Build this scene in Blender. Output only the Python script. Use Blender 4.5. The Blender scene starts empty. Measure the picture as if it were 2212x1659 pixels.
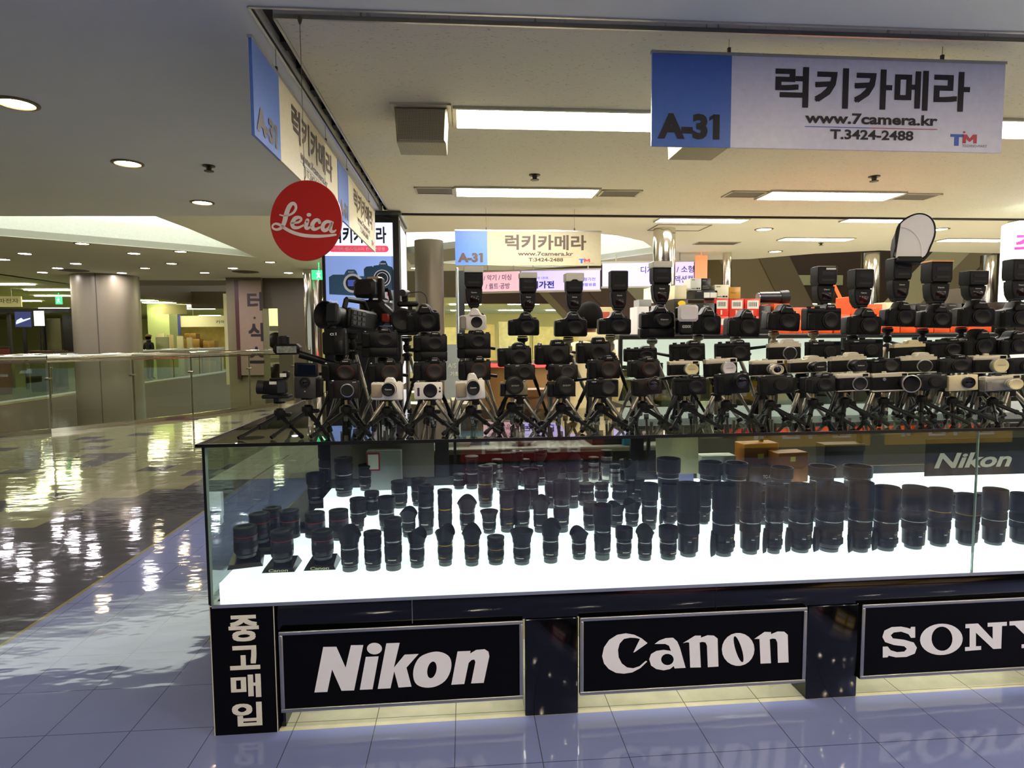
import bpy, bmesh, math, random
from mathutils import Vector, Matrix
random.seed(7)
PI = math.pi
sc = bpy.context.scene
col = sc.collection

# ---------------------------------------------------------------- camera, world, exposure
cam_d = bpy.data.cameras.new('camera')
cam_d.sensor_fit = 'HORIZONTAL'; cam_d.sensor_width = 36.0; cam_d.lens = 21.8256
cam_d.clip_start = 0.05; cam_d.clip_end = 200
cam = bpy.data.objects.new('camera', cam_d); col.objects.link(cam)
_R = Vector((0.99605233, -0.08852319, -0.00658737)); _U = Vector((0.01300243, 0.0720876, 0.99731355)); _F = Vector((0.08781051, 0.99346214, -0.07295404))
_m = Matrix((( _R.x, _U.x, -_F.x, 0.02312554), (_R.y, _U.y, -_F.y, -2.30052689), (_R.z, _U.z, -_F.z, 1.46565227), (0, 0, 0, 1)))
cam.matrix_world = _m
sc.camera = cam
w = bpy.data.worlds.new('hall_air'); sc.world = w; w.use_nodes = True
w.node_tree.nodes['Background'].inputs[0].default_value = (0.80, 0.86, 0.78, 1)
w.node_tree.nodes['Background'].inputs[1].default_value = 0.45
vs = sc.view_settings
vs.view_transform = 'Standard'; vs.look = 'None'; vs.gamma = 1.0; vs.use_curve_mapping = False
vs.exposure = 0.55
cy = sc.cycles
cy.max_bounces = 7; cy.diffuse_bounces = 3; cy.glossy_bounces = 4; cy.transmission_bounces = 4; cy.transparent_max_bounces = 14
cy.use_denoising = True; cy.caustics_reflective = False; cy.caustics_refractive = False
cy.sample_clamp_indirect = 6.0

# lamp radiance (W/m2/sr) of the hall's fittings and of the added lamps
L_TUBE = 34.0; L_DOWN = 150.0; L_COVE = 1.4; L_FAR = 12.0; L_CASE = 0.85

# ---------------------------------------------------------------- materials
def lin(h):
    if isinstance(h, str):
        h = h.lstrip('#'); c = [int(h[i:i+2], 16) / 255 for i in (0, 2, 4)]
    else: c = list(h)
    return tuple((v / 12.92 if v <= 0.04045 else ((v + 0.055) / 1.055) ** 2.4) for v in c) + (1.0,)
MATS = {}
def nd(nt, t, **kw):
    n = nt.nodes.new(t)
    for k, v in kw.items():
        if k.startswith('i_'): n.inputs[k[2:].replace('_', ' ')].default_value = v
        else: setattr(n, k, v)
    return n
def mat(name, colr, rough=0.5, metal=0.0, var=0.10, scale=30.0, bump=0.0, spec=0.5):
    if name in MATS: return MATS[name]
    m = bpy.data.materials.new(name); m.use_nodes = True; nt = m.node_tree; b = nt.nodes['Principled BSDF']
    c = lin(colr)
    tc = nd(nt, 'ShaderNodeTexCoord'); nz = nd(nt, 'ShaderNodeTexNoise'); nz.inputs['Scale'].default_value = scale; nz.inputs['Detail'].default_value = 3
    nt.links.new(tc.outputs['Object'], nz.inputs['Vector'])
    mx = nd(nt, 'ShaderNodeMixRGB'); mx.inputs[1].default_value = tuple(v * (1 - var) for v in c[:3]) + (1,); mx.inputs[2].default_value = tuple(min(1, v * (1 + var)) for v in c[:3]) + (1,)
    nt.links.new(nz.outputs[0], mx.inputs[0]); nt.links.new(mx.outputs[0], b.inputs['Base Color'])
    b.inputs['Roughness'].default_value = rough; b.inputs['Metallic'].default_value = metal
    b.inputs['Specular IOR Level'].default_value = spec
    if bump:
        bp = nd(nt, 'ShaderNodeBump'); bp.inputs['Strength'].default_value = bump; bp.inputs['Distance'].default_value = 0.002
        nt.links.new(nz.outputs[0], bp.inputs['Height']); nt.links.new(bp.outputs[0], b.inputs['Normal'])
    MATS[name] = m; return m
def glow(name, colr, strength, base=None):
    if name in MATS: return MATS[name]
    m = bpy.data.materials.new(name); m.use_nodes = True; nt = m.node_tree; b = nt.nodes['Principled BSDF']
    b.inputs['Base Color'].default_value = lin(base or colr); b.inputs['Roughness'].default_value = 0.35
    b.inputs['Emission Color'].default_value = lin(colr); b.inputs['Emission Strength'].default_value = strength
    MATS[name] = m; return m
def glass(name, tint, refl=1.0, rough=0.0):
    if name in MATS: return MATS[name]
    m = bpy.data.materials.new(name); m.use_nodes = True; nt = m.node_tree; nt.nodes.clear()
    o = nd(nt, 'ShaderNodeOutputMaterial'); t = nd(nt, 'ShaderNodeBsdfTransparent'); g = nd(nt, 'ShaderNodeBsdfGlossy'); mx = nd(nt, 'ShaderNodeMixShader')
    t.inputs[0].default_value = lin(tint); g.inputs[0].default_value = (refl, refl, refl, 1); g.inputs['Roughness'].default_value = rough
    f = nd(nt, 'ShaderNodeFresnel'); f.inputs[0].default_value = 1.5
    geo = nd(nt, 'ShaderNodeNewGeometry')   # the pane is one slab: the same reflection from either side
    mu = nd(nt, 'ShaderNodeMath', operation='MULTIPLY'); mu.inputs[1].default_value = 1.7; mu.use_clamp = True
    lw = nd(nt, 'ShaderNodeLayerWeight'); lw.inputs[0].default_value = 0.5
    pw = nd(nt, 'ShaderNodeMath', operation='POWER'); pw.inputs[1].default_value = 4.0
    ma = nd(nt, 'ShaderNodeMath', operation='MULTIPLY_ADD'); ma.inputs[1].default_value = 0.8; ma.inputs[2].default_value = 0.04; ma.use_clamp = True
    nt.nodes.remove(f); nt.nodes.remove(geo); nt.nodes.remove(mu)
    nt.links.new(lw.outputs['Facing'], pw.inputs[0]); nt.links.new(pw.outputs[0], ma.inputs[0]); nt.links.new(ma.outputs[0], mx.inputs[0])
    nt.links.new(t.outputs[0], mx.inputs[1]); nt.links.new(g.outputs[0], mx.inputs[2]); nt.links.new(mx.outputs[0], o.inputs[0])
    MATS[name] = m; return m

# ---------------------------------------------------------------- mesh builder
class MB:
    def __init__(s): s.v = []; s.f = []
    def add(s, vs_, fs):
        o = len(s.v); s.v += [tuple(p) for p in vs_]; s.f += [[i + o for i in f] for f in fs]; return s
    def box(s, x0, x1, y0, y1, z0, z1, b=0.0):
        if b <= 0:
            v = [(x, y, z) for x in (x0, x1) for y in (y0, y1) for z in (z0, z1)]
            return s.add(v, [(0, 1, 3, 2), (4, 6, 7, 5), (0, 4, 5, 1), (2, 3, 7, 6), (0, 2, 6, 4), (1, 5, 7, 3)])
        b = min(b, (x1-x0)*.45, (z1-z0)*.45, (y1-y0)*.45)
        p = [(x0+b, z0), (x1-b, z0), (x1, z0+b), (x1, z1-b), (x1-b, z1), (x0+b, z1), (x0, z1-b), (x0, z0+b)]
        return s.prism(p, y0, y1, b)
    def prism(s, poly, y0, y1, b=0.0):
        # outline in XZ, pushed along Y, both rims chamfered by b
        n = len(poly)
        if b <= 0: rings = [(poly, y0), (poly, y1)]
        else:
            cx = sum(p[0] for p in poly)/n; cz = sum(p[1] for p in poly)/n
            hx = max(abs(p[0]-cx) for p in poly); hz = max(abs(p[1]-cz) for p in poly)
            q = [(cx+(p[0]-cx)*(1-b/max(hx, 1e-6)), cz+(p[1]-cz)*(1-b/max(hz, 1e-6))) for p in poly]
            rings = [(q, y0), (poly, y0+b), (poly, y1-b), (q, y1)]
        v = [(x, y, z) for r, y in rings for x, z in r]; f = []
        for k in range(len(rings)-1):
            for i in range(n):
                j = (i+1) % n; f.append((k*n+i, k*n+j, (k+1)*n+j, (k+1)*n+i))
        f.append(tuple(range(n-1, -1, -1))); f.append(tuple((len(rings)-1)*n+i for i in range(n)))
        return s.add(v, f)
    def tube(s, p0, p1, r0, r1=None, n=12):
        r1 = r0 if r1 is None else r1
        p0 = Vector(p0); p1 = Vector(p1); d = (p1-p0).normalized(); a = d.orthogonal().normalized(); c = d.cross(a)
        v = []
        for p, r in ((p0, r0), (p1, r1)):
            for k in range(n):
                t = 2*PI*k/n; v.append(p + a*(r*math.cos(t)) + c*(r*math.sin(t)))
        f = [(k, (k+1) % n, n+(k+1) % n, n+k) for k in range(n)] + [tuple(range(n-1, -1, -1)), tuple(range(n, 2*n))]
        return s.add(v, f)
    def path(s, pts, r, n=8):
        for a, b in zip(pts, pts[1:]): s.tube(a, b, r, r, n)
        return s
    def lathe(s, prof, n=28, c=(0, 0, 0), axis='z', zfun=None, closed=True, a0=0.0, a1=2*PI):
        full = abs(a1-a0-2*PI) < 1e-6; m = n if full else n+1
        v = []; f = []
        for i, (r, z) in enumerate(prof):
            for k in range(m):
                t = a0+(a1-a0)*k/n; zz = z if zfun is None else zfun(i, t, z)
                x, y = r*math.cos(t), r*math.sin(t)
                if axis == 'z': p = (c[0]+x, c[1]+y, c[2]+zz)
                elif axis == 'y': p = (c[0]+x, c[1]-zz, c[2]+y)    # grows towards the viewer (-Y)
                else: p = (c[0]+zz, c[1]+x, c[2]+y)
                v.append(p)
        for i in range(len(prof)-1):
            for k in range(n):
                j = (k+1) % m
                q = (i*m+k, i*m+j, (i+1)*m+j, (i+1)*m+k)
                f.append(q if axis != 'x' else q)
        if closed:
            if prof[0][0] > 1e-5: f.append(tuple(range(m-1, -1, -1)))
            if prof[-1][0] > 1e-5: f.append(tuple((len(prof)-1)*m+k for k in range(m)))
        return s.add(v, f)
    def ball(s, c, rx, ry, rz, n=16, m=10):
        return s.lathe([(math.sin(PI*i/m), -math.cos(PI*i/m)) for i in range(m+1)], n).xf_last(m+1, n, c, rx, ry, rz)
    def xf_last(s, a, n, c, rx, ry, rz):
        k = a*n
        for i in range(len(s.v)-k, len(s.v)):
            x, y, z = s.v[i]; s.v[i] = (c[0]+x*rx, c[1]+y*ry, c[2]+z*rz)
        return s
    def loft(s, rings):
        n = len(rings[0]); v = [p for r in rings for p in r]; f = []
        for k in range(len(rings)-1):
            for i in range(n):
                j = (i+1) % n; f.append((k*n+i, k*n+j, (k+1)*n+j, (k+1)*n+i))
        f.append(tuple(range(n-1, -1, -1))); f.append(tuple((len(rings)-1)*n+i for i in range(n)))
        return s.add(v, f)
    def flat(s, loops, fn):
        # filled outline(s) with holes; fn maps (u, v) to a point
        v, f = fill2d(loops); return s.add([fn(a, b) for a, b in v], f)
    def text(s, body, x0, x1, z0, z1, y, bold=0.0, shear=0.0, fn=None):
        v, f = text2d(body, bold, shear)
        fn = fn or (lambda a, b: (a, y, b)); o = []
        for q, (a, b) in enumerate(v):
            p = fn(x0+(x1-x0)*a, z0+(z1-z0)*b); o.append((p[0], p[1]-LAYER[0]*(q*5//len(v)), p[2]))
        return s.add(o, f)
    def move(s, M):
        s.v = [tuple(M @ Vector(p)) for p in s.v]; return s
    def mesh(s, name, m, smooth=True, ang=38, fix=True):
        me = bpy.data.meshes.new(name); me.from_pydata(s.v, [], s.f)
        if fix:
            bm = bmesh.new(); bm.from_mesh(me); bmesh.ops.recalc_face_normals(bm, faces=bm.faces); bm.to_mesh(me); bm.free()
        if smooth:
            me.shade_smooth(); me.set_sharp_from_angle(angle=math.radians(ang))
        if m is not None: me.materials.append(m)
        return me
_T2 = {}
LAYER = [2.5e-4]       # the shifted copies that thicken a letter lie in thin layers, not in one plane
def _mesh_of_curve(c):
    o = bpy.data.objects.new('tmp', c); me = bpy.data.meshes.new_from_object(o)
    v = [(p.co.x, p.co.y) for p in me.vertices]; f = [list(q.vertices) for q in me.polygons]
    bpy.data.objects.remove(o); bpy.data.meshes.remove(me); return v, f
def text2d(body, bold=0.0, shear=0.0):
    k = (body, bold, shear)
    if k not in _T2:
        hang = bold > 0 and any(ord(q) > 0x2fff for q in body)     # Hangul is thickened by laying shifted copies over each other
        c = bpy.data.curves.new('tmp', 'FONT'); c.body = body; c.offset = 0 if hang else bold; c.shear = shear; c.fill_mode = 'FRONT'; c.resolution_u = 3
        v, f = _mesh_of_curve(c); bpy.data.curves.remove(c)
        if hang:
            n = len(v); v0, f0 = v, f; v, f = [], []; b = bold*.95
            for q, (dx, dy) in enumerate(((-b, -b), (b, -b), (-b, b), (b, b), (0, 0))):
                v += [(p[0]+dx, p[1]+dy) for p in v0]; f += [[i+q*n for i in g] for g in f0]
        xs = [p[0] for p in v]; zs = [p[1] for p in v]
        ax, az = min(xs), min(zs); bx, bz = max(xs)-ax or 1, max(zs)-az or 1
        _T2[k] = ([((p[0]-ax)/bx, (p[1]-az)/bz) for p in v], f)
    return _T2[k]
def fill2d(loops):
    c = bpy.data.curves.new('tmp', 'CURVE'); c.dimensions = '2D'; c.fill_mode = 'FRONT'
    for l in loops:
        sp = c.splines.new('POLY'); sp.points.add(len(l)-1); sp.use_cyclic_u = True
        for p, q in zip(sp.points, l): p.co = (q[0], q[1], 0, 1)
    r = _mesh_of_curve(c); bpy.data.curves.remove(c); return r
def ribbon(pts, ws, n=6):
    # a pen stroke of changing width along a smoothed path -> outline quads
    P = []
    for i in range(len(pts)-1):
        p0 = pts[max(i-1, 0)]; p1 = pts[i]; p2 = pts[i+1]; p3 = pts[min(i+2, len(pts)-1)]
        for j in range(n):
            t = j/n
            P.append((tuple(.5*((2*p1[k])+(-p0[k]+p2[k])*t+(2*p0[k]-5*p1[k]+4*p2[k]-p3[k])*t*t+(-p0[k]+3*p1[k]-3*p2[k]+p3[k])*t**3) for k in (0, 1)), ws[i]*(1-t)+ws[i+1]*t))
    P.append((pts[-1], ws[-1])); v = []; f = []
    for i, (p, wd) in enumerate(P):
        a = P[max(i-1, 0)][0]; b = P[min(i+1, len(P)-1)][0]; dx, dy = b[0]-a[0], b[1]-a[1]; l = math.hypot(dx, dy) or 1
        nx, ny = -dy/l*wd/2, dx/l*wd/2; v += [(p[0]+nx, p[1]+ny), (p[0]-nx, p[1]-ny)]
        if i: f.append((2*i-2, 2*i-1, 2*i+1, 2*i))
    for p, wd in (P[0], P[-1]):
        o = len(v); v += [(p[0]+wd/2*math.cos(2*PI*k/10), p[1]+wd/2*math.sin(2*PI*k/10)) for k in range(10)]; f.append(tuple(o+k for k in range(10)))
    return v, f

# ---------------------------------------------------------------- objects
def ob(name, me, parent=None, loc=None):
    o = bpy.data.objects.new(name, me); col.objects.link(o)
    if parent is not None: o.parent = parent
    if loc is not None: o.location = loc
    return o
def part(name, mb, m, parent, label=None, **kw):
    o = ob(name, mb.mesh(name, m, **kw), parent)
    if label: o['label'] = label
    return o
def tag(o, label, cat, group=None, kind=None):
    o['label'] = label; o['category'] = cat
    if group: o['group'] = group
    if kind: o['kind'] = kind
    return o
def thing(name, label, cat, loc=(0, 0, 0), rz=0.0, group=None):
    o = ob(name, None, None, loc); o.rotation_euler = (0, 0, rz); o.empty_display_size = 0.05
    return tag(o, label, cat, group)
def single(name, mb, m, label, cat, group=None, loc=None, **kw):
    o = ob(name, mb.mesh(name, m, **kw), None, loc); return tag(o, label, cat, group)
def struct(name, mb, m, label, cat='structure', **kw):
    o = ob(name, mb.mesh(name, m, **kw)); o['label'] = label; o['category'] = cat; o['kind'] = 'structure'; return o
ORD = ['first', 'second', 'third', 'fourth', 'fifth', 'sixth', 'seventh', 'eighth', 'ninth', 'tenth', 'eleventh', 'twelfth', 'thirteenth', 'fourteenth', 'fifteenth', 'sixteenth', 'seventeenth', 'eighteenth', 'nineteenth', 'twentieth']
def nth(i):
    if i < 20: return ORD[i]
    return {20: 'twenty-first', 21: 'twenty-second', 22: 'twenty-third', 23: 'twenty-fourth', 24: 'twenty-fifth', 25: 'twenty-sixth', 26: 'twenty-seventh', 27: 'twenty-eighth', 28: 'twenty-ninth', 29: 'thirtieth', 30: 'thirty-first', 31: 'thirty-second', 32: 'thirty-third', 33: 'thirty-fourth', 34: 'thirty-fifth', 35: 'thirty-sixth', 36: 'thirty-seventh', 37: 'thirty-eighth'}[i]
TH = -0.0115                     # the building's grid against the counter
def G(x, y):                     # a point of the building's grid, pivot at the ceiling slot's corner
    dx, dy = x+.756, y-.277
    return (-.756+dx*math.cos(TH)-dy*math.sin(TH), .277+dx*math.sin(TH)+dy*math.cos(TH))
LOGO={'canon':[[(0.7281,0.2939),(0.6987,0.3097),(0.6653,0.3173),(0.6304,0.3131),(0.599,0.2945),(0.5784,0.2652),(0.5711,0.2302),(0.5787,0.2002),(0.5979,0.1763),(0.6263,0.1594),(0.6581,0.1542),(0.6916,0.1575),(0.7233,0.1728),(0.7516,0.1985),(0.7457,0.2022),(0.7207,0.1814),(0.6956,0.1743),(0.6705,0.1791),(0.6495,0.1964),(0.6368,0.2225),(0.6341,0.2522),(0.6406,0.2772),(0.6572,0.2949),(0.6821,0.2987),(0.703,0.2968),(0.7214,0.2917),(0.6951,0.238),(0.701,0.2394),(0.7518,0.2732)],[(0.7804,0.2683),(0.7996,0.2818),(0.8247,0.2898),(0.8543,0.29),(0.8714,0.2739),(0.8827,0.2477),(0.9068,0.1643),(0.8626,0.1642),(0.8583,0.1739),(0.8432,0.1627),(0.8178,0.159),(0.7882,0.1658),(0.7669,0.1814),(0.7591,0.2074),(0.7665,0.2283),(0.7874,0.2399),(0.8168,0.2426),(0.8465,0.2368),(0.8378,0.2586),(0.8233,0.2661),(0.7997,0.2673)],[(0.8579,0.2012),(0.857,0.1948),(0.854,0.189),(0.8494,0.1843),(0.8433,0.181),(0.8364,0.1796),(0.8292,0.18),(0.8222,0.1822),(0.8161,0.1861),(0.8113,0.1913),(0.8083,0.1974),(0.8072,0.204),(0.8081,0.2104),(0.811,0.2162),(0.8157,0.2209),(0.8217,0.2241),(0.8286,0.2256),(0.8359,0.2252),(0.8428,0.223),(0.8489,0.2191),(0.8537,0.2139),(0.8568,0.2078)],[(0.8943,0.2659),(0.9432,0.2941),(0.967,0.2929),(0.9671,0.2843),(0.9943,0.2932),(1.0199,0.2902),(1.0355,0.2774),(1.0411,0.1621),(0.9973,0.1619),(0.9924,0.2506),(0.9862,0.2637),(0.9742,0.2669),(0.9623,0.2649),(0.9691,0.1626),(0.9255,0.1642),(0.9198,0.2671),(0.9096,0.2685)],[(1.1882,0.2249),(1.1859,0.2058),(1.1783,0.1886),(1.166,0.1745),(1.15,0.1649),(1.1317,0.1604),(1.1125,0.1615),(1.094,0.168),(1.0777,0.1793),(1.0649,0.1946),(1.0566,0.2127),(1.0535,0.232),(1.0559,0.2509),(1.0635,0.2681),(1.0757,0.282),(1.0915,0.2916),(1.1097,0.2961),(1.1289,0.2952),(1.1474,0.2888),(1.1637,0.2776),(1.1766,0.2623),(1.185,0.2443)],[(1.1347,0.2323),(1.1392,0.2169),(1.1422,0.2024),(1.1437,0.1901),(1.1435,0.1809),(1.1415,0.1757),(1.138,0.1748),(1.1332,0.1783),(1.1276,0.186),(1.1215,0.1971),(1.1155,0.2109),(1.1101,0.2261),(1.1057,0.2415),(1.1026,0.256),(1.1011,0.2682),(1.1014,0.2773),(1.1033,0.2825),(1.1068,0.2834),(1.1116,0.2799),(1.1172,0.2723),(1.1233,0.2612),(1.1293,0.2475)],[(1.1863,0.2681),(1.2282,0.2952),(1.2551,0.293),(1.2553,0.2844),(1.2829,0.2942),(1.31,0.292),(1.3252,0.2783),(1.3318,0.1635),(1.2871,0.1642),(1.2824,0.2485),(1.275,0.2636),(1.2619,0.266),(1.2507,0.2631),(1.2583,0.1641),(1.2148,0.1647),(1.208,0.267)]],'nikon':[[(-0.4881,0.3223),(-0.44,0.3205),(-0.4082,0.2377),(-0.3866,0.3236),(-0.3409,0.322),(-0.3792,0.1469),(-0.4258,0.1482),(-0.4582,0.2331),(-0.4779,0.1468),(-0.5255,0.1474)],[(-0.3329,0.2754),(-0.2854,0.2751),(-0.3107,0.1474),(-0.3583,0.1479)],[(-0.2722,0.3045),(-0.2735,0.2981),(-0.2769,0.2924),(-0.2822,0.2878),(-0.289,0.2847),(-0.2967,0.2832),(-0.3046,0.2837),(-0.3122,0.2859),(-0.3188,0.2897),(-0.3238,0.2949),(-0.327,0.301),(-0.328,0.3074),(-0.3267,0.3137),(-0.3233,0.3194),(-0.318,0.324),(-0.3112,0.3272),(-0.3036,0.3286),(-0.2957,0.3282),(-0.2881,0.326),(-0.2815,0.3222),(-0.2764,0.317),(-0.2732,0.311)],[(-0.2557,0.3242),(-0.2059,0.3238),(-0.2296,0.2278),(-0.1886,0.2765),(-0.1356,0.2767),(-0.1825,0.2252),(-0.1648,0.1493),(-0.2136,0.1484),(-0.2285,0.213),(-0.244,0.1472),(-0.2917,0.1477)],[(-0.0931,0.2796),(-0.0808,0.2817),(-0.069,0.2822),(-0.0576,0.2807),(-0.046,0.2771),(-0.0348,0.2716),(-0.0257,0.2649),(-0.0195,0.2572),(-0.0155,0.2483),(-0.0133,0.2382),(-0.0128,0.2266),(-0.0142,0.2139),(-0.0173,0.2012),(-0.0224,0.1885),(-0.0293,0.1759),(-0.0379,0.1651),(-0.0486,0.1564),(-0.0611,0.1496),(-0.0739,0.1447),(-0.087,0.1421),(-0.1005,0.1414),(-0.1131,0.1425),(-0.1249,0.1453),(-0.1359,0.1499),(-0.1448,0.1563),(-0.1512,0.1648),(-0.1554,0.1752),(-0.1577,0.1868),(-0.1582,0.1997),(-0.1568,0.2138),(-0.1535,0.2273),(-0.1483,0.2403),(-0.1413,0.2529),(-0.1323,0.2632),(-0.1205,0.2707),(-0.1066,0.276)],[(-0.0704,0.2064),(-0.0731,0.1975),(-0.077,0.1897),(-0.0816,0.1836),(-0.0867,0.1797),(-0.0918,0.1784),(-0.0965,0.1797),(-0.1005,0.1836),(-0.1034,0.1896),(-0.1049,0.1975),(-0.105,0.2064),(-0.1037,0.2157),(-0.101,0.2246),(-0.0972,0.2324),(-0.0925,0.2385),(-0.0875,0.2423),(-0.0824,0.2437),(-0.0776,0.2424),(-0.0737,0.2385),(-0.0708,0.2324),(-0.0692,0.2246),(-0.0691,0.2157)],[(0.0109,0.2786),(0.0603,0.2782),(0.0587,0.2679),(0.0818,0.2808),(0.1142,0.2821),(0.1285,0.2716),(0.132,0.2528),(0.1093,0.1484),(0.061,0.1489),(0.0784,0.2333),(0.0742,0.2432),(0.0634,0.2415),(0.0525,0.2309),(0.035,0.1482),(-0.0145,0.148)]],'sony':[[(1.8672,0.2846),(1.8692,0.2387),(1.8511,0.2388),(1.8395,0.2552),(1.8073,0.2674),(1.7758,0.2654),(1.7627,0.2547),(1.7722,0.241),(1.8223,0.2323),(1.8637,0.2187),(1.8784,0.1959),(1.8703,0.1715),(1.8345,0.1593),(1.7891,0.1599),(1.7571,0.1687),(1.7529,0.1619),(1.7321,0.1621),(1.7303,0.208),(1.751,0.2078),(1.7652,0.1912),(1.7927,0.1818),(1.8244,0.1828),(1.8348,0.1937),(1.8235,0.2049),(1.7779,0.2126),(1.7395,0.2269),(1.7269,0.2494),(1.7348,0.2753),(1.7658,0.2887),(1.8064,0.2885),(1.8338,0.2819),(1.8458,0.2769),(1.8491,0.2855)],[(2.0775,0.2259),(2.0769,0.2119),(2.0722,0.1986),(2.0636,0.1865),(2.0516,0.1761),(2.0365,0.1679),(2.0192,0.1622),(2.0004,0.1594),(1.9808,0.1594),(1.9614,0.1624),(1.943,0.1681),(1.9265,0.1763),(1.9124,0.1867),(1.9015,0.1988),(1.8942,0.212),(1.8908,0.2259),(1.8915,0.2397),(1.8962,0.2529),(1.9047,0.2649),(1.9167,0.2753),(1.9316,0.2834),(1.9487,0.2891),(1.9675,0.292),(1.9869,0.2921),(2.0063,0.2892),(2.0247,0.2836),(2.0414,0.2755),(2.0555,0.2651),(2.0666,0.253),(2.074,0.2398)],[(2.0323,0.2284),(2.032,0.2138),(2.0279,0.2004),(2.0205,0.1893),(2.0103,0.1814),(1.9982,0.1772),(1.9851,0.1773),(1.9722,0.1814),(1.9605,0.1894),(1.9508,0.2005),(1.9441,0.2139),(1.9408,0.2284),(1.9412,0.2429),(1.9453,0.2562),(1.9527,0.2673),(1.9628,0.2752),(1.9749,0.2793),(1.9879,0.2794),(2.0008,0.2753),(2.0125,0.2674),(2.0222,0.2563),(2.029,0.2429)],[(2.0866,0.2854),(2.142,0.2854),(2.2106,0.2161),(2.2078,0.2689),(2.1855,0.2691),(2.1846,0.286),(2.2702,0.2864),(2.2711,0.2694),(2.2496,0.2695),(2.2512,0.1729),(2.2157,0.173),(2.1348,0.2467),(2.1378,0.1886),(2.161,0.1883),(2.1618,0.1722),(2.0905,0.1706),(2.0897,0.1876),(2.11,0.1874),(2.106,0.2677),(2.0875,0.2677)],[(2.2813,0.2876),(2.373,0.2886),(2.374,0.2715),(2.3572,0.2705),(2.3853,0.2396),(2.4069,0.2717),(2.3909,0.2716),(2.3899,0.2886),(2.4672,0.2894),(2.4683,0.2723),(2.4494,0.2724),(2.4052,0.2225),(2.4073,0.1864),(2.4291,0.1861),(2.43,0.1699),(2.3423,0.1699),(2.3414,0.1862),(2.3621,0.186),(2.3601,0.2202),(2.3066,0.2694),(2.2823,0.2697)]],'leica':[([(-0.1147,0.0293),(-0.0918,0.0238),(-0.0688,0.027),(-0.0489,0.0375),(-0.0395,0.0542),(-0.0445,0.0688),(-0.0574,0.0709),(-0.0709,0.0587),(-0.0833,0.0335),(-0.0925,0.0051),(-0.1015,-0.0147),(-0.1134,-0.0257),(-0.1318,-0.0298),(-0.1481,-0.0235),(-0.1493,-0.0124),(-0.1358,-0.0058),(-0.1162,-0.0111),(-0.0937,-0.026),(-0.0583,-0.044),(-0.0132,-0.0575),(0.0382,-0.064),(0.0894,-0.0651),(0.1355,-0.0625)],[0.0057,0.0064,0.0085,0.0106,0.0121,0.0128,0.0156,0.0206,0.022,0.0213,0.0185,0.0128,0.0099,0.0092,0.0085,0.0092,0.0114,0.0135,0.0142,0.0142,0.0135,0.0114,0.0085]),([(-0.0602,-0.0065),(-0.0309,-0.005),(-0.0168,0.0058),(-0.0269,0.0149),(-0.0466,0.0101),(-0.0586,-0.008),(-0.0543,-0.0226),(-0.0381,-0.0268),(-0.0218,-0.0235),(-0.002,-0.015)],[0.0078,0.0092,0.0106,0.0121,0.0177,0.0199,0.0163,0.0121,0.0092,0.0071]),([(0.0107,-0.0004),(0.0037,-0.0167),(0.0046,-0.0287),(0.0136,-0.0309),(0.0283,-0.0235)],[0.0185,0.0192,0.0163,0.0114,0.0071]),([(0.065,-0.0096),(0.0595,-0.0007),(0.0451,-0.002),(0.0324,-0.0166),(0.0345,-0.0318),(0.0472,-0.0364),(0.0682,-0.0288)],[0.0142,0.0128,0.0163,0.0199,0.0177,0.0121,0.0071]),([(0.1227,-0.0137),(0.0991,-0.0083),(0.0829,-0.0175),(0.0776,-0.0338),(0.0869,-0.0427),(0.103,-0.0369),(0.1195,-0.015),(0.1133,-0.0331),(0.1154,-0.0474),(0.128,-0.0494),(0.136,-0.0441)],[0.0106,0.0128,0.017,0.0185,0.0156,0.0128,0.0121,0.0163,0.0142,0.0099,0.0064])],'leicadot':[(0.0286,0.0221),(0.0281,0.02),(0.0267,0.0181),(0.0247,0.0165),(0.0221,0.0155),(0.0192,0.015),(0.0162,0.0151),(0.0133,0.0159),(0.0108,0.0172),(0.0089,0.019),(0.0077,0.021),(0.0073,0.0232),(0.0079,0.0254),(0.0092,0.0273),(0.0112,0.0288),(0.0138,0.0299),(0.0167,0.0304),(0.0197,0.0302),(0.0226,0.0294),(0.0251,0.0281),(0.027,0.0264),(0.0282,0.0243)]}
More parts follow.
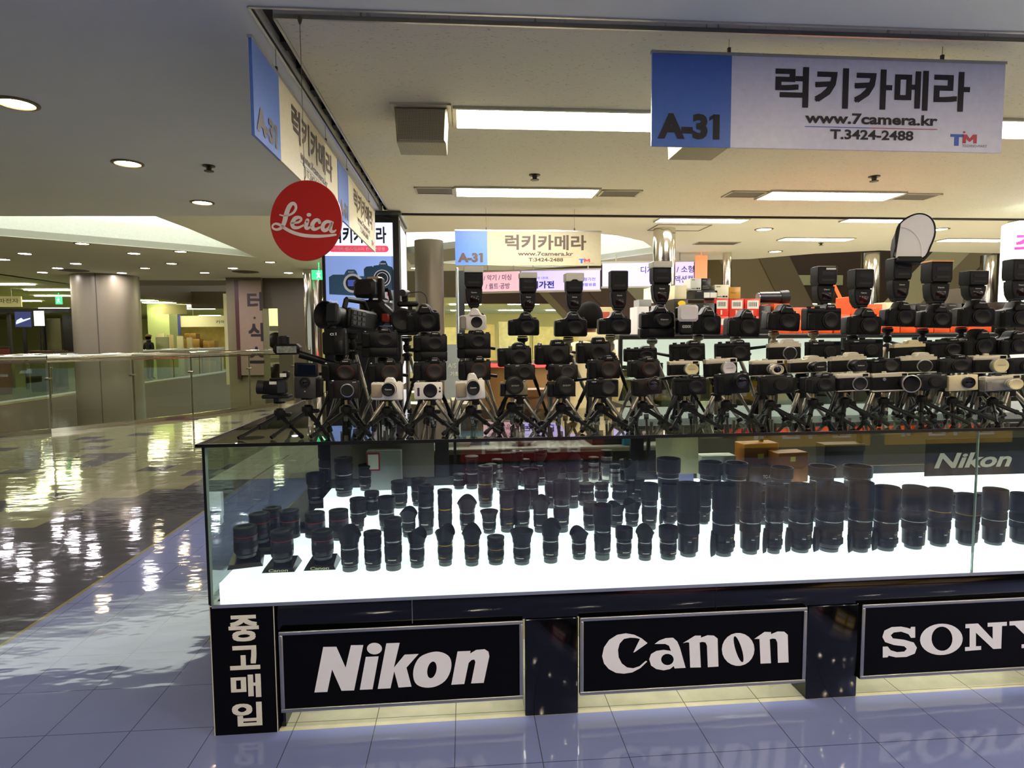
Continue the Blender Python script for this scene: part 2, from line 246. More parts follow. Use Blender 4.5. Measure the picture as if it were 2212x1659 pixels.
CAMS=[
('camcorder_side', 1, -0.677, 0.14, 1.228, 0.134, 0.124, 0, None),
('vlog', 1, -0.562, 0.14, 1.241, 0.092, 0.137, -2, None),
('compact_square', 1, -0.416, 0.14, 1.238, 0.118, 0.074, 0, None),
('white_zoom', 1, -0.251, 0.14, 1.23, 0.121, 0.088, -1, None),
('white_compact', 1, -0.091, 0.14, 1.23, 0.11, 0.071, 0, None),
('white_zoom2', 1, 0.076, 0.14, 1.227, 0.116, 0.104, 3, None),
('bridge', 1, 0.247, 0.14, 1.238, 0.109, 0.077, 0, None),
('bridge2', 1, 0.439, 0.14, 1.233, 0.112, 0.083, 0, None),
('rangefinder_dark', 1, 0.606, 0.14, 1.229, 0.125, 0.076, 0, None),
('brown_lens', 1, 0.79, 0.14, 1.235, 0.122, 0.071, 4, None),
('viewfinder_black', 1, 0.968, 0.14, 1.233, 0.132, 0.083, 2, None),
('black_pancake', 1, 1.149, 0.14, 1.234, 0.137, 0.091, 4, None),
('flat_black', 1, 1.336, 0.14, 1.231, 0.139, 0.082, 3, None),
('black_hump', 1, 1.522, 0.14, 1.236, 0.141, 0.079, 2, None),
('silver_black', 1, 1.668, 0.14, 1.238, 0.138, 0.081, 2, None),
('leica_big', 1, 1.846, 0.14, 1.235, 0.173, 0.084, 3, None),
('flat_black', 1, 2.014, 0.14, 1.241, 0.152, 0.068, 2, None),
('champagne', 1, 2.16, 0.14, 1.233, 0.126, 0.069, 3, None),
('silver_cream', 1, 2.341, 0.14, 1.228, 0.16, 0.073, 3, None),
('mirrorless', 2, -0.447, 0.26, 1.299, 0.145, 0.086, 0, None),
('mirrorless', 2, -0.269, 0.26, 1.293, 0.136, 0.091, 0, None),
('mirrorless', 2, -0.087, 0.26, 1.296, 0.132, 0.091, 0, None),
('mirrorless', 2, 0.095, 0.26, 1.296, 0.133, 0.095, 0, None),
('flat_olive', 2, 0.283, 0.26, 1.294, 0.127, 0.069, 0, None),
('flat_brown', 2, 0.464, 0.26, 1.293, 0.123, 0.068, 0, None),
('mirrorless', 2, 0.64, 0.26, 1.295, 0.134, 0.095, 0, None),
('mirrorless', 2, 0.814, 0.26, 1.299, 0.134, 0.084, 0, None),
('rangefinder_cream', 2, 0.987, 0.26, 1.303, 0.134, 0.069, 1, None),
('rangefinder_white', 2, 1.153, 0.26, 1.295, 0.139, 0.087, 3, None),
('rangefinder_silverlens', 2, 1.357, 0.26, 1.298, 0.143, 0.074, 1, None),
('film_lens', 2, 1.542, 0.26, 1.308, 0.162, 0.076, 2, None),
('film_lens2', 2, 1.724, 0.26, 1.306, 0.157, 0.091, 2, None),
('rangefinder_dark', 2, 1.892, 0.26, 1.3, 0.146, 0.073, 2, None),
('film_silver', 2, 2.049, 0.26, 1.302, 0.169, 0.092, 1, None),
('black_hump', 2, 2.22, 0.26, 1.3, 0.173, 0.082, 2, None),
('rangefinder_cream', 2, 2.387, 0.26, 1.298, 0.16, 0.087, 1, None),
('flat_black', 2, 2.546, 0.26, 1.292, 0.152, 0.079, 2, None),
('pro_side', 3, -0.486, 0.37, 1.401, 0.101, 0.126, 0, None),
('pro_grip', 3, -0.301, 0.37, 1.39, 0.149, 0.125, 0, None),
('pro_grip', 3, -0.089, 0.37, 1.37, 0.143, 0.128, 0, None),
('pro_grip', 3, 0.097, 0.37, 1.382, 0.143, 0.123, 0, None),
('nikon_hump', 3, 0.274, 0.37, 1.345, 0.145, 0.1, 2, None),
('lumix', 3, 0.438, 0.37, 1.351, 0.15, 0.106, 0, None),
('lumix', 3, 0.619, 0.37, 1.355, 0.148, 0.111, 0, None),
('fuji', 3, 0.831, 0.37, 1.361, 0.144, 0.069, 1, None),
('fuji', 3, 1.046, 0.37, 1.359, 0.152, 0.094, 2, None),
('fuji', 3, 1.254, 0.37, 1.357, 0.15, 0.099, 2, None),
('film_silver2', 3, 1.492, 0.37, 1.359, 0.145, 0.098, 1, None),
('xpro', 3, 1.68, 0.37, 1.363, 0.152, 0.088, 1, None),
('xpro', 3, 1.877, 0.37, 1.368, 0.16, 0.092, 1, None),
('film_gold', 3, 2.089, 0.37, 1.361, 0.155, 0.087, 2, None),
('fuji', 3, 2.268, 0.37, 1.366, 0.189, 0.091, 2, None),
('dslr', 3, 2.432, 0.37, 1.365, 0.173, 0.132, 3, None),
('dslr', 3, 2.605, 0.37, 1.376, 0.165, 0.112, 2, None),
('dslr', 4, -0.122, 0.48, 1.498, 0.148, 0.124, 2, None),
('dslr_white', 4, 0.097, 0.48, 1.505, 0.119, 0.098, 0, ('cap', 0.103, 0.083, 1.79)),
('dslr', 4, 0.324, 0.48, 1.479, 0.14, 0.107, 0, ('cap', 0.35, 0.076, 1.764)),
('dslr', 4, 0.539, 0.48, 1.473, 0.148, 0.114, 0, ('capw', 0.562, 0.077, 1.762)),
('dslr', 4, 0.74, 0.48, 1.482, 0.15, 0.107, 0, ('plain', 0.771, 0.08, 1.777)),
('dslr_grip_lens', 4, 0.94, 0.48, 1.464, 0.156, 0.152, 0, ('cap', 0.971, 0.087, 1.816)),
('dslr', 4, 1.164, 0.48, 1.48, 0.147, 0.127, -2, None),
('dslr', 4, 1.348, 0.48, 1.468, 0.158, 0.128, -2, None),
('dslr', 4, 1.539, 0.48, 1.495, 0.169, 0.124, -3, None),
('fuji', 4, 1.739, 0.48, 1.494, 0.175, 0.125, 0, ('sticker', 1.769, 0.096, 1.8)),
('dslr', 4, 1.939, 0.48, 1.473, 0.173, 0.128, -1, ('redpanel', 1.955, 0.095, 1.788)),
('dslr', 4, 2.119, 0.48, 1.511, 0.158, 0.12, -2, ('reflector', 2.147, 0.094, 1.841)),
('dslr', 4, 2.303, 0.48, 1.504, 0.167, 0.114, -2, ('orange', 2.343, 0.109, 1.826)),
('dslr', 4, 2.505, 0.48, 1.509, 0.186, 0.13, -1, ('plain', 2.538, 0.101, 1.781)),
('dslr', 4, 2.717, 0.48, 1.502, 0.179, 0.129, 0, ('big', 2.763, 0.099, 1.839)),
]
LENSES=[
('standred', 1, -0.832, 0.227, 0.575, 0.0458, 0.131),
('standred', 1, -0.832, 0.408, 0.575, 0.0433, 0.133),
('red', 1, -0.815, 0.533, 0.575, 0.0412, 0.139),
('standcanon', 1, -0.672, 0.163, 0.575, 0.0431, 0.129),
('red', 1, -0.717, 0.449, 0.575, 0.0431, 0.147),
('standcanon', 1, -0.518, 0.17, 0.575, 0.0426, 0.121),
('red', 1, -0.609, 0.45, 0.575, 0.0433, 0.133),
('red', 2, -0.496, 0.395, 0.605, 0.0416, 0.126),
('petal', 1, -0.4, 0.096, 0.575, 0.0389, 0.17),
('zoom', 1, -0.312, 0.097, 0.575, 0.0346, 0.148),
('zoom', 1, -0.233, 0.089, 0.575, 0.0355, 0.201),
('petal', 1, -0.143, 0.107, 0.575, 0.0341, 0.149),
('petalgold', 1, -0.033, 0.115, 0.575, 0.0344, 0.157),
('petalgold', 1, 0.072, 0.104, 0.575, 0.0343, 0.159),
('gold', 1, 0.167, 0.109, 0.575, 0.0345, 0.109),
('flare', 1, 0.27, 0.099, 0.575, 0.0399, 0.132),
('petal', 1, 0.386, 0.103, 0.575, 0.0365, 0.168),
('petal', 1, 0.506, 0.128, 0.575, 0.0334, 0.126),
('hood', 1, 0.599, 0.113, 0.575, 0.0388, 0.222),
('hood', 1, 0.69, 0.121, 0.575, 0.0353, 0.123),
('petal', 1, 0.767, 0.089, 0.575, 0.0323, 0.138),
('hood', 1, 0.864, 0.09, 0.575, 0.0388, 0.131),
('tele', 1, 0.956, 0.114, 0.575, 0.0466, 0.3),
('telecollar', 1, 1.101, 0.104, 0.575, 0.0466, 0.295),
('tele', 1, 1.219, 0.115, 0.575, 0.0433, 0.29),
('telecollar', 1, 1.318, 0.108, 0.575, 0.0359, 0.29),
('telecollar', 1, 1.436, 0.114, 0.575, 0.0492, 0.282),
('telebig', 1, 1.56, 0.111, 0.575, 0.055, 0.284),
('telecollar', 1, 1.682, 0.091, 0.575, 0.0473, 0.291),
('telecollar', 1, 1.799, 0.095, 0.575, 0.0476, 0.267),
('tele', 1, 1.93, 0.104, 0.575, 0.048, 0.261),
('telegold', 1, 2.058, 0.121, 0.575, 0.0447, 0.244),
('telegold', 1, 2.185, 0.119, 0.575, 0.0448, 0.217),
('tele', 1, 2.303, 0.113, 0.575, 0.0459, 0.239),
('tele', 1, 2.43, 0.111, 0.575, 0.046, 0.215),
('zoom', 2, -0.431, 0.511, 0.605, 0.0373, 0.146),
('hood', 2, -0.303, 0.499, 0.605, 0.0393, 0.152),
('petal', 2, -0.197, 0.398, 0.605, 0.0341, 0.125),
('zoom', 2, -0.122, 0.424, 0.605, 0.0365, 0.218),
('gold', 2, -0.038, 0.417, 0.605, 0.0325, 0.197),
('petal', 2, 0.06, 0.459, 0.605, 0.0392, 0.154),
('flare', 2, 0.157, 0.411, 0.605, 0.0347, 0.098),
('gold', 2, 0.238, 0.422, 0.605, 0.0349, 0.188),
('hood', 2, 0.304, 0.437, 0.605, 0.0433, 0.174),
('petal', 2, 0.386, 0.401, 0.605, 0.0368, 0.159),
('hood', 2, 0.479, 0.395, 0.605, 0.0409, 0.229),
('zoom', 2, 0.61, 0.404, 0.605, 0.031, 0.127),
('petal', 2, 0.739, 0.435, 0.605, 0.0356, 0.112),
('petal', 2, 0.815, 0.441, 0.605, 0.0358, 0.121),
('hood', 2, 0.88, 0.389, 0.605, 0.0393, 0.206),
('telecollar', 2, 0.998, 0.461, 0.605, 0.0404, 0.186),
('tele', 2, 1.151, 0.439, 0.605, 0.0361, 0.188),
('tele', 2, 1.314, 0.421, 0.605, 0.0361, 0.183),
('zoom', 2, 1.423, 0.409, 0.605, 0.036, 0.177),
('tele', 2, 1.542, 0.396, 0.605, 0.036, 0.176),
('zoom', 2, 1.694, 0.415, 0.605, 0.0364, 0.156),
('tele', 2, 1.844, 0.414, 0.605, 0.0365, 0.152),
('zoom', 2, 1.966, 0.398, 0.605, 0.0344, 0.153),
('tele', 2, 2.103, 0.4, 0.605, 0.0367, 0.137),
('zoom', 2, 2.236, 0.398, 0.605, 0.0346, 0.123),
('zoom', 2, 2.371, 0.398, 0.605, 0.0348, 0.115),
('zoom', 2, 2.511, 0.397, 0.605, 0.0349, 0.111),
('prime', 3, -0.374, 0.549, 0.665, 0.0337, 0.106),
('gold', 3, 0.151, 0.626, 0.665, 0.0373, 0.196),
('flare', 3, 0.271, 0.582, 0.665, 0.039, 0.168),
('hood', 3, 0.365, 0.571, 0.665, 0.039, 0.186),
('petal', 3, 0.464, 0.576, 0.665, 0.0391, 0.245),
('petal', 3, 0.561, 0.563, 0.665, 0.0369, 0.268),
('prime', 3, 0.632, 0.598, 0.665, 0.0396, 0.105),
('prime', 3, 0.722, 0.649, 0.665, 0.0337, 0.092),
('prime', 3, 0.806, 0.618, 0.665, 0.0379, 0.096),
('zoom', 3, 0.895, 0.618, 0.665, 0.0314, 0.118),
('petal', 3, 0.86, 0.625, 0.665, 0.0336, 0.215),
('hoodbig', 3, 1.068, 0.678, 0.665, 0.0591, 0.201),
('hoodbig', 3, 1.283, 0.672, 0.665, 0.0594, 0.18),
('hoodbig', 3, 1.407, 0.653, 0.665, 0.0548, 0.177),
('hoodbig', 3, 1.631, 0.627, 0.665, 0.0547, 0.153),
('hoodbig', 3, 1.843, 0.63, 0.665, 0.064, 0.154),
('hoodbig', 3, 2.022, 0.614, 0.665, 0.0685, 0.152),
('zoom', 3, -0.259, 0.658, 0.665, 0.0394, 0.127),
('zoom', 3, -0.167, 0.689, 0.665, 0.0399, 0.129),
('prime', 4, 0.026, 0.792, 0.715, 0.03, 0.074),
('stack', 4, 0.09, 0.789, 0.715, 0.0346, 0.165),
('silver', 4, 0.235, 0.737, 0.715, 0.0274, 0.058),
('prime', 4, 0.188, 0.803, 0.715, 0.0303, 0.118),
('silver', 4, 0.223, 0.866, 0.715, 0.0285, 0.129),
('zoom', 4, 0.323, 0.839, 0.715, 0.0331, 0.175),
('prime', 4, 0.36, 0.81, 0.715, 0.0282, 0.137),
('zoom', 4, 0.445, 0.825, 0.715, 0.033, 0.184),
('silver', 4, 0.628, 0.779, 0.715, 0.0281, 0.136),
('silver', 4, 0.713, 0.789, 0.715, 0.0282, 0.144),
('silver', 4, 0.791, 0.833, 0.715, 0.0311, 0.17),
('silver', 4, 0.808, 0.728, 0.715, 0.0278, 0.118),
('prime', 4, 0.876, 0.775, 0.715, 0.0329, 0.13),
('zoom', 4, -0.528, 0.715, 0.715, 0.0441, 0.185),
('zoom', 4, -0.435, 0.817, 0.715, 0.0389, 0.129),
]
BOXES=[
('white_box', 1.494, 1.495, 0.101, 0.226),
('grey_case', 1.509, 1.725, 0.105, 0.053),
('white_round', 1.612, 1.721, 0.101, 0.158),
('cream_box', 1.808, 1.781, 0.106, 0.113),
('yellow_oval', 1.802, 1.671, 0.121, 0.11),
('dark_label', 1.81, 1.493, 0.126, 0.175),
('white_print', 1.939, 1.853, 0.094, 0.098),
('black_print', 2.031, 1.853, 0.083, 0.098),
('black_whitelabel', 1.976, 1.751, 0.197, 0.102),
('black_camera', 1.971, 1.5, 0.197, 0.247),
('cream_print', 2.146, 1.784, 0.123, 0.114),
('gold_box', 2.267, 1.784, 0.103, 0.095),
('red_box', 2.143, 1.644, 0.127, 0.141),
('red_box', 2.274, 1.643, 0.127, 0.141),
('red_box', 2.41, 1.643, 0.136, 0.141),
('red_low', 2.146, 1.499, 0.127, 0.141),
('red_low', 2.277, 1.498, 0.128, 0.142),
('red_low', 2.413, 1.497, 0.136, 0.142),
('black_print', 2.537, 1.496, 0.097, 0.23),
('orange_label', 2.659, 1.611, 0.137, 0.131),
('orange_box', 2.662, 1.503, 0.137, 0.104),
('orange_box', 2.793, 1.611, 0.122, 0.1),
('orange_box', 2.919, 1.61, 0.122, 0.1),
('orange_box', 2.796, 1.503, 0.122, 0.104),
('orange_box', 2.922, 1.502, 0.122, 0.104),
('orange_box', 3.339, 1.655, 0.14, 0.147),
('orange_box', 3.484, 1.655, 0.141, 0.082),
('orange_box', 3.196, 1.508, 0.14, 0.144),
('orange_box', 3.345, 1.507, 0.141, 0.144),
('orange_box', 3.494, 1.507, 0.141, 0.144),
('orange_box', 3.644, 1.506, 0.142, 0.145),
('orange_box', 3.794, 1.505, 0.143, 0.145),
('orange_box', 3.946, 1.504, 0.143, 0.146),
('orange_box', 4.098, 1.503, 0.144, 0.146),
('orange_box', 4.251, 1.502, 0.145, 0.146),
('orange_box', 4.405, 1.501, 0.146, 0.147),
('orange_box', 4.534, 1.501, 0.095, 0.147),
('cream_box', 3.648, 1.654, 0.104, 0.098),
('black_print', 3.78, 1.654, 0.142, 0.078),
('black_print', 3.939, 1.654, 0.16, 0.09),
('cream_box', 4.068, 1.653, 0.072, 0.055),
('black_print', 4.197, 1.653, 0.17, 0.091),
('brown_case', 4.346, 1.747, 0.187, 0.126),
('cream_tall', 4.331, 1.652, 0.072, 0.091),
('brown_box', 4.674, 1.5, 0.16, 0.143),
('brown_box', 4.849, 1.499, 0.174, 0.144),
('brown_box', 4.666, 1.647, 0.16, 0.107),
('brown_box', 4.841, 1.647, 0.173, 0.107),
('orange_box', 3.056, 1.509, 0.123, 0.143),
]

# ---------------------------------------------------------------- floor
def floor_mat():
    m = bpy.data.materials.new('polished_vinyl_tile'); m.use_nodes = True; nt = m.node_tree; b = nt.nodes['Principled BSDF']; L = nt.links.new
    tc = nd(nt, 'ShaderNodeTexCoord'); mp = nd(nt, 'ShaderNodeMapping'); mp.inputs['Rotation'].default_value = (0, 0, -TH); mp.inputs['Location'].default_value = (0.0, 0.2632, 0)
    L(tc.outputs['Object'], mp.inputs['Vector'])
    sx = nd(nt, 'ShaderNodeSeparateXYZ'); L(mp.outputs[0], sx.inputs[0])
    def M(op, a, c=None, d=None, clamp=False):
        n = nd(nt, 'ShaderNodeMath', operation=op); n.use_clamp = clamp
        for i, q in enumerate((a, c, d)):
            if q is None: continue
            if isinstance(q, (int, float)): n.inputs[i].default_value = q
            else: L(q, n.inputs[i])
        return n.outputs[0]
    T = 0.305
    X, Y = sx.outputs[0], sx.outputs[1]
    # joints
    def joint(u, T_, w_):
        fr = M('FRACT', M('DIVIDE', u, T_)); d = M('MINIMUM', fr, M('SUBTRACT', 1.0, fr)); return M('LESS_THAN', d, w_)
    j = M('MAXIMUM', joint(X, T, .0055), joint(Y, T, .0055))
    # tile cell centres, so that the colour fields step along the tiles
    T2 = 0.305
    cx = M('MULTIPLY', M('ADD', M('FLOOR', M('DIVIDE', X, T2)), .5), T2); cyy = M('MULTIPLY', M('ADD', M('FLOOR', M('DIVIDE', Y, T2)), .5), T2)
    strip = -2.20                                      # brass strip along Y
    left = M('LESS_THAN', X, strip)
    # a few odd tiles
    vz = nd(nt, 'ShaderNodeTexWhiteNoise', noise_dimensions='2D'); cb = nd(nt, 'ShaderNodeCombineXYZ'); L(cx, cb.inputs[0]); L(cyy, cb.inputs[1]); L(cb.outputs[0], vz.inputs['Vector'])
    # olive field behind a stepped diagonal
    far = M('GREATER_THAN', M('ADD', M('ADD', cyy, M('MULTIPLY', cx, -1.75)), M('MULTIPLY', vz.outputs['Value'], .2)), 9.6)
    odd = M('MULTIPLY', M('GREATER_THAN', vz.outputs['Value'], .90), M('LESS_THAN', X, -1.0))
    odd = M('MULTIPLY', odd, M('GREATER_THAN', Y, 1.0))
    nz = nd(nt, 'ShaderNodeTexNoise'); nz.inputs['Scale'].default_value = 1.3; nz.inputs['Detail'].default_value = 5; L(tc.outputs['Object'], nz.inputs['Vector'])
    nz2 = nd(nt, 'ShaderNodeTexNoise'); nz2.inputs['Scale'].default_value = 9; nz2.inputs['Detail'].default_value = 6; L(tc.outputs['Object'], nz2.inputs['Vector'])
    def mix(f, a, c):
        n = nd(nt, 'ShaderNodeMixRGB')
        if isinstance(f, (int, float)): n.inputs[0].default_value = f
        else: L(f, n.inputs[0])
        for i, q in ((1, a), (2, c)):
            if isinstance(q, tuple): n.inputs[i].default_value = q
            else: L(q, n.inputs[i])
        return n.outputs[0]
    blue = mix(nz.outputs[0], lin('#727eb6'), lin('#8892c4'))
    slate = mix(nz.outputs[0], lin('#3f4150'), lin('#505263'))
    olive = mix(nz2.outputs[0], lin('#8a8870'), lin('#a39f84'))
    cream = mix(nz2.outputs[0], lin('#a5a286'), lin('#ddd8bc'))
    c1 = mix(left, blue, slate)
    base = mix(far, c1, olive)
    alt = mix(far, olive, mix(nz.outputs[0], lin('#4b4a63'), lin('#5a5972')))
    base = mix(odd, base, alt)
    # marbled cream vinyl inside the stall
    stall = M('MULTIPLY', M('GREATER_THAN', nd_y(nt, tc), 0.0), M('GREATER_THAN', nd_x(nt, tc), -0.87))
    stall = M('MULTIPLY', stall, M('LESS_THAN', nd_y(nt, tc), 4.4))
    base = mix(stall, base, cream)
    beyond = M('MULTIPLY', M('GREATER_THAN', nd_y(nt, tc), 4.4), M('GREATER_THAN', nd_x(nt, tc), -2.6))
    base = mix(beyond, base, mix(nz2.outputs[0], lin('#cfcab2'), lin('#dcd8c4')))  # unseen floor, lightened so that it bounces light onto the outer ceiling
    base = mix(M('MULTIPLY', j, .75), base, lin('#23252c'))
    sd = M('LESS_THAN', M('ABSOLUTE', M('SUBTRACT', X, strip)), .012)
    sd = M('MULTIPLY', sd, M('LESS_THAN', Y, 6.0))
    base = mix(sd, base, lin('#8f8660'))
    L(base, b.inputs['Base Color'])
    rr = nd(nt, 'ShaderNodeMapRange'); L(nz2.outputs[0], rr.inputs[0]); rr.inputs[3].default_value = .03; rr.inputs[4].default_value = .09
    L(rr.outputs[0], b.inputs['Roughness']); b.inputs['Specular IOR Level'].default_value = .48
    b.inputs['Coat Weight'].default_value = .12; b.inputs['Coat Roughness'].default_value = .03
    wv = nd(nt, 'ShaderNodeTexNoise'); wv.inputs['Scale'].default_value = 3.0; wv.inputs['Detail'].default_value = 3; wm = nd(nt, 'ShaderNodeMapping'); wm.inputs['Rotation'].default_value = (0, 0, .5); wm.inputs['Scale'].default_value = (.7, 1.6, 1); L(tc.outputs['Object'], wm.inputs['Vector']); L(wm.outputs[0], wv.inputs['Vector'])
    bp = nd(nt, 'ShaderNodeBump'); bp.inputs['Strength'].default_value = .34; bp.inputs['Distance'].default_value = .012
    L(wv.outputs[0], bp.inputs['Height']); L(bp.outputs[0], b.inputs['Normal']); L(bp.outputs[0], b.inputs['Coat Normal'])
    return m
def nd_x(nt, tc):
    s = nt.nodes.new('ShaderNodeSeparateXYZ'); nt.links.new(tc.outputs['Object'], s.inputs[0]); return s.outputs[0]
def nd_y(nt, tc):
    s = nt.nodes.new('ShaderNodeSeparateXYZ'); nt.links.new(tc.outputs['Object'], s.inputs[0]); return s.outputs[1]
FM = floor_mat()
# the rail line along the atrium, from the left round to the steel column
RAIL = [(-10.6, 6.2), (-8.9, 6.75), (-7.62, 7.40), (-6.50, 8.22), (-5.69, 9.17), (-5.05, 10.02), (-4.39, 11.31), (-3.75, 12.45)]
def slab(loops, z0, z1):
    v, f = fill2d(loops); mb = MB(); n = len(v)
    mb.add([(a, b, z1) for a, b in v], f); mb.add([(a, b, z0) for a, b in v], [list(reversed(q)) for q in f])
    for l in loops:
        k = len(l); mb.add([(a, b, z0) for a, b in l] + [(a, b, z1) for a, b in l], [(i, (i+1) % k, k+(i+1) % k, k+i) for i in range(k)])
    return mb
near = [(-10.6, -9.0), (24, -9.0), (24, 26), (-3.75, 26)] + RAIL[::-1]
struct('floor', slab([near], -.25, 0.0), FM, 'glossy blue and grey tiled floor around the camera stall', 'floor')
far_floor_m = mat('far_vinyl', '#8a9060', .12, var=.15, scale=.8)
struct('floor_far', slab([[(-45, 2), (-10.6, 2), (-10.6, 50), (-45, 50)]], -.25, 0), far_floor_m, 'greenish floor of the shops across the atrium', 'floor')
fascia_m = mat('atrium_fascia', '#7b6a50', .35, var=.06, scale=2)
mb = MB().box(-10.68, -10.56, 2, 50, -3.9, -.001)
struct('wall_atrium', mb, fascia_m, 'brown slab edge of the floor across the atrium', 'wall')
struct('floor_atrium', MB().box(-10.6, -3.7, 6, 40, -4.1, -3.9), mat('atrium_floor', '#5a4c38', .3), 'brown floor of the atrium below', 'floor')
mb = MB()
for a, b in zip(RAIL, RAIL[1:]):
    mb.add([(a[0], a[1], -.25), (b[0], b[1], -.25), (b[0], b[1], -3.9), (a[0], a[1], -3.9)], [(0, 1, 2, 3)])
struct('wall_atrium_near', mb, fascia_m, 'wall below the near railing', 'wall')

# ---------------------------------------------------------------- ceilings
def plaster(name, c, sp, bump):
    if name in MATS: return MATS[name]
    m = mat(name, c, .85, var=.03, scale=3)
    if sp:
        nt = m.node_tree; b = nt.nodes['Principled BSDF']; tc = nd(nt, 'ShaderNodeTexCoord')
        mp = nd(nt, 'ShaderNodeMapping'); mp.inputs['Scale'].default_value = (26, 70, 1); nt.links.new(tc.outputs['Object'], mp.inputs[0])
        v = nd(nt, 'ShaderNodeTexNoise'); v.inputs['Scale'].default_value = 1.6; v.inputs['Detail'].default_value = 4; v.inputs['Roughness'].default_value = .7; nt.links.new(mp.outputs[0], v.inputs['Vector'])
        r = nd(nt, 'ShaderNodeValToRGB'); r.color_ramp.elements[0].position = .30; r.color_ramp.elements[0].color = lin('#7f7d6d'); r.color_ramp.elements[1].position = .40; r.color_ramp.elements[1].color = lin(c)
        nt.links.new(v.outputs[0], r.inputs[0]); nt.links.new(r.outputs[0], b.inputs['Base Color'])
    return m
soffit_m = plaster('smooth_soffit', '#dfe1da', 0, 0)
tile_m = plaster('fissured_tile', '#cdc9b6', 1, 0)
H1 = 2.75
outer = [G(-9.2, -9), G(20, -9), G(20, .277), G(-.756, .277), G(-.756, 4.22), (-.80, 4.36), (-2.4, 4.46), (-4.6, 4.58), (-9.2, 4.85)]
struct('ceiling', slab([outer], H1, H1+.30), soffit_m, 'smooth grey lowered ceiling over the aisle', 'ceiling')
inner = [G(-.690, .345), G(20, .345), G(20, 4.22), G(-.690, 4.22)]
struct('ceiling_stall', slab([inner], H1, H1+.28), tile_m, 'speckled tile ceiling above the stall', 'ceiling')
mb = MB()
for a, b, c, d in ((G(-.756, .277), G(20, .277), G(20, .345), G(-.690, .345)), (G(-.756, .277), G(-.690, .345), G(-.690, 4.22), G(-.756, 4.22))):
    mb.add([(p[0], p[1], H1+.07) for p in (a, b, c, d)], [(0, 1, 2, 3)])
slot_m = mat('slot_black', '#17181a', .6)
struct('trim_slot', mb, slot_m, 'dark recessed slot running round the stall ceiling', 'trim')
alu = mat('brushed_aluminium', '#b9bab8', .3, .9)
mb = MB()
def bar(mb, p, q, z0, z1, wd):
    p = Vector((p[0], p[1])); q = Vector((q[0], q[1])); d = (q-p).normalized(); n = Vector((-d.y, d.x))*wd/2
    v = [(a.x, a.y, z) for z in (z0, z1) for a in (p+n, p-n, q-n, q+n)]
    mb.add(v, [(0, 1, 2, 3), (4, 7, 6, 5), (0, 4, 5, 1), (1, 5, 6, 2), (2, 6, 7, 3), (3, 7, 4, 0)])
for a, b in ((G(-.76, .272), G(20, .272)), (G(-.76, .272), G(-.76, 4.2)), (G(-.686, .35), G(20, .35)), (G(-.686, .35), G(-.686, 4.2))): bar(mb, a, b, H1-.006, H1+.012, .012)
struct('trim_slot_edge', mb, alu, 'thin aluminium edge of the ceiling slot', 'trim')
mb = MB()
for k in range(14):
    y = .62+k*.27; bar(mb, G(-.723, y), G(-.723, y+.09), H1+.03, H1+.069, .035)
struct('trim_slot_vents', mb, mat('slot_vent', '#050505', .8), 'small black openings in the ceiling slot', 'trim')
mb = MB(); bar(mb, G(-.70, 4.235), G(20, 4.235), H1-.02, H1+.3, .03)
struct('trim_ceiling_end', mb, mat('dark_bronze', '#3b322c', .4, .5), 'dark bronze line at the far end of the stall ceiling', 'trim')

# outer ceiling, 3.1 m, with the lit coves cut out of it
H2 = 3.1
ring = [(-24, 4.3), (24, 3.0), (24, 9.6), (16, 9.55), (10.7, 9.35), (8.1, 9.05), (7.1, 9.55), (6.2, 10.4), (5.3, 10.6), (3.2, 11.6), (1.5, 12.6), (-.4, 12.9), (-3.2, 13.0), (-4.3, 15.3), (-9.5, 15.45), (-11.0, 16.8), (-11.1, 13.0), (-11.4, 10), (-24, 10)]
cove1 = [(-8.8, 6.75), (-5.88, 6.48), (-3.9, 6.375), (-3.86, 7.34), (-3.89, 10.52), (-4.75, 9.75), (-5.76, 9.0), (-6.95, 8.12), (-8.8, 7.2)]
cove2 = [(-.9, 7.5), (1.53, 7.11), (2.6, 7.6), (3.2, 8.15), (3.93, 9.48), (3.09, 10.71), (2.25, 12.0), (.3, 11.63), (-.9, 10.9)]
out_m = plaster('outer_ceiling', '#e2dfce', 0, 0)
struct('ceiling_outer', slab([ring, cove1, cove2], H2, H2+.12), out_m, 'pale ceiling ring beyond the stall with round downlights', 'ceiling')
cove_m = glow('cove_light', '#f6fff2', L_COVE, '#e9ebe4')  # the cove's top emits itself, in place of light strips along its edge
for nm, cv, dz, lb in (('lit_ceiling_cove', cove1, .40, 'long white glowing ceiling cove at the left above the atrium rail'), ('lit_ceiling_cove', cove2, .34, 'white glowing ceiling cove behind the far hanging shop sign')):
    t = thing(nm, lb, 'ceiling light', (0, 0, 0), 0, 'glowing ceiling coves')
    v, f = fill2d([cv]); part('diffuser', MB().add([(a, b, H2+dz) for a, b in v], f), cove_m, t)
    k = len(cv); mb = MB().add([(a, b, H2+.01) for a, b in cv]+[(a, b, H2+dz) for a, b in cv], [(i, (i+1) % k, k+(i+1) % k, k+i) for i in range(k)])
    part('side_panel', mb, mat('cove_white', '#e4e4da', .8), t)
t = tag(ob('ceiling_beam', slab([[(-.95, 9.75), (.5, 8.55), (1.9, 8.2), (2.6, 9.4), (1.2, 9.9), (.1, 10.6), (-.95, 11.5)]], H2-.02, H2+.1).mesh('ceiling_beam', mat('beam_grey', '#8c8a80', .6))), 'grey beam crossing the glowing cove behind the far sign', 'beam'); t['kind'] = 'structure'

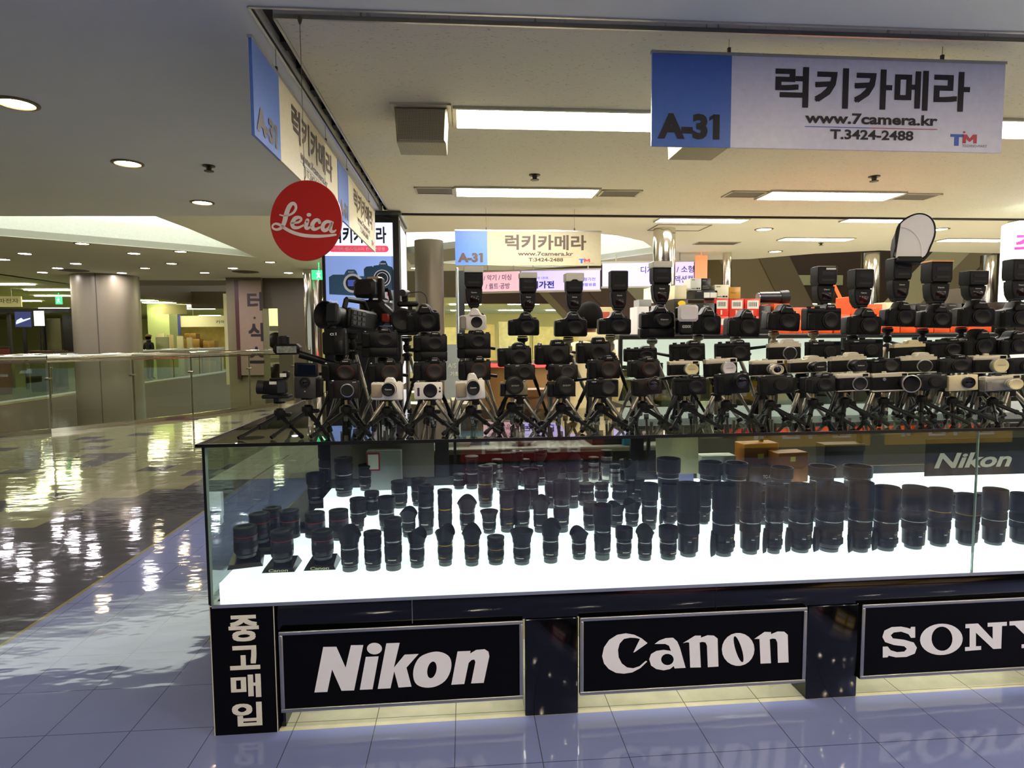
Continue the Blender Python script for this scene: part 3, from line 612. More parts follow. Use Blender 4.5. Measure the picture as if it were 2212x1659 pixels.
# ---------------------------------------------------------------- light fittings
tube_m = glow('fluorescent_lens', '#fff9f0', L_TUBE, '#ffffff')
tube2_m = glow('fluorescent_lens_outer', '#fff4ee', L_TUBE*.7, '#ffffff')
frame_m = mat('fitting_frame', '#b8b39c', .5, .2)
grille_m = mat('vent_grille', '#5c584b', .6, .3, var=.4, scale=600)
def troffer(x, y, z, wd, dp, m, label, vents=True, rz=TH):
    t = thing('ceiling_lamp', label, 'ceiling lamp', (x, y, z), rz, 'fluorescent ceiling lamps')
    part('diffuser', MB().box(-wd/2, wd/2, -dp/2, dp/2, -.012, .0), m, t)
    mb = MB()
    for a in ((-wd/2-.02, wd/2+.02, -dp/2-.02, -dp/2), (-wd/2-.02, wd/2+.02, dp/2, dp/2+.02), (-wd/2-.02, -wd/2, -dp/2, dp/2), (wd/2, wd/2+.02, -dp/2, dp/2)): mb.box(*a, -.016, .002)
    part('frame', mb, frame_m, t)
    return t
def vent(x, y, z, wd, dp, label):
    t = thing('air_vent', label, 'vent', (x, y, z), TH, 'flat ceiling vents')
    part('grille', MB().box(-wd/2+.02, wd/2-.02, -dp/2+.02, dp/2-.02, -.006, .0), grille_m, t)
    mb = MB()
    for a in ((-wd/2, wd/2, -dp/2, -dp/2+.02), (-wd/2, wd/2, dp/2-.02, dp/2), (-wd/2, -wd/2+.02, -dp/2, dp/2), (wd/2-.02, wd/2, -dp/2, dp/2)): mb.box(*a, -.01, .002)
    part('frame', mb, frame_m, t)
place = {(0, 0): 'bright strip lamp left of the big hanging shop sign', (0, 1): 'bright strip lamp at the right end of the big hanging shop sign', (1, 0): 'strip lamp in the second row, nearer the red disc', (1, 1): 'strip lamp in the second row, above the white reflector flash'}
for r, y in enumerate((1.42, 3.23)):
    for c in range(2):
        x = .65+2.77*c
        gx, gy = x, y-.0115*(x+.7)
        troffer(gx, gy, H1, 1.22, .30, tube_m, place[(r, c)])
        if r == 1:
            for sx, wd in ((-.80, .34), (.83, .36)):
                vent(gx+sx, gy, H1, wd, .24, 'flat grey vent at the %s end of the second-row lamp %s' % ('left' if sx < 0 else 'right', 'nearer the red disc' if c == 0 else 'above the white reflector flash'))
# lamps of the same rows further along, which light the stall from beyond the frame
for r, y in enumerate((1.42, 3.23)):
    for c in (2, 3):
        x = .65+2.77*c; troffer(x, y-.0115*(x+.7), H1, 1.22, .30, tube_m, 'strip lamp further along the ceiling rows to the right')
def pyramid(x, y, label):
    t = thing('air_diffuser', label, 'vent', (x, y, H1), TH, 'perforated ceiling diffusers')
    part('mounting_plate', MB().box(-.165, .165, -.19, .15, -.012, 0), frame_m, t)
    mb = MB(); a, b, h = .145, .135, .20
    mb.prism([(-a, -.012), (a, -.012), (b, -h), (-b, -h)], -.16, .10, .012)
    m = mat('perforated_metal', '#8b866f', .45, .4)
    if not m.get('done'):
        m['done'] = 1; nt = m.node_tree; bs = nt.nodes['Principled BSDF']; tc = nd(nt, 'ShaderNodeTexCoord'); vo = nd(nt, 'ShaderNodeTexVoronoi'); vo.inputs['Scale'].default_value = 130; vo.inputs['Randomness'].default_value = .0
        nt.links.new(tc.outputs['Object'], vo.inputs['Vector']); r = nd(nt, 'ShaderNodeValToRGB'); r.color_ramp.elements[0].position = .30; r.color_ramp.elements[0].color = lin('#3c382c'); r.color_ramp.elements[1].position = .36; r.color_ramp.elements[1].color = lin('#a8a287')
        nt.links.new(vo.outputs['Distance'], r.inputs[0]); nt.links.new(r.outputs[0], bs.inputs['Base Color'])
    part('perforated_cover', mb, m, t)
pyramid(-.155, 1.40, 'perforated metal diffuser box at the left end of the first lamp')
pyramid(1.46, 1.395, 'perforated metal diffuser box half hidden below the big shop sign')
def downlight(x, y, z, r, warm, label, group, aisle=False):
    t = thing('downlight', label, 'downlight', (x, y, z), 0, group)
    part('trim_ring', MB().lathe([(r*1.25, .0), (r*1.25, -.006), (r*1.0, -.010), (r*.96, -.002)], 24, closed=False), mat('downlight_ring', '#6d5d45', .35, .6) if warm else mat('downlight_ring_white', '#c9c4b4', .4), t)
    part('bulb', MB().lathe([(0, -.004), (r*.96, -.004), (r*.96, -.001)], 24, closed=False), glow('downlight_back_boosted', '#fff2dc', L_DOWN*2.4) if aisle == 2 else glow('downlight_aisle', '#ffe9c4', L_DOWN) if aisle else glow('downlight_warm', '#ffe4b4', L_DOWN*.35) if warm else glow('downlight_white', '#fff4ff', L_DOWN*1.2), t)
for k, (x, y, lb) in enumerate(((-2.324, 1.37, 'recessed warm downlight at the left edge of the near ceiling'), (-2.33, 2.52, 'recessed warm downlight, middle of the row on the near ceiling'), (-2.32, 3.82, 'recessed warm downlight nearest the glowing cove on the near ceiling'))):
    downlight(x, y, H1, .085, True, lb, 'warm downlights in the near ceiling')
# the same row turns the corner and runs along the aisle in front of the counter
for k in range(7): downlight(-.5+1.3*k, -1.15, H1, .085, True, 'warm downlight in the aisle ceiling in front of the counter', 'downlights over the aisle', True)
for k in range(7): downlight(-2.8+1.9*k, -4.0, H1, .085, True, 'warm downlight further back in the aisle ceiling, unseen, strengthened to light the counter', 'downlights over the aisle', 2)  # unseen back row, made stronger to light the lettering on the counter front
WHITE = [(-7.93, 10.1), (-7.92, 11.64), (-8.8, 12.5), (-9.68, 13.4), (-5.95, 10.0), (-5.0, 12.4), (-7.95, 13.5), (-6.0, 13.4), (-4.03, 13.37), (-8.9, 11.0), (-9.9, 12.0)]
WARM = [(-6.2, 8.83), (-5.0, 9.72), (-3.85, 11.26), (-6.93, 12.47), (-5.97, 11.58)]
for i, (x, y) in enumerate(sorted(WHITE)): downlight(x, y, H2, .10, False, 'white downlight in the ring ceiling over the atrium, %s from the left' % nth(i), 'white downlights over the atrium')
for i, (x, y) in enumerate(sorted(WARM)): downlight(x, y, H2, .10, True, 'warm downlight in the ring ceiling over the atrium, %s from the left' % nth(i), 'warm downlights over the atrium')
for i, (x, y) in enumerate(((4.70, 6.91), (6.13, 9.26), (7.44, 6.77), (-.9, 12.3))): downlight(x, y, H2, .11, True, ('downlight left of the white reflector flash', 'small downlight above the orange cartons', 'downlight right of the white reflector flash', 'small downlight behind the far sign')[i]+' on the outer ceiling', 'downlights on the outer ceiling')
for x, y, wd, lb in ((6.05, 7.77, 1.2, 'outer ceiling strip lamp left of the white reflector flash'), (8.85, 7.73, 1.15, 'outer ceiling strip lamp right of the white reflector flash'), (3.45, 6.24, 1.25, 'thin strip lamp on the outer ceiling above the steel column'), (6.1, 6.09, 1.25, 'thin strip lamp on the outer ceiling behind the reflector flash'), (.75, 5.85, 1.3, 'strip lamp just above the far hanging shop sign')):
    troffer(x, y, H2, wd, .26, tube2_m, lb, rz=0)
troffer(11.5, 7.7, H2, 1.2, .26, tube2_m, 'outer ceiling strip lamp behind the lit pink sign', rz=0)
for k, (x, y) in enumerate(((0.9, 4.9), (3.2, 4.9), (5.6, 4.7), (8.4, 4.7), (8.6, 6.0), (11.0, 4.6))): troffer(x, y, H2, 1.2, .26, tube2_m, 'added unseen strip lamp brightening the outer ceiling, above the end of the stall ceiling', rz=0)  # lamps added out of view to brighten the outer ceiling
troffer(11.5, 5.8, H2, 1.2, .26, tube2_m, 'outer ceiling strip lamp right of the frame', rz=0)
# access hatch, grilles, sprinklers
mb = MB()
for a, b in (((2.95, 7.1), (3.75, 7.1)), ((2.95, 6.6), (3.75, 6.6)), ((2.95, 7.1), (2.95, 6.6)), ((3.75, 7.1), (3.75, 6.6))): bar(mb, a, b, H2-.006, H2+.002, .02)
t = single('access_hatch', mb, mat('hatch_line', '#7d705f', .5), 'square access hatch outline in the outer ceiling by the steel column', 'hatch')
vent(4.55, 8.3, H2, .75, .30, 'flat brown vent on the outer ceiling above the cartons')
for x, y, lb in ((-8.74, 13.0, 'round dark air grille over the round column'), (-4.98, 13.19, 'round dark air grille near the steel column')):
    single('air_grille', MB().lathe([(.0, -.03), (.12, -.03), (.2, -.02), (.30, -.006), (.30, 0)], 24), mat('grille_dark', '#4a4335', .6), lb, 'vent', 'round air grilles over the atrium', (x, y, H2))
spr_m = mat('sprinkler_metal', '#4b463c', .35, .8)
for x, y, z, lb in ((-1.779, 2.555, H1, 'sprinkler head in the grey ceiling near the red disc'), (.652, 2.66, H1, 'sprinkler head between the two strip lamps'), (3.39, 2.53, H1, 'sprinkler head in front of the right second-row lamp'), (-.45, 5.6, H2, 'sprinkler head left of the far hanging sign'), (6.4, 8.2, H2, 'sprinkler head above the reflector flash')):
    mb = MB().lathe([(.045, 0), (.045, -.006), (.02, -.012), (.016, -.035), (.034, -.037), (.034, -.042), (0, -.044)], 16)
    single('sprinkler', mb, spr_m, lb, 'sprinkler', 'ceiling sprinklers', (x, y, z))

# ---------------------------------------------------------------- the stall counter
black_gloss = mat('black_lacquer', '#05050a', .10, var=.2, spec=.5)
black_edge = mat('black_edge', '#0a0b0c', .3)
pane_m = glass('showcase_glass', '#f0f7f3', .95)
top_m = glass('counter_top_glass', '#cdd1cb', .85)
edge_m = mat('glass_edge_green', '#7f9a8d', .15)
light_m = glow('lit_acrylic', '#f2fbff', L_CASE, '#f4f8fb')
light2_m = glow('lit_acrylic_front', '#f4fbff', L_CASE*2.2, '#f4f8fb')
X0, X1 = -.89, 3.35
cnt = thing('display_counter', 'long glass display counter on a black base, full of lenses', 'counter', (0, 0, 0))
BASE = .50
part('top_glass', MB().box(X0-.012, X1, -.02, .92, 1.088, 1.096).box(X0-.012, -.20, .921, 2.35, 1.088, 1.096), top_m, cnt, smooth=False)
part('top_edge', MB().box(X0-.016, X1, -.026, -.0201, 1.086, 1.098).box(X0-.018, X0-.0121, -.026, 2.35, 1.086, 1.098), black_edge, cnt, smooth=False)
mb = MB().box(X0+.006, 2.108, .0, .006, BASE+.004, 1.087)
part('front_glass', mb, pane_m, cnt, smooth=False)
part('front_glass', MB().box(2.114, X1, .0, .006, BASE+.004, 1.087), pane_m, cnt, smooth=False)
part('side_glass', MB().box(X0, X0+.006, .008, 2.35, BASE+.004, 1.087), pane_m, cnt, smooth=False)
part('glass_joint', MB().box(2.109, 2.113, -.001, .008, BASE, 1.087), edge_m, cnt, smooth=False)
part('corner_edge', MB().box(X0-.004, X0+.005, -.004, .0065, BASE, 1.087), black_edge, cnt, smooth=False)
part('corner_edge', MB().box(X0+.0055, X0+.014, -.003, .0, BASE, 1.087), edge_m, cnt, label='pale green ground edge of the front glass', smooth=False)
part('bottom_rail', MB().box(X0+.01, X1, -.012, .02, BASE-.010, BASE+.003), alu, cnt, label='brushed metal rail below the glass')
# the lit acrylic steps
S1, S2, S3, S4 = .575, .605, .665, .715
def step(nm, x0, x1, y0, y1, z0, z1):
    mbt = MB().box(x0, x1, y0+.004, y1, z0, z1, .003); p = part(nm, mbt, light_m, cnt)
    part('riser', MB().box(x0, x1, y0, y0+.0039, z0, z1-.002), light2_m if nm == 'lit_step' and z1 == S1 else light_m, p, smooth=False)
    return p
step('lit_step', X0+.03, 1.14, .016, .309, BASE+.003, S1); step('lit_step', 1.143, 2.19, .016, .309, BASE+.003, S1); step('lit_step', 2.193, X1, .016, .309, BASE+.003, S1)
step('lit_step', -.70, X1, .311, .489, BASE+.003, S2)
step('lit_step', -.66, X1, .491, .679, BASE+.003, S3); step('lit_step', -.62, X1, .681, .87, BASE+.003, S4)
shelf_m = mat('black_shelf', '#0b0b0d', .25)
part('dark_shelf', MB().box(X0+.03, -.705, .313, .70, BASE+.003, S1), shelf_m, cnt)
part('dark_shelf', MB().box(X0+.03, -.665, .702, .893, BASE+.003, S1+.02).box(X0+.03, -.25, .895, 2.33, BASE+.003, S1+.02), shelf_m, cnt)
part('wing_back', MB().box(-.245, -.23, .925, 2.35, 0, 1.087), black_edge, cnt)
part('wing_end', MB().box(X0, -.23, 2.351, 2.36, 0, 1.087), black_edge, cnt)
back_m = mat('taupe_back_panel', '#5d564b', .6, var=.15, scale=3)
part('back_panel', MB().box(-.62, -.10, .872, .888, .76, 1.087), back_m, cnt)
part('back_panel', MB().box(-.62, X1, .872, .888, BASE, .757), black_edge, cnt)
for x, wd in ((-.095, .07), (1.02, .016), (.0, .014), (.93, .07), (1.64, .018), (2.2, .02)):
    part('back_post', MB().box(x, x+wd, .872, .892, .759, 1.087), black_edge, cnt)
mb = MB().box(X0+.004, -.66, .02, .06, .0, BASE-.011).box(X0+.004, X1, .09, .10, .386, BASE-.011)
mb.box(X0+.004, X1, .004, .09, .388, BASE-.011, .002).box(X0+.004, X0+.03, .06, 2.35, 0, BASE-.011).box(-.66, -.642, .03, .30, .0, .387)
part('plinth', mb, black_gloss, cnt)
part('plinth_seam', MB().box(-.159, -.157, .0025, .0045, .392, BASE-.012), alu, cnt); part('plinth_seam', MB().box(1.03, 1.031, .0025, .0045, .392, BASE-.012), mat('dark_seam', '#20222a', .4), cnt)
for x0, x1 in ((.270, .478), (1.412, 1.628), (2.56, 2.77)):
    part('pillar', MB().box(x0, x1, .0, .30, .0, .387, .003), black_gloss, cnt)
part('toe_panel', MB().box(X0+.03, X1, .62, .64, 0, .49), mat('toe_cream', '#b8b08c', .6), cnt)
led_m = glow('base_led', '#fffae8', 8.0)
part('base_light', MB().box(-.62, X1, .30, .33, .375, .385), led_m, cnt, label='warm light strip under the counter')

# base panels with brand lettering
white_v = mat('white_vinyl', '#f4f4f6', .4, var=.02); white_n = mat('white_vinyl_cool', '#f6f6fa', .45, var=.02)
panel_m = mat('black_sign_face', '#04040a', .5, spec=.12)
def base_sign(name, x0, x1, label, key, frame=.014):
    t = thing(name, label, 'sign', (0, 0, 0), 0, 'brand panels on the counter base')
    part('panel', MB().box(x0, x1, -.004, .018, .076, .388), panel_m, t)
    mb = MB()
    for a in ((x0, x1, .374, .388), (x0, x1, .076, .090), (x0, x0+frame, .09, .374), (x1-frame, x1, .09, .374)): mb.box(a[0], a[1], -.010, -.0041, a[2], a[3], .002)
    part('frame', mb, alu, t)
    if key:
        part('lettering', MB().flat(LOGO[key], lambda a, b: (a, -.0062, b)), white_n, t, smooth=False)
    return t
base_sign('brand_panel', -.648, .262, 'black panel with bold italic white lettering, leftmost of the framed base panels', 'nikon')
base_sign('brand_panel', .484, 1.404, 'black panel with white curled serif lettering, middle framed base panel', 'canon')
base_sign('brand_panel', 1.636, 2.552, 'black panel with wide slab-serif lettering, cut by the right edge', 'sony')
t = thing('corner_panel', 'tall black panel with vertical white lettering at the counter corner', 'sign', (0, 0, 0))
part('panel', MB().box(-.892, -.662, -.004, .015, .0, .497), panel_m, t)
mb = MB()
for a in ((-.892, -.662, .493, .497), (-.892, -.889, .0, .493), (-.665, -.662, .0, .493)): mb.box(a[0], a[1], -.0055, -.0041, a[2], a[3])
part('edge_strip', mb, mat('ivory_strip', '#d8d4bd', .5), t)
mb = MB()
# four square letters, each lying on its side as on the panel
def R4(cx, cz, wd, h, bars):
    for u0, u1, v0, v1 in bars: mb.add([(cx-wd/2+wd*a, -.0062, cz-h/2+h*b) for a, b in ((u0, v0), (u1, v0), (u1, v1), (u0, v1))], [(0, 1, 2, 3)])
for ch, z0, z1 in (('중', .358, .458), ('고', .250, .342), ('매', .142, .232), ('입', .032, .124)):
    # top of each letter points to the left, as painted
    mb.text(ch, 0, 1, 0, 1, 0, bold=.035, fn=lambda a, b, z0=z0, z1=z1: (-.826+.108*(a), -.0062, z0+(z1-z0)*b))
part('lettering', mb, mat('cream_vinyl', '#f3efde', .4), t, smooth=False)
# lettering inside the right end of the case
t = thing('shelf_label', 'dark shelf sign with pale italic lettering behind the glass joint', 'sign')
part('board', MB().box(2.13, 2.62, .30, .306, .83, 1.0), mat('dark_board', '#191915', .5), t)
part('lettering', MB().text('Nikon', 2.17, 2.55, .865, .935, .2985, bold=.03, shear=.25), mat('pale_grey_vinyl', '#e4dfd2', .5), t, smooth=False)

# ---------------------------------------------------------------- hanging shop signs
blue_m = mat('sign_blue', '#4f77c4', .35); board_m = mat('sign_board_white', '#e4e4ee', .35); cream_m = mat('sign_board_cream', '#d6cdab', .4)
ink = mat('sign_ink', '#17151f', .5); ink2 = mat('sign_ink_brown', '#463629', .5)
wire_m = mat('hanging_wire', '#5d584a', .4, .6)
tmb = mat('mark_blue', '#2f5fc0', .4); tmr = mat('mark_red', '#c0324a', .4); tmg = mat('mark_grey', '#77777c', .5)
def shop_sign(label, org, rz, wd, h, ztop, colon, ceil, board, inkm, far=False, flip=False):
    # wd x h board, origin at its lower left front corner
    t = thing('hanging_sign', label, 'sign', org, rz, 'hanging shop signs'); W = wd; Hh = h
    part('board', MB().box(W*.217, W, 0, .012, 0, Hh), board, t, smooth=False)
    part('blue_panel', MB().box(0, W*.2168, 0, .012, 0, Hh), blue_m, t, label='blue end panel', smooth=False)
    part('top_rail', MB().box(-.004, W+.004, -.004, .016, Hh, Hh+.012), alu, t)
    X = lambda u: W*u
    mb = MB()
    mb.text('럭키카메라', X(.338), X(.897), Hh*.455, Hh*.90, -.0015, bold=.028)
    mb.text('www.7camera.kr', X(.424), X(.806), Hh*.285, Hh*.405, -.0015, bold=.03)
    mb.text('T:3424-2488' if colon else 'T.3424-2488', X(.497), X(.737), Hh*.115, Hh*.225, -.0015, bold=.028)
    mb.text('A-31', X(.016), X(.186), Hh*.08, Hh*.36, -.0015, bold=.055)
    mb.flat([[(X(.170), Hh*.36), (X(.157), Hh*.325), (X(.157), Hh*.285), (X(.170), Hh*.315)]], lambda a, b: (a, -.0015, b))
    part('lettering', mb, inkm, t, smooth=False)
    part('underline', MB().box(X(.424), X(.61), -.0016, -.0005, Hh*.245, Hh*.252), tmb, t, smooth=False)
    part('underline', MB().box(X(.61), X(.806), -.0016, -.0005, Hh*.245, Hh*.252), tmr, t, smooth=False)
    part('mark', MB().box(X(.846), X(.885), -.0016, -.0005, Hh*.17, Hh*.20).box(X(.858), X(.871), -.0016, -.0005, Hh*.07, Hh*.17), tmb, t, label='blue T of the small mark', smooth=False)
    m2 = MB(); u = X(.882); s_ = X(.042)
    m2.flat([[(u, Hh*.10), (u, Hh*.20), (u+s_*.28, Hh*.20), (u+s_*.5, Hh*.155), (u+s_*.72, Hh*.20), (u+s_, Hh*.20), (u+s_, Hh*.10), (u+s_*.76, Hh*.10), (u+s_*.76, Hh*.15), (u+s_*.5, Hh*.115), (u+s_*.24, Hh*.15), (u+s_*.24, Hh*.10)]], lambda a, b: (a, -.0016, b)).box(u+.002, u+.011, -.0016, -.0005, Hh*.215, Hh*.235)
    part('mark', m2, tmr, t, label='red M of the small mark', smooth=False)
    part('small_print', MB().text('TECHNO-MART', X(.882), X(.955), Hh*.055, Hh*.085, -.0015, bold=.0), tmg, t, smooth=False)
    for u in (.21, .815):
        wr = part('wire', MB().tube((X(u), .006, Hh+.03), (X(u), .006, ceil-org[2]), .0012, n=6), wire_m, t)
        part('clip', MB().box(X(u)-.006, X(u)+.006, .0, .012, Hh+.012, Hh+.035), mat('clip_dark', '#3a2a2c', .5), wr)
    return t
# near sign: its far end hangs a little deeper than its near end
shop_sign('large white and blue hanging shop sign facing the aisle, nearest and biggest', (.872, .385, 2.292), -.004, 1.625, .387, 2.68, False, H1, board_m, ink)
shop_sign('first side-on hanging shop sign on the left, behind the red disc', (-.752, .268, 2.266), PI/2+TH, 1.63, .366, 2.63, False, H1, cream_m, ink2)
shop_sign('second side-on hanging shop sign on the left, further back', (-.735, 1.925, 2.272), PI/2+TH, 1.70, .366, 2.63, False, H1, cream_m, ink2)
shop_sign('far hanging shop sign with cream board, over the back of the stall', (.02, 3.92, 2.192), .0, 1.46, .335, 2.53, True, H1, mat('sign_board_cream_darkened', '#a79f80', .5), ink2)  # cream board darkened in its colour against the glare of the nearby lamp

# red round sign on a wire
a = math.radians(-18); P0 = (-.585, .344, 1.951)
t = thing('round_sign', 'red round hanging sign with white script lettering', 'sign', P0, a)
R_ = .162
part('disc', MB().lathe([(0, -.004), (R_-.001, -.004), (R_, -.003), (R_, .003), (R_-.001, .004), (0, .004)], 64, axis='y', closed=False), mat('sign_red', '#b81a10', .4, var=.04), t)
mb = MB()
for pts, ws in LOGO['leica']:
    v, f = ribbon(pts, ws); mb.add([(p[0], -.0055, p[1]) for p in v], f)
mb.flat([LOGO['leicadot']], lambda a_, b_: (a_, -.0055, b_))
part('lettering', mb, mat('script_white', '#e8dcd2', .45), t, smooth=False)
part('wire', MB().tube((.0, 0, R_), (.0, 0, H1-P0[2]-.02), .0012, n=6).tube((0, 0, H1-P0[2]-.025), (0, 0, H1-P0[2]), .004, .012), wire_m, t)
part('hook', MB().path([(0, 0, R_), (.006, 0, R_+.02), (.004, 0, R_+.05), (-.004, 0, R_+.06), (.0, 0, R_+.09)], .0015), wire_m, t)

# ---------------------------------------------------------------- lightbox poster column
t = thing('lightbox_column', 'tall black column with a lit camera poster at the back left corner', 'advertising column', (-.90, 4.10, 0), TH)
part('body', MB().box(-.40, .36, .02, .75, 0, 2.72, .01), mat('column_black', '#0b0b0e', .3), t)
part('cap', MB().box(-.42, .38, .0, .77, 2.70, 2.75, .006), mat('column_cap', '#54605a', .4), t)
part('lower_panel', MB().box(-.371, .299, -.004, .015, .5, 1.599), mat('column_black', '#0b0b0e', .3), t)
fr = part('frame', MB().box(-.40, -.372, -.02, .02, .5, 2.70).box(.30, .36, -.02, .02, .5, 2.70).box(-.372, .30, -.02, .02, 2.63, 2.70), mat('column_frame', '#0c0c10', .25), t)
BX0, BX1 = -.371, .299
part('poster_header', MB().box(BX0, BX1, -.005, .015, 2.30, 2.629), glow('poster_white', '#dfe3f6', .72), t)
part('poster_image', MB().box(BX0, BX1, -.005, .015, 1.60, 2.299), glow('poster_blue', '#7d96d2', .50), t)
ptx = mat('poster_text', '#2b2c48', .5)
part('poster_lettering', MB().text('럭키카메라', -.30, .235, 2.425, 2.59, -.0065, bold=.03), ptx, t, smooth=False)
part('poster_banner', MB().prism([(-.30+.03*math.cos(q)*1.0, 2.37+.032*math.sin(q)) for q in [PI/2+PI*k/8 for k in range(9)]]+[(.225+.03*math.cos(q), 2.37+.032*math.sin(q)) for q in [-PI/2+PI*k/8 for k in range(9)]], -.0075, -.0055), glow('poster_pink', '#e0405c', .6), t, smooth=False)
part('poster_lettering', MB().text('카메라/렌즈/캠코더 판매 전문점', -.29, .215, 2.352, 2.388, -.0085, bold=.02), white_v, t, smooth=False)
pc1 = mat('poster_camera_dark', '#22405c', .4); pc2 = mat('poster_camera_mid', '#31577a', .4); pr = mat('poster_ring', '#c9ccd4', .4); pb = mat('poster_sensor', '#5a6fe0', .4)
def disc(mb, cx, cz, r, y, r0=0.0, n=40):
    if r0: return mb.flat([[(cx+r*math.cos(2*PI*k/n), cz+r*math.sin(2*PI*k/n)) for k in range(n)], [(cx+r0*math.cos(2*PI*k/n), cz+r0*math.sin(2*PI*k/n)) for k in range(n)]], lambda a, b: (a, y, b))
    return mb.flat([[(cx+r*math.cos(2*PI*k/n), cz+r*math.sin(2*PI*k/n)) for k in range(n)]], lambda a, b: (a, y, b))
# printed cameras of the poster
mb = MB().flat([[(.01, 1.96), (.005, 2.17), (.03, 2.195), (.085, 2.20), (.10, 2.19), (.105, 2.205), (.155, 2.21), (.165, 2.24), (.19, 2.255), (.225, 2.25), (.245, 2.205), (.285, 2.19), (.298, 2.16), (.298, 1.96)]], lambda a_, b_: (a_, -.0062, b_))
part('poster_camera', mb, pc1, t, smooth=False)
part('poster_camera', MB().flat([[(-.34, 1.92), (-.34, 2.09), (-.30, 2.115), (-.19, 2.115), (-.17, 2.15), (-.155, 2.165), (-.085, 2.165), (-.07, 2.15), (-.05, 2.10), (.02, 2.10), (.02, 1.90)]], lambda a_, b_: (a_, -.0068, b_)), pc2, t, smooth=False)
mb = disc(MB(), -.105, 2.03, .095, -.0074, .072); disc(mb, .185, 2.08, .085, -.0074, .076); disc(mb, .185, 2.08, .058, -.0074, .052)
part('poster_lens_ring', mb, pr, t, smooth=False)
part('poster_lens', disc(disc(disc(MB(), .185, 2.08, .076, -.0072), .185, 2.08, .05, -.0078), -.105, 2.03, .072, -.0072), mat('poster_lens_dark', '#10202f', .3), t, smooth=False)
part('poster_sensor', MB().box(-.155, -.055, -.0082, -.0076, 2.0, 2.062), pb, t, smooth=False)
mb = MB().text('Canon', .165, .222, 2.218, 2.232, -.0078, bold=.02); mb.text('SONY', -.15, -.09, 2.135, 2.147, -.0078, bold=.02); mb.text('α7', -.038, -.018, 2.05, 2.08, -.0078); mb.text('Canon', -.34, -.26, 1.83, 1.865, -.0078, bold=.02)
part('poster_lettering', mb, white_v, t, smooth=False)
part('poster_camera', MB().flat([[(.06, 1.61), (.06, 1.93), (.12, 1.955), (.298, 1.955), (.298, 1.61)]], lambda a_, b_: (a_, -.0068, b_)), mat('poster_silver', '#aeb2bd', .4), t, smooth=False)
part('poster_lens', disc(MB(), .19, 1.80, .085, -.0074), mat('poster_lens_dark', '#10202f', .3), t, smooth=False)
part('poster_mark', disc(MB(), .245, 1.915, .016, -.0076), mat('poster_red', '#d8202a', .4), t, smooth=False)
part('poster_lens_ring', disc(MB(), -.105, 1.80, .09, -.0074, .07), pr, t, smooth=False)
part('side_poster', MB().box(.361, .366, .06, .70, 1.0, 2.62), glow('side_poster', '#c9cfe0', .4), t)
part('side_frame', MB().box(.361, .37, .04, .06, .9, 2.66).box(.361, .37, .70, .72, .9, 2.66), alu, t)

# ---------------------------------------------------------------- atrium rails and columns
chrome = mat('polished_steel', '#d4cfc4', .10, 1.0, var=.03)
chrome2 = mat('worn_steel', '#a89f8c', .22, 1.0, var=.08)
rail_glass = glass('rail_glass', '#eef4ea', .9)
def railing(name, pts, h, label, post_r=.018, base=.07):
    t = thing(name, label, 'railing')
    mb = MB(); mb2 = MB(); mb3 = MB()
    for a, b in zip(pts, pts[1:]):
        mb.tube((a[0], a[1], h), (b[0], b[1], h), .045, n=14)
        bar(mb3, a, b, h-.085, h-.055, .02)
        bar(mb2, a, b, 0.0, base, .06)
    part('handrail', mb, chrome, t); part('base_rail', mb2, chrome, t); part('under_rail', mb3, chrome2, t)
    for a, b in zip(pts, pts[1:]):
        p = MB(); d = Vector((b[0]-a[0], b[1]-a[1])); q0 = (a[0]+d.x*.012, a[1]+d.y*.012); q1 = (b[0]-d.x*.012, b[1]-d.y*.012)
        bar(p, q0, q1, base+.002, h-.09, .012); part('glass_panel', p, rail_glass, t, smooth=False)
    for a in pts:
        part('post', MB().tube((a[0], a[1]+.05, 0), (a[0], a[1]+.05, h-.06), post_r, n=10).tube((a[0]-.05, a[1]+.03, h-.35), (a[0]+.05, a[1]+.03, h-.35), .022), chrome2, t)
    return t
railing('glass_railing', RAIL, 1.22, 'near glass railing with polished steel handrail curving along the atrium')
railing('glass_railing', [(-10.75, y) for y in (8.0, 10.4, 12.8, 15.2, 17.6, 20.0, 22.4, 24.8, 27.2, 30)], 1.12, 'straight glass railing on the far side of the atrium')
col_m = mat('column_panel', '#7f7862', .35, .15, var=.05, scale=1.5)
def round_column(x, y, r, z0, z1, m, label, name='round_column', seam=False):
    t = thing(name, label, 'column', (x, y, 0))
    part('shaft', MB().lathe([(r, z0), (r, z1)], 40), m, t)
    if seam:
        for q in (-1.1, .2):
            part('panel_seam', MB().box(-.008, .008, -.006, .006, max(z0, -2), z1).move(Matrix.Translation((r*math.cos(q-PI/2), r*math.sin(q-PI/2), 0))), mat('seam_dark', '#4d4638', .6), t)
    t['kind'] = 'structure'
    return t
round_column(-8.75, 14.3, .735, -3.9, H2, col_m, 'huge beige round column rising beyond the near railing', seam=True)
round_column(-3.32, 12.75, .215, 0, H2, chrome, 'polished steel column left of the lit poster', 'steel_column')
round_column(3.16, 6.95, .165, 0, H2, chrome, 'polished steel column behind the flash with white cap', 'steel_column')
round_column(5.28, 9.5, .085, 0, H2, chrome, 'thin polished steel column behind the gold carton', 'steel_column')
round_column(8.2, 9.45, .175, 0, H2, chrome, 'polished steel column left of the white reflector', 'steel_column')
round_column(10.9, 9.65, .145, 0, H2, chrome, 'polished steel column beside the lit pink sign', 'steel_column')
round_column(-.42, 8.3, .24, 0, H2, mat('brown_column', '#6d6354', .35, .2), 'dark brown round column right of the lit poster')
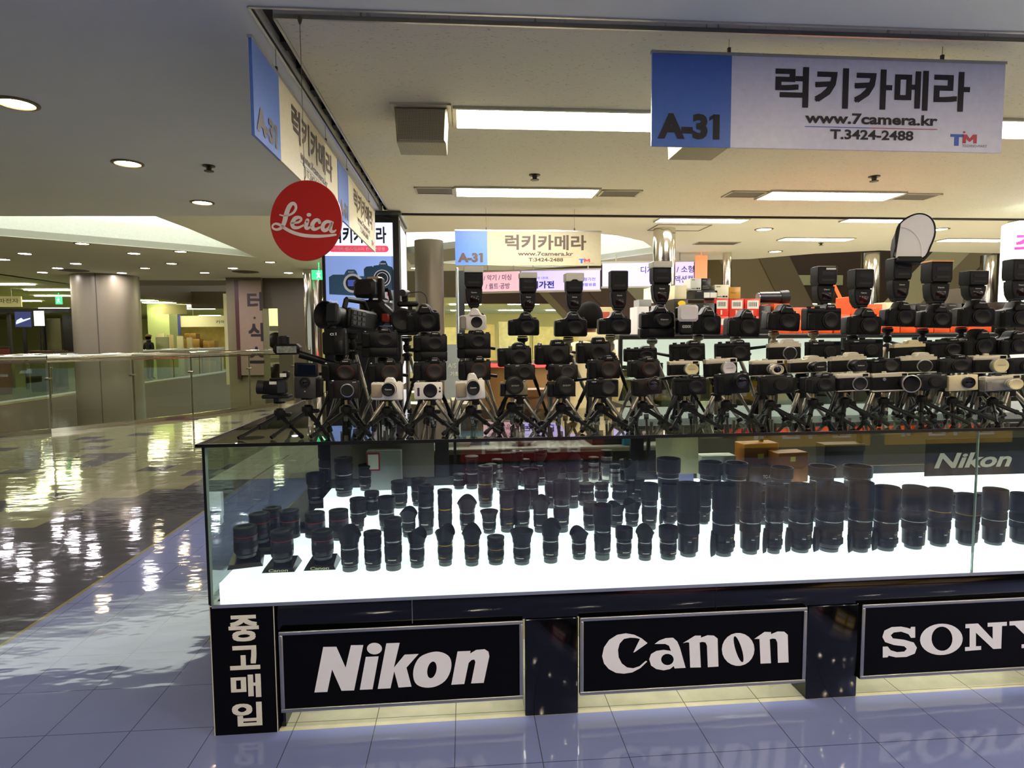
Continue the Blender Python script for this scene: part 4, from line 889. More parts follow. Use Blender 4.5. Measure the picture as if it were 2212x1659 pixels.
# beige pier with opening and vertical banner
pier_m = mat('pier_beige', '#736a4c', .5, var=.06, scale=1); pier_d = mat('pier_brown', '#4c4530', .5, var=.06, scale=1)
mb = MB().box(-5.95, -5.06, 14.62, 15.2, -3.9, 3.1); struct('wall_pier', mb, pier_m, 'beige pier behind the vertical banner', 'wall')
mb = MB().box(-5.06, -4.0, 14.75, 15.1, 2.32, 3.1).box(-4.70, -4.0, 14.75, 15.1, .3, 2.32).box(-5.06, -4.0, 14.75, 15.1, -3.9, .3)
struct('wall_pier_side', mb, pier_d, 'brown wall with a bright opening beside the steel column', 'wall')
t = thing('vertical_banner', 'tall pinkish vertical banner with dark letters hanging on the pier', 'banner', (-5.62, 14.56, 0))
part('panel', MB().box(.0, .58, -.02, .03, .55, 3.02), mat('banner_pink', '#84705c', .6), t)
part('border', MB().box(-.09, .0, -.03, .03, .45, 3.02), mat('banner_maroon', '#3c140c', .5), t)
mb = MB()
for ch, z0, z1 in (('터', 2.24, 2.72), ('·', 2.02, 2.08), ('식', 1.44, 1.92), ('스', .86, 1.30)):
    mb.text(ch, .22 if ch != '·' else .36, .60 if ch != '·' else .42, z0, z1, -.024, bold=.035)
part('lettering', mb, mat('banner_ink', '#1c0d10', .5), t, smooth=False)
# stacked washing machines seen through the opening
wm = mat('appliance_white', '#d8d3a8', .35)
for k, z in enumerate((0, .952)):
    t = thing('washing_machine', ('lower' if k == 0 else 'upper')+' white washing machine with dark round door in the opening', 'washing machine', (-5.45, 17.4, z), .1, 'stacked washing machines')
    part('cabinet', MB().box(-.36, .36, -.3, .3, 0, .95, .02), wm, t)
    part('door', MB().lathe([(.25, .30), (.25, .34), (.20, .36), (0, .35)], 28, c=(0, 0, .5), axis='y'), mat('door_dark', '#15130f', .2), t)
    part('control_panel', MB().box(-.34, .34, -.31, -.3, .80, .93), mat('panel_grey', '#9a9678', .4), t)
struct('wall_shop_white', MB().box(-7.6, -4.4, 19.0, 19.1, 0, 3.0), mat('shop_wall_white', '#ece6bc', .7), 'bright wall of the appliance shop', 'wall')
single('ceiling_strip', MB().box(-.8, .8, -.1, .1, -.03, .0).box(-.02, .02, -.02, .02, 0, .9), glow('far_strip', '#fff6d0', L_FAR*2.6, '#ffffff'), 'added white strip light brightening the appliance shop wall behind the pier opening', 'ceiling lamp', None, (-5.6, 17.9, 2.9))  # lamp added to brighten the shop wall
PICT = []
EX1 = single('exit_sign', MB().box(-3.02, -2.72, 11.3, 11.34, 2.74, 2.94).box(-2.88, -2.86, 11.31, 11.33, 2.94, 3.098), glow('exit_green', '#3fd88a', 1.0), 'green lit exit sign left of the lit poster', 'sign')

for loc in ((-2.87, 11.296, 2.84), (-13.3, 19.996, 2.85)):
    q = [(-.05, -.07), (-.02, -.01), (-.05, .02), (-.03, .05), (.0, .03), (.03, .05), (.04, .03), (.01, .0), (.04, -.07), (.02, -.07), (-.005, -.03), (-.03, -.08)]
    PICT.append((loc, MB().flat([q, [(.0+.018*math.cos(2*PI*k/12), .072+.018*math.sin(2*PI*k/12)) for k in range(12)]], lambda a, b: (a, 0, b))))
# brown beams over the far side
beam_m = mat('bronze_beam', '#5f4f35', .5, .1, var=.05)
for nm, bx in (('beam_lower', (-10.95, -10.35, 17, 31, 2.95, 3.35)), ('beam_upper', (-11.2, -10.6, 16, 31, 3.35, 4.6))):
    struct(nm, MB().box(*bx), beam_m, 'bronze beam along the far side of the atrium', 'beam')
struct('wall_bulkhead', MB().box(-10.6, -4.0, 16.9, 17.1, 3.1, 4.6), beam_m, 'brown bulkhead behind the ring ceiling', 'wall')
struct('beam_cross', MB().box(-10.4, -6.0, 23.4, 24.0, 2.75, 3.4), beam_m, 'brown cross beam above the far railing', 'beam')

# ---------------------------------------------------------------- shops across the atrium
far_ceil = mat('far_ceiling', '#b9bb8c', .8)
struct('ceiling_far', MB().box(-45, -10.9, 6, 50, 3.1, 3.2), far_ceil, 'ceiling of the shops across the atrium', 'ceiling')
yel = mat('far_wall_yellow', '#c9c682', .7, var=.1, scale=.6)
struct('wall_far', MB().box(-45, -6, 46, 46.2, 0, 3.2), yel, 'far yellowish wall of the shops', 'wall')
struct('wall_far_left', MB().box(-40, -39.8, 6, 46, 0, 3.2), yel, 'left wall of the far shops', 'wall')
strip_m = glow('far_strip', '#fff6d0', L_FAR*2.6, '#ffffff')
FL = [(-12.4, 16.55, 1.0), (-12.7, 18.5, 1.3), (-14.2, 21.2, 1.1), (-16.9, 24.2, .8), (-12.3, 23.9, .8), (-12.4, 27.2, 1.3), (-12.5, 25.4, 1.3), (-15.6, 33.6, 1.3), (-17.5, 20.5, 1.3), (-15.5, 17.0, 1.3), (-13.0, 31, 1.3), (-19.5, 30, 1.3), (-12.6, 36, 1.3), (-20, 37, 1.3), (-16, 40, 1.3), (-12.5, 41, 1.3), (-23, 25, 1.3), (-13.5, 13.0, 1.3), (-18.5, 13.5, 1.3), (-13.2, 29, 1.3)]
for x, y, wd in FL:
    single('ceiling_strip', MB().box(-wd/2, wd/2, -.10, .10, -.03, 0), strip_m, 'white strip light on the ceiling of the shops across the atrium', 'ceiling lamp', 'strip lights across the atrium', (x, y, 3.098))
dark_far = mat('far_dark', '#17140d', .4)
def sign_board(name, loc, wd, h, m, label, txt=None, inkm=None, rz=0, box=(.08, .92, .25, .75), bold=.02, cat='sign', group=None, hang=0, leg=0):
    t = thing(name, label, cat, loc, rz, group)
    part('board', MB().box(0, wd, 0, .04, 0, h), m, t, smooth=False)
    if hang: part('hanger', MB().tube((wd*.2, .02, h), (wd*.2, .02, hang-loc[2]), .008, n=6).tube((wd*.8, .02, h), (wd*.8, .02, hang-loc[2]), .008, n=6), frame_m, t)
    if leg: part('stand', MB().box(wd*.45, wd*.55, .005, .035, -loc[2], 0), dark_far, t)
    if txt: part('lettering', MB().text(txt, wd*box[0], wd*box[1], h*box[2], h*box[3], -.004, bold=bold), inkm, t, smooth=False)
    return t
cream_far = mat('far_sign_cream', '#c5bf90', .5); grey_ink = mat('grey_ink', '#5e5c4c', .5)
sign_board('shop_fascia', (-14.6, 18, 2.53), 1.42, .32, cream_far, 'cream shop fascia with grey letters at the far left', '가전 전파전자', grey_ink, box=(.1, .95, .35, .8), hang=3.1)
sign_board('shop_fascia', (-12.8, 21.0, 2.45), .5, .17, mat('lime_sign', '#b9bf3c', .5), 'small lime green sign above the dark cabinets', hang=3.1)
EX2 = single('exit_sign', MB().box(-.10, .10, 0, .04, 0, .26).box(-.01, .01, .01, .03, .26, .379), glow('exit_green', '#3fd88a', 1.0), 'green lit exit sign hanging left of the round column', 'sign', None, (-13.3, 20, 2.72))
for par, (loc, mbp) in zip((EX1, EX2), PICT):
    o = part('pictogram', mbp, glow('exit_white', '#eafff2', 1.0), par, smooth=False); o.location = Vector(loc)-par.location
dark = mat('far_dark', '#17140d', .4); brown = mat('far_brown', '#4a2c14', .4); red_d = mat('far_red', '#6e1f10', .5)
t = thing('display_stand', 'dark display stand with tall black panels at the far left', 'display stand', (-13.0, 18.6, 0))
part('canopy', MB().box(-1.7, 1.0, -.3, .4, 2.36, 2.5), dark, t); part('back_panel', MB().box(.55, 1.0, .1, .2, .9, 2.3), dark, t); part('post', MB().box(.02, .08, -.05, .05, 0, 2.36), dark, t); part('post', MB().box(-1.0, -.93, -.05, .05, 0, 2.36), dark, t)
part('shelf', MB().box(.1, 1.25, -.3, .3, 1.05, 1.15), brown, t); part('shelf', MB().box(.1, .52, .05, .3, 1.2, 2.2), mat('far_olive', '#5c5a34', .5), t)
t = thing('television', 'wall television with dark blue picture at the far left', 'television', (-13.42, 18.02, 1.9))
part('bezel', MB().box(0, .5, 0, .05, 0, .5), dark, t); part('stand', MB().box(.2, .3, .01, .04, -1.9, 0), dark, t); part('screen', MB().box(.02, .48, -.004, 0, .02, .48), glow('tv_blue', '#252a52', 1.0), t)
mb = MB().add([(.04, -.006, .10), (.46, -.006, .26), (.46, -.006, .30), (.04, -.006, .18)], [(0, 1, 2, 3)]).add([(.06, -.006, .22), (.2, -.006, .30), (.26, -.006, .24), (.06, -.006, .19)], [(0, 1, 2, 3)])
part('picture', mb, glow('tv_light', '#b8c4d8', .8), t, smooth=False)
sign_board('lit_poster', (-12.88, 18.05, 1.95), .28, .46, glow('poster_pale', '#cfd4d6', .8), 'pale lit poster right of the far television', leg=1)
for k, (x, y, wd, h, m, lb) in enumerate(((-14.3, 17.0, .9, 1.45, dark, 'black cabinet at the far left edge across the atrium'), (-13.0, 16.2, .85, 1.30, red_d, 'dark red armchair-like cabinet below the far television'), (-12.0, 17.2, .7, 1.15, dark, 'low black counter left of the round column'), (-14.2, 15.6, .5, 1.2, brown, 'brown wooden box at the far left edge'))):
    t = thing('shop_cabinet', lb, 'cabinet', (x, y, 0)); part('body', MB().box(-wd/2, wd/2, -.3, .3, 0, h, .02), m, t); part('top', MB().box(-wd/2-.02, wd/2+.02, -.32, .32, h, h+.05), brown if m is dark else dark, t)
struct('wall_shop_green', MB().box(-13.3, -12.4, 26.0, 26.8, 0, 3.1), mat('lime_pillar', '#a9b878', .6), 'pale green square pillar among the far shops', 'wall')
sign_board('shop_fascia', (-13.7, 30.0, 2.15), 3.4, .55, mat('far_sign_white', '#cfcaa8', .5), 'white shop fascia with small grey letters beyond the far railing', '카메라 전문점', grey_ink, box=(.52, .96, .3, .6), hang=3.1)
sign_board('shop_fascia', (-13.95, 29.9, 1.75), .35, 1.0, mat('far_blue', '#38427a', .5), 'narrow dark blue sign panel beyond the far railing', leg=1)
sign_board('hanging_sign_plain', (-11.95, 24.4, 2.55), .95, .40, mat('khaki_board', '#b3ad72', .6), 'plain khaki board hanging in front of the far strip lights', hang=3.1)
for k in range(4):
    single('cardboard_panel', MB().box(0, .32-.03*k, 0, .06, 0, 1.78-.06*k, .01), mat('card_cream%d' % (k % 2), ('#d6cda0', '#b8a878')[k % 2], .7), 'tall cream board leaning beyond the far railing, %s from the left' % nth(k), 'panel', 'cream boards beyond the far railing', (-12.5+.38*k, 25.0+.05*k, 0))
for k, (dx, z, wd, h) in enumerate(((0, 0, .8, .6), (.02, .6, .75, .5), (.05, 1.1, .7, .45), (.1, 1.55, .5, .25), (.85, 0, .6, .55), (.87, .55, .55, .5), (.9, 1.05, .5, .4))):
    t = thing('carton', 'brown cardboard carton in the pile beyond the far railing, '+('lowest', 'second from the floor', 'third from the floor', 'topmost', 'lowest of the right column', 'middle of the right column', 'top of the right column')[k], 'carton', (-12.4+dx, 27.2, z), 0, 'cartons beyond the far railing')
    part('box', MB().box(0, wd, 0, .5, 0, h, .01), mat('carton_brown', '#9a7430', .7), t); part('tape', MB().box(wd*.44, wd*.56, -.002, 0, 0, h), mat('carton_tape', '#b08c48', .4), t)
single('notice_board', MB().box(0, .45, 0, .05, 0, 1.5, .01), mat('notice_grey', '#8d8a66', .6), 'grey notice board left of the far person', 'board', None, (-12.5, 23.5, 0))
single('notice_board', MB().box(0, .5, 0, .05, 0, 1.62, .01), mat('notice_green', '#a3a67e', .6), 'pale notice board directly left of the far person', 'board', None, (-12.0, 23.8, 0))
struct('wall_far_back', MB().box(-14.5, -9.5, 31, 31.2, 0, 2.2), mat('far_goods', '#a08a4c', .7, var=.5, scale=3), 'shelving wall of the far camera shop', 'wall')

# ---------------------------------------------------------------- behind the stall: lit banners, escalators, shops
def lit_banner(label, x0, x1, y0, y1, zb, h, m, lines, inkm):
    rz = math.atan2(y1-y0, x1-x0); L_ = math.hypot(x1-x0, y1-y0)
    t = thing('lit_banner', label, 'lit sign', (x0, y0, zb), rz, 'lit banners under the outer ceiling')
    part('panel', MB().box(0, L_, 0, .10, 0, h), m, t, smooth=False)
    mb = MB()
    for s, u0, u1, v0, v1, b in lines: mb.text(s, L_*u0, L_*u1, h*v0, h*v1, -.004, bold=b)
    part('lettering', mb, inkm, t, smooth=False)
    part('hanger', MB().tube((L_*.15, .05, h), (L_*.15, .05, 3.1-zb), .012, n=8).tube((L_*.85, .05, h), (L_*.85, .05, 3.1-zb), .012, n=8), frame_m, t)
    part('edge', MB().box(-.02, L_+.02, -.006, .11, -.03, .0).box(-.02, L_+.02, -.006, .11, h, h+.03), mat('banner_edge', '#c9c4b6', .4), t)
lav = glow('banner_lavender', '#c4b8f6', .70); pnk = glow('banner_pinkish', '#e9b8c4', .62); org_ = glow('banner_orange', '#f08a5c', .6); bl_ink = mat('banner_blue_ink', '#3a3fb4', .4)
lit_banner('pink lit banner with two rows of grey letters, left of three', .545, 1.262, 10.3, 10.05, 2.41, .385, pnk, [('/ 악기 / 미싱', .05, .80, .56, .86, .01), ('/ 퀼트·공방', .10, .76, .12, .42, .01)], mat('violet_ink', '#5c4f80', .5))
lit_banner('lavender lit banner with bold blue letters, middle of three', 1.312, 2.83, 10.05, 9.75, 2.41, .385, lav, [('국내가전', .02, .42, .10, .48, .035), ('대한민국 대표', .05, .35, .58, .70, .0), ('소형가전', .74, .94, .45, .62, .005), ('생활용품', .76, .95, .18, .34, .005)], bl_ink)
lit_banner('lavender lit banner with dark letters about cameras, right of three', 2.88, 4.60, 9.75, 9.45, 2.47, .45, lav, [('디지털가전 / 소형', .42, 1.0, .54, .84, .012), ('DSLR / 액션캠', .56, .99, .12, .42, .012)], mat('violet_ink2', '#4a4470', .5))
single('lit_banner_plain', MB().box(0, .22, 0, .08, 0, .44).box(.1, .12, .03, .05, .44, .499), org_, 'plain orange lit panel behind the steel column', 'lit sign', None, (4.64, 9.43, 2.60))
bw = mat('dark_brown_panel', '#4a3320', .5, var=.06, scale=1); bw2 = mat('olive_brown_panel', '#6a5c3c', .5, var=.06, scale=1); bw3 = mat('tan_panel', '#7d6c48', .5)
struct('wall_back_upper', MB().box(.2, 30, 17.0, 17.3, 2.55, 6.5), bw, 'dark brown upper wall beyond the banners', 'wall')
struct('wall_back_upper_left', MB().box(-4.0, .2, 17.0, 17.3, 2.75, 6.5), bw2, 'brown upper wall left of the banners', 'wall')
struct('ceiling_back', MB().box(-4, 30, 17.3, 34, 2.9, 3.0), far_ceil, 'ceiling of the shops far behind the stall', 'ceiling')
struct('wall_back', MB().box(-6, 32, 33.8, 34, 0, 3.0), mat('back_wall_cream', '#d8cd8c', .7, var=.15, scale=.7), 'cream back wall of the far shops', 'wall')
for i, x in enumerate((-2, .4, 2.8, 5.2, 8.5, 12, 15.5, 19)):
    for y in (19.0, 23.5, 29.0):
        single('ceiling_strip', MB().box(-.65, .65, -.1, .1, -.03, 0), strip_m, 'white strip light on the ceiling of the shops far behind the stall', 'ceiling lamp', 'strip lights far behind the stall', (x, y, 2.898))
# escalator trusses running up across the void
def escalator(p0, p1, wd, h, m, label, side):
    t = thing('escalator', label, 'escalator')
    d = Vector(p1)-Vector(p0); n = Vector((0, 1, 0)); up = d.cross(n).normalized(); up = up if up.z > 0 else -up
    a, b = Vector(p0), Vector(p1)
    v = [q+n*yy+up*zz for q in (a, b) for yy in (0, wd) for zz in (-h/2, h/2)]
    part('truss', MB().add(v, [(0, 1, 3, 2), (4, 6, 7, 5), (0, 4, 5, 1), (2, 3, 7, 6), (0, 2, 6, 4), (1, 5, 7, 3)]), m, t, smooth=False)
    v = [q+n*yy+up*zz for q in (a, b) for yy in (-.03, .03) for zz in (h/2, h/2+.75)]
    part('balustrade', MB().add(v, [(0, 1, 3, 2), (4, 6, 7, 5), (0, 4, 5, 1), (2, 3, 7, 6), (0, 2, 6, 4), (1, 5, 7, 3)]), side, t, smooth=False)
escalator((1.9, 13.2, 3.6), (5.2, 13.2, .1), 1.2, .75, bw, 'brown escalator descending to the right behind the flashes', bw)
escalator((3.95, 15.0, .1), (6.4, 15.0, 3.4), 1.2, .45, mat('orange_brown', '#7a4a18', .45), 'orange brown escalator rising to the right behind the white cap flash', mat('pale_rail', '#b8ac84', .4))
escalator((7.0, 13.5, 4.2), (9.3, 13.5, .0), 1.4, .95, bw3, 'tan escalator descending behind the orange cartons', bw2)
escalator((10.8, 13.8, .1), (14.6, 13.8, 3.9), 1.3, .5, mat('tan_escalator', '#8d7c5c', .45), 'tan escalator rising to the right beside the reflector flash', mat('pale_rail', '#b8ac84', .4))
sign_board('notice_strip', (6.6, 16.955, 2.9), 1.4, .34, cream_far, 'cream notice strip on the dark brown wall over the cartons')
sign_board('notice_strip', (9.3, 13.2, 2.98), .5, .28, cream_far, 'small square cream notice on the olive wall', leg=1)
sign_board('notice_strip', (10.75, 16.955, 3.12), 1.75, .32, cream_far, 'long cream notice on the dark wall left of the flashes')
single('orange_tube', MB().tube((8.62, 11.5, 2.9), (9.0, 11.5, 2.2), .03, .04).tube((9.0, 11.5, 2.2), (9.0, 11.5, .0), .015), glow('orange_glow', '#ff5a2a', 1.2), 'glowing orange tube slanting beside the tan escalator', 'lamp')
sign_board('lit_poster_far', (9.0, 12.4, 1.75), 1.0, .42, lav, 'small lavender poster low behind the orange cartons', '/ 소형 가전', bl_ink, leg=1)
single('red_panel', MB().box(0, .75, 0, .05, 0, .42).box(.36, .40, .01, .04, -1.75, 0), mat('poster_dark_red', '#8e2a18', .5), 'dark red panel beside the small lavender poster', 'sign', None, (10.05, 12.35, 1.75))
# goods wall of the yellow-lit shop
for i in range(9):
    single('shop_shelf', MB().box(0, 1.15, 0, .5, 0, 1.9+.1*(i % 3), .01), mat('goods_%d' % (i % 3), ('#d9cf94', '#c9b87a', '#e2dba8')[i % 3], .7, var=.35, scale=4), 'pale shelf unit of the yellow-lit shop behind the stall, %s from the left' % nth(i), 'shelf', 'shelves of the yellow-lit shop', (-1.0+1.3*i, 21.0, 0))
t = thing('round_counter', 'brown round counter with a glowing red rim behind the cameras', 'counter', (1.25, 8.6, 0))
part('body', MB().lathe([(.9, 0), (.9, .98), (1.0, 1.0)], 40), mat('counter_wood', '#7a5a2c', .5), t)
part('neon_rim', MB().lathe([(1.0, 1.0), (1.02, 1.03), (1.0, 1.06), (.97, 1.03)], 48, closed=False), glow('neon_red', '#ff3030', 2.5), t)
part('top', MB().lathe([(0, 1.06), (.96, 1.06)], 40, closed=False), mat('counter_top_dark', '#3a2a1c', .3), t)
t = thing('standing_sign', 'grey standing sign board beside the white camera stack', 'sign', (-.085, 3.0, 0))
part('board', MB().box(0, .125, 0, .02, .55, 1.42), mat('stand_grey', '#8f9692', .5), t); part('foot', MB().box(-.03, .155, -.1, .12, 0, .02), dark, t); part('post', MB().box(.05, .075, .0, .02, .02, .56), dark, t)
part('lettering', MB().text('A/S', .03, .10, 1.22, 1.26, -.003).text('기초', .05, .12, 1.15, 1.19, -.003, bold=.02), mat('pale_letters', '#d5d2b8', .5), t, smooth=False)
t = thing('tall_frame', 'tall slim steel-edged display frame left of the first flash', 'display stand', (.025, 3.3, 0), .12)
part('edge', MB().box(0, .022, 0, .05, .4, 2.10, .006), mat('silver_edge', '#a9b0ac', .25, .7), t); part('panel', MB().box(.022, .075, .01, .03, .4, 2.07), mat('frame_dark', '#1d2224', .3), t); part('foot', MB().box(-.05, .15, -.15, .2, 0, .4), dark, t)
# the lit pink sign at the right edge
t = thing('lit_sign', 'white lit sign with pink letters cut by the right edge', 'lit sign', (5.50, 3.5, 0), -.45)
part('panel', MB().box(0, 1.1, 0, .2, 1.2, 2.58), glow('sign_white_lit', '#eefaf6', .9), t)
mb = MB()
for q, ch in enumerate('최저가보상'): mb.text(ch, .05, .32, 2.27-.255*q, 2.48-.255*q, -.004, bold=.03)
part('lettering', mb, glow('sign_pink', '#e0327c', .8), t, smooth=False)
part('stand', MB().box(.1, 1.0, .05, .15, 0, 1.2), dark, t)

# ---------------------------------------------------------------- the stalls across the aisle, seen only as reflections
t = thing('opposite_counter', 'counter across the aisle with red panels', 'counter', (0, -4.9, 0))
part('body', MB().box(-1.2, 2.3, -.6, 0, 0, 1.1), mat('opp_body', '#2a2622', .4), t)
part('red_panel', MB().box(.05, 1.75, .001, .02, .03, .62), glow('opp_red', '#8c1420', .35), t)
part('lettering', MB().text('휴대기표기래 임', .15, 1.65, .40, .56, .024, bold=.03, fn=lambda a, b: (1.8-a, .024, b)).text('삼성 프린터', .3, 1.5, .12, .28, .024, bold=.03, fn=lambda a, b: (1.8-a, .024, b)), glow('opp_white', '#e8dcd8', .6), t, smooth=False)
t = thing('opposite_counter', 'counter across the aisle with yellow panels', 'counter', (3.4, -4.9, 0))
part('body', MB().box(-.6, 4.5, -.6, 0, 0, 1.1), mat('opp_body', '#2a2622', .4), t)
for k in range(2):
    x = .0+1.9*k
    part('yellow_panel', MB().box(x, x+1.7, .001, .02, .12, 1.0), glow('opp_yellow', '#c79a10', .5), t)
    part('dark_panel', MB().box(x+.12, x+1.58, .021, .028, .55, .92), mat('opp_dark', '#2a1e16', .4), t)
    part('lettering', MB().text('전자담배', 0, 1, 0, 1, .03, bold=.03, fn=lambda a, b, x=x: (x+1.5-1.3*a, .03, .62+.22*b)).text('전자담배', 0, 1, 0, 1, .03, bold=.03, fn=lambda a, b, x=x: (x+1.5-1.3*a, .03, .22+.2*b)), glow('opp_white', '#e8dcd8', .6), t, smooth=False)
struct('wall_aisle', MB().box(-12, 24, -9.2, -9.0, 0, 3.0), mat('aisle_wall', '#5d574b', .6), 'wall of the stalls across the aisle', 'wall')
struct('wall_right', MB().box(23.8, 24, -9, 34, 0, 6.5), mat('aisle_wall', '#5d574b', .6), 'wall at the far right of the hall', 'wall')

# ---------------------------------------------------------------- prototypes: a list of (name, mesh, label, [sub-parts])
def inst(name, proto, label, cat, loc, rz=0.0, scale=(1, 1, 1), group=None, ry=0.0):
    t = thing(name, label, cat, loc, rz, group); t.rotation_euler = (0, ry, rz); t.scale = scale
    for nm, me, lb, sub in proto:
        p = ob(nm, me, t)
        if lb: p['label'] = lb
        for n2, m2, l2 in sub:
            q = ob(n2, m2, p)
            if l2: q['label'] = l2
    return t
rub = mat('black_rubber', '#0b0c0e', .6, var=.25, scale=60); blk = mat('black_barrel', '#0c0e11', .36, var=.15, spec=.4); blk2 = mat('black_barrel_satin', '#131518', .45, spec=.35)
cap_grey = mat('grey_rear_cap', '#53585c', .45); gold_r = mat('gold_ring', '#a8843a', .3, .8); red_r = mat('red_ring', '#9a1f1c', .35); silv = mat('silver_barrel', '#b4b2aa', .28, .8); silv_r = mat('silver_ring', '#a9adb0', .25, .8)
ivory = mat('scale_white', '#d8d6c8', .5); hood_m = mat('hood_black', '#0b0d10', .55, var=.2, spec=.3)
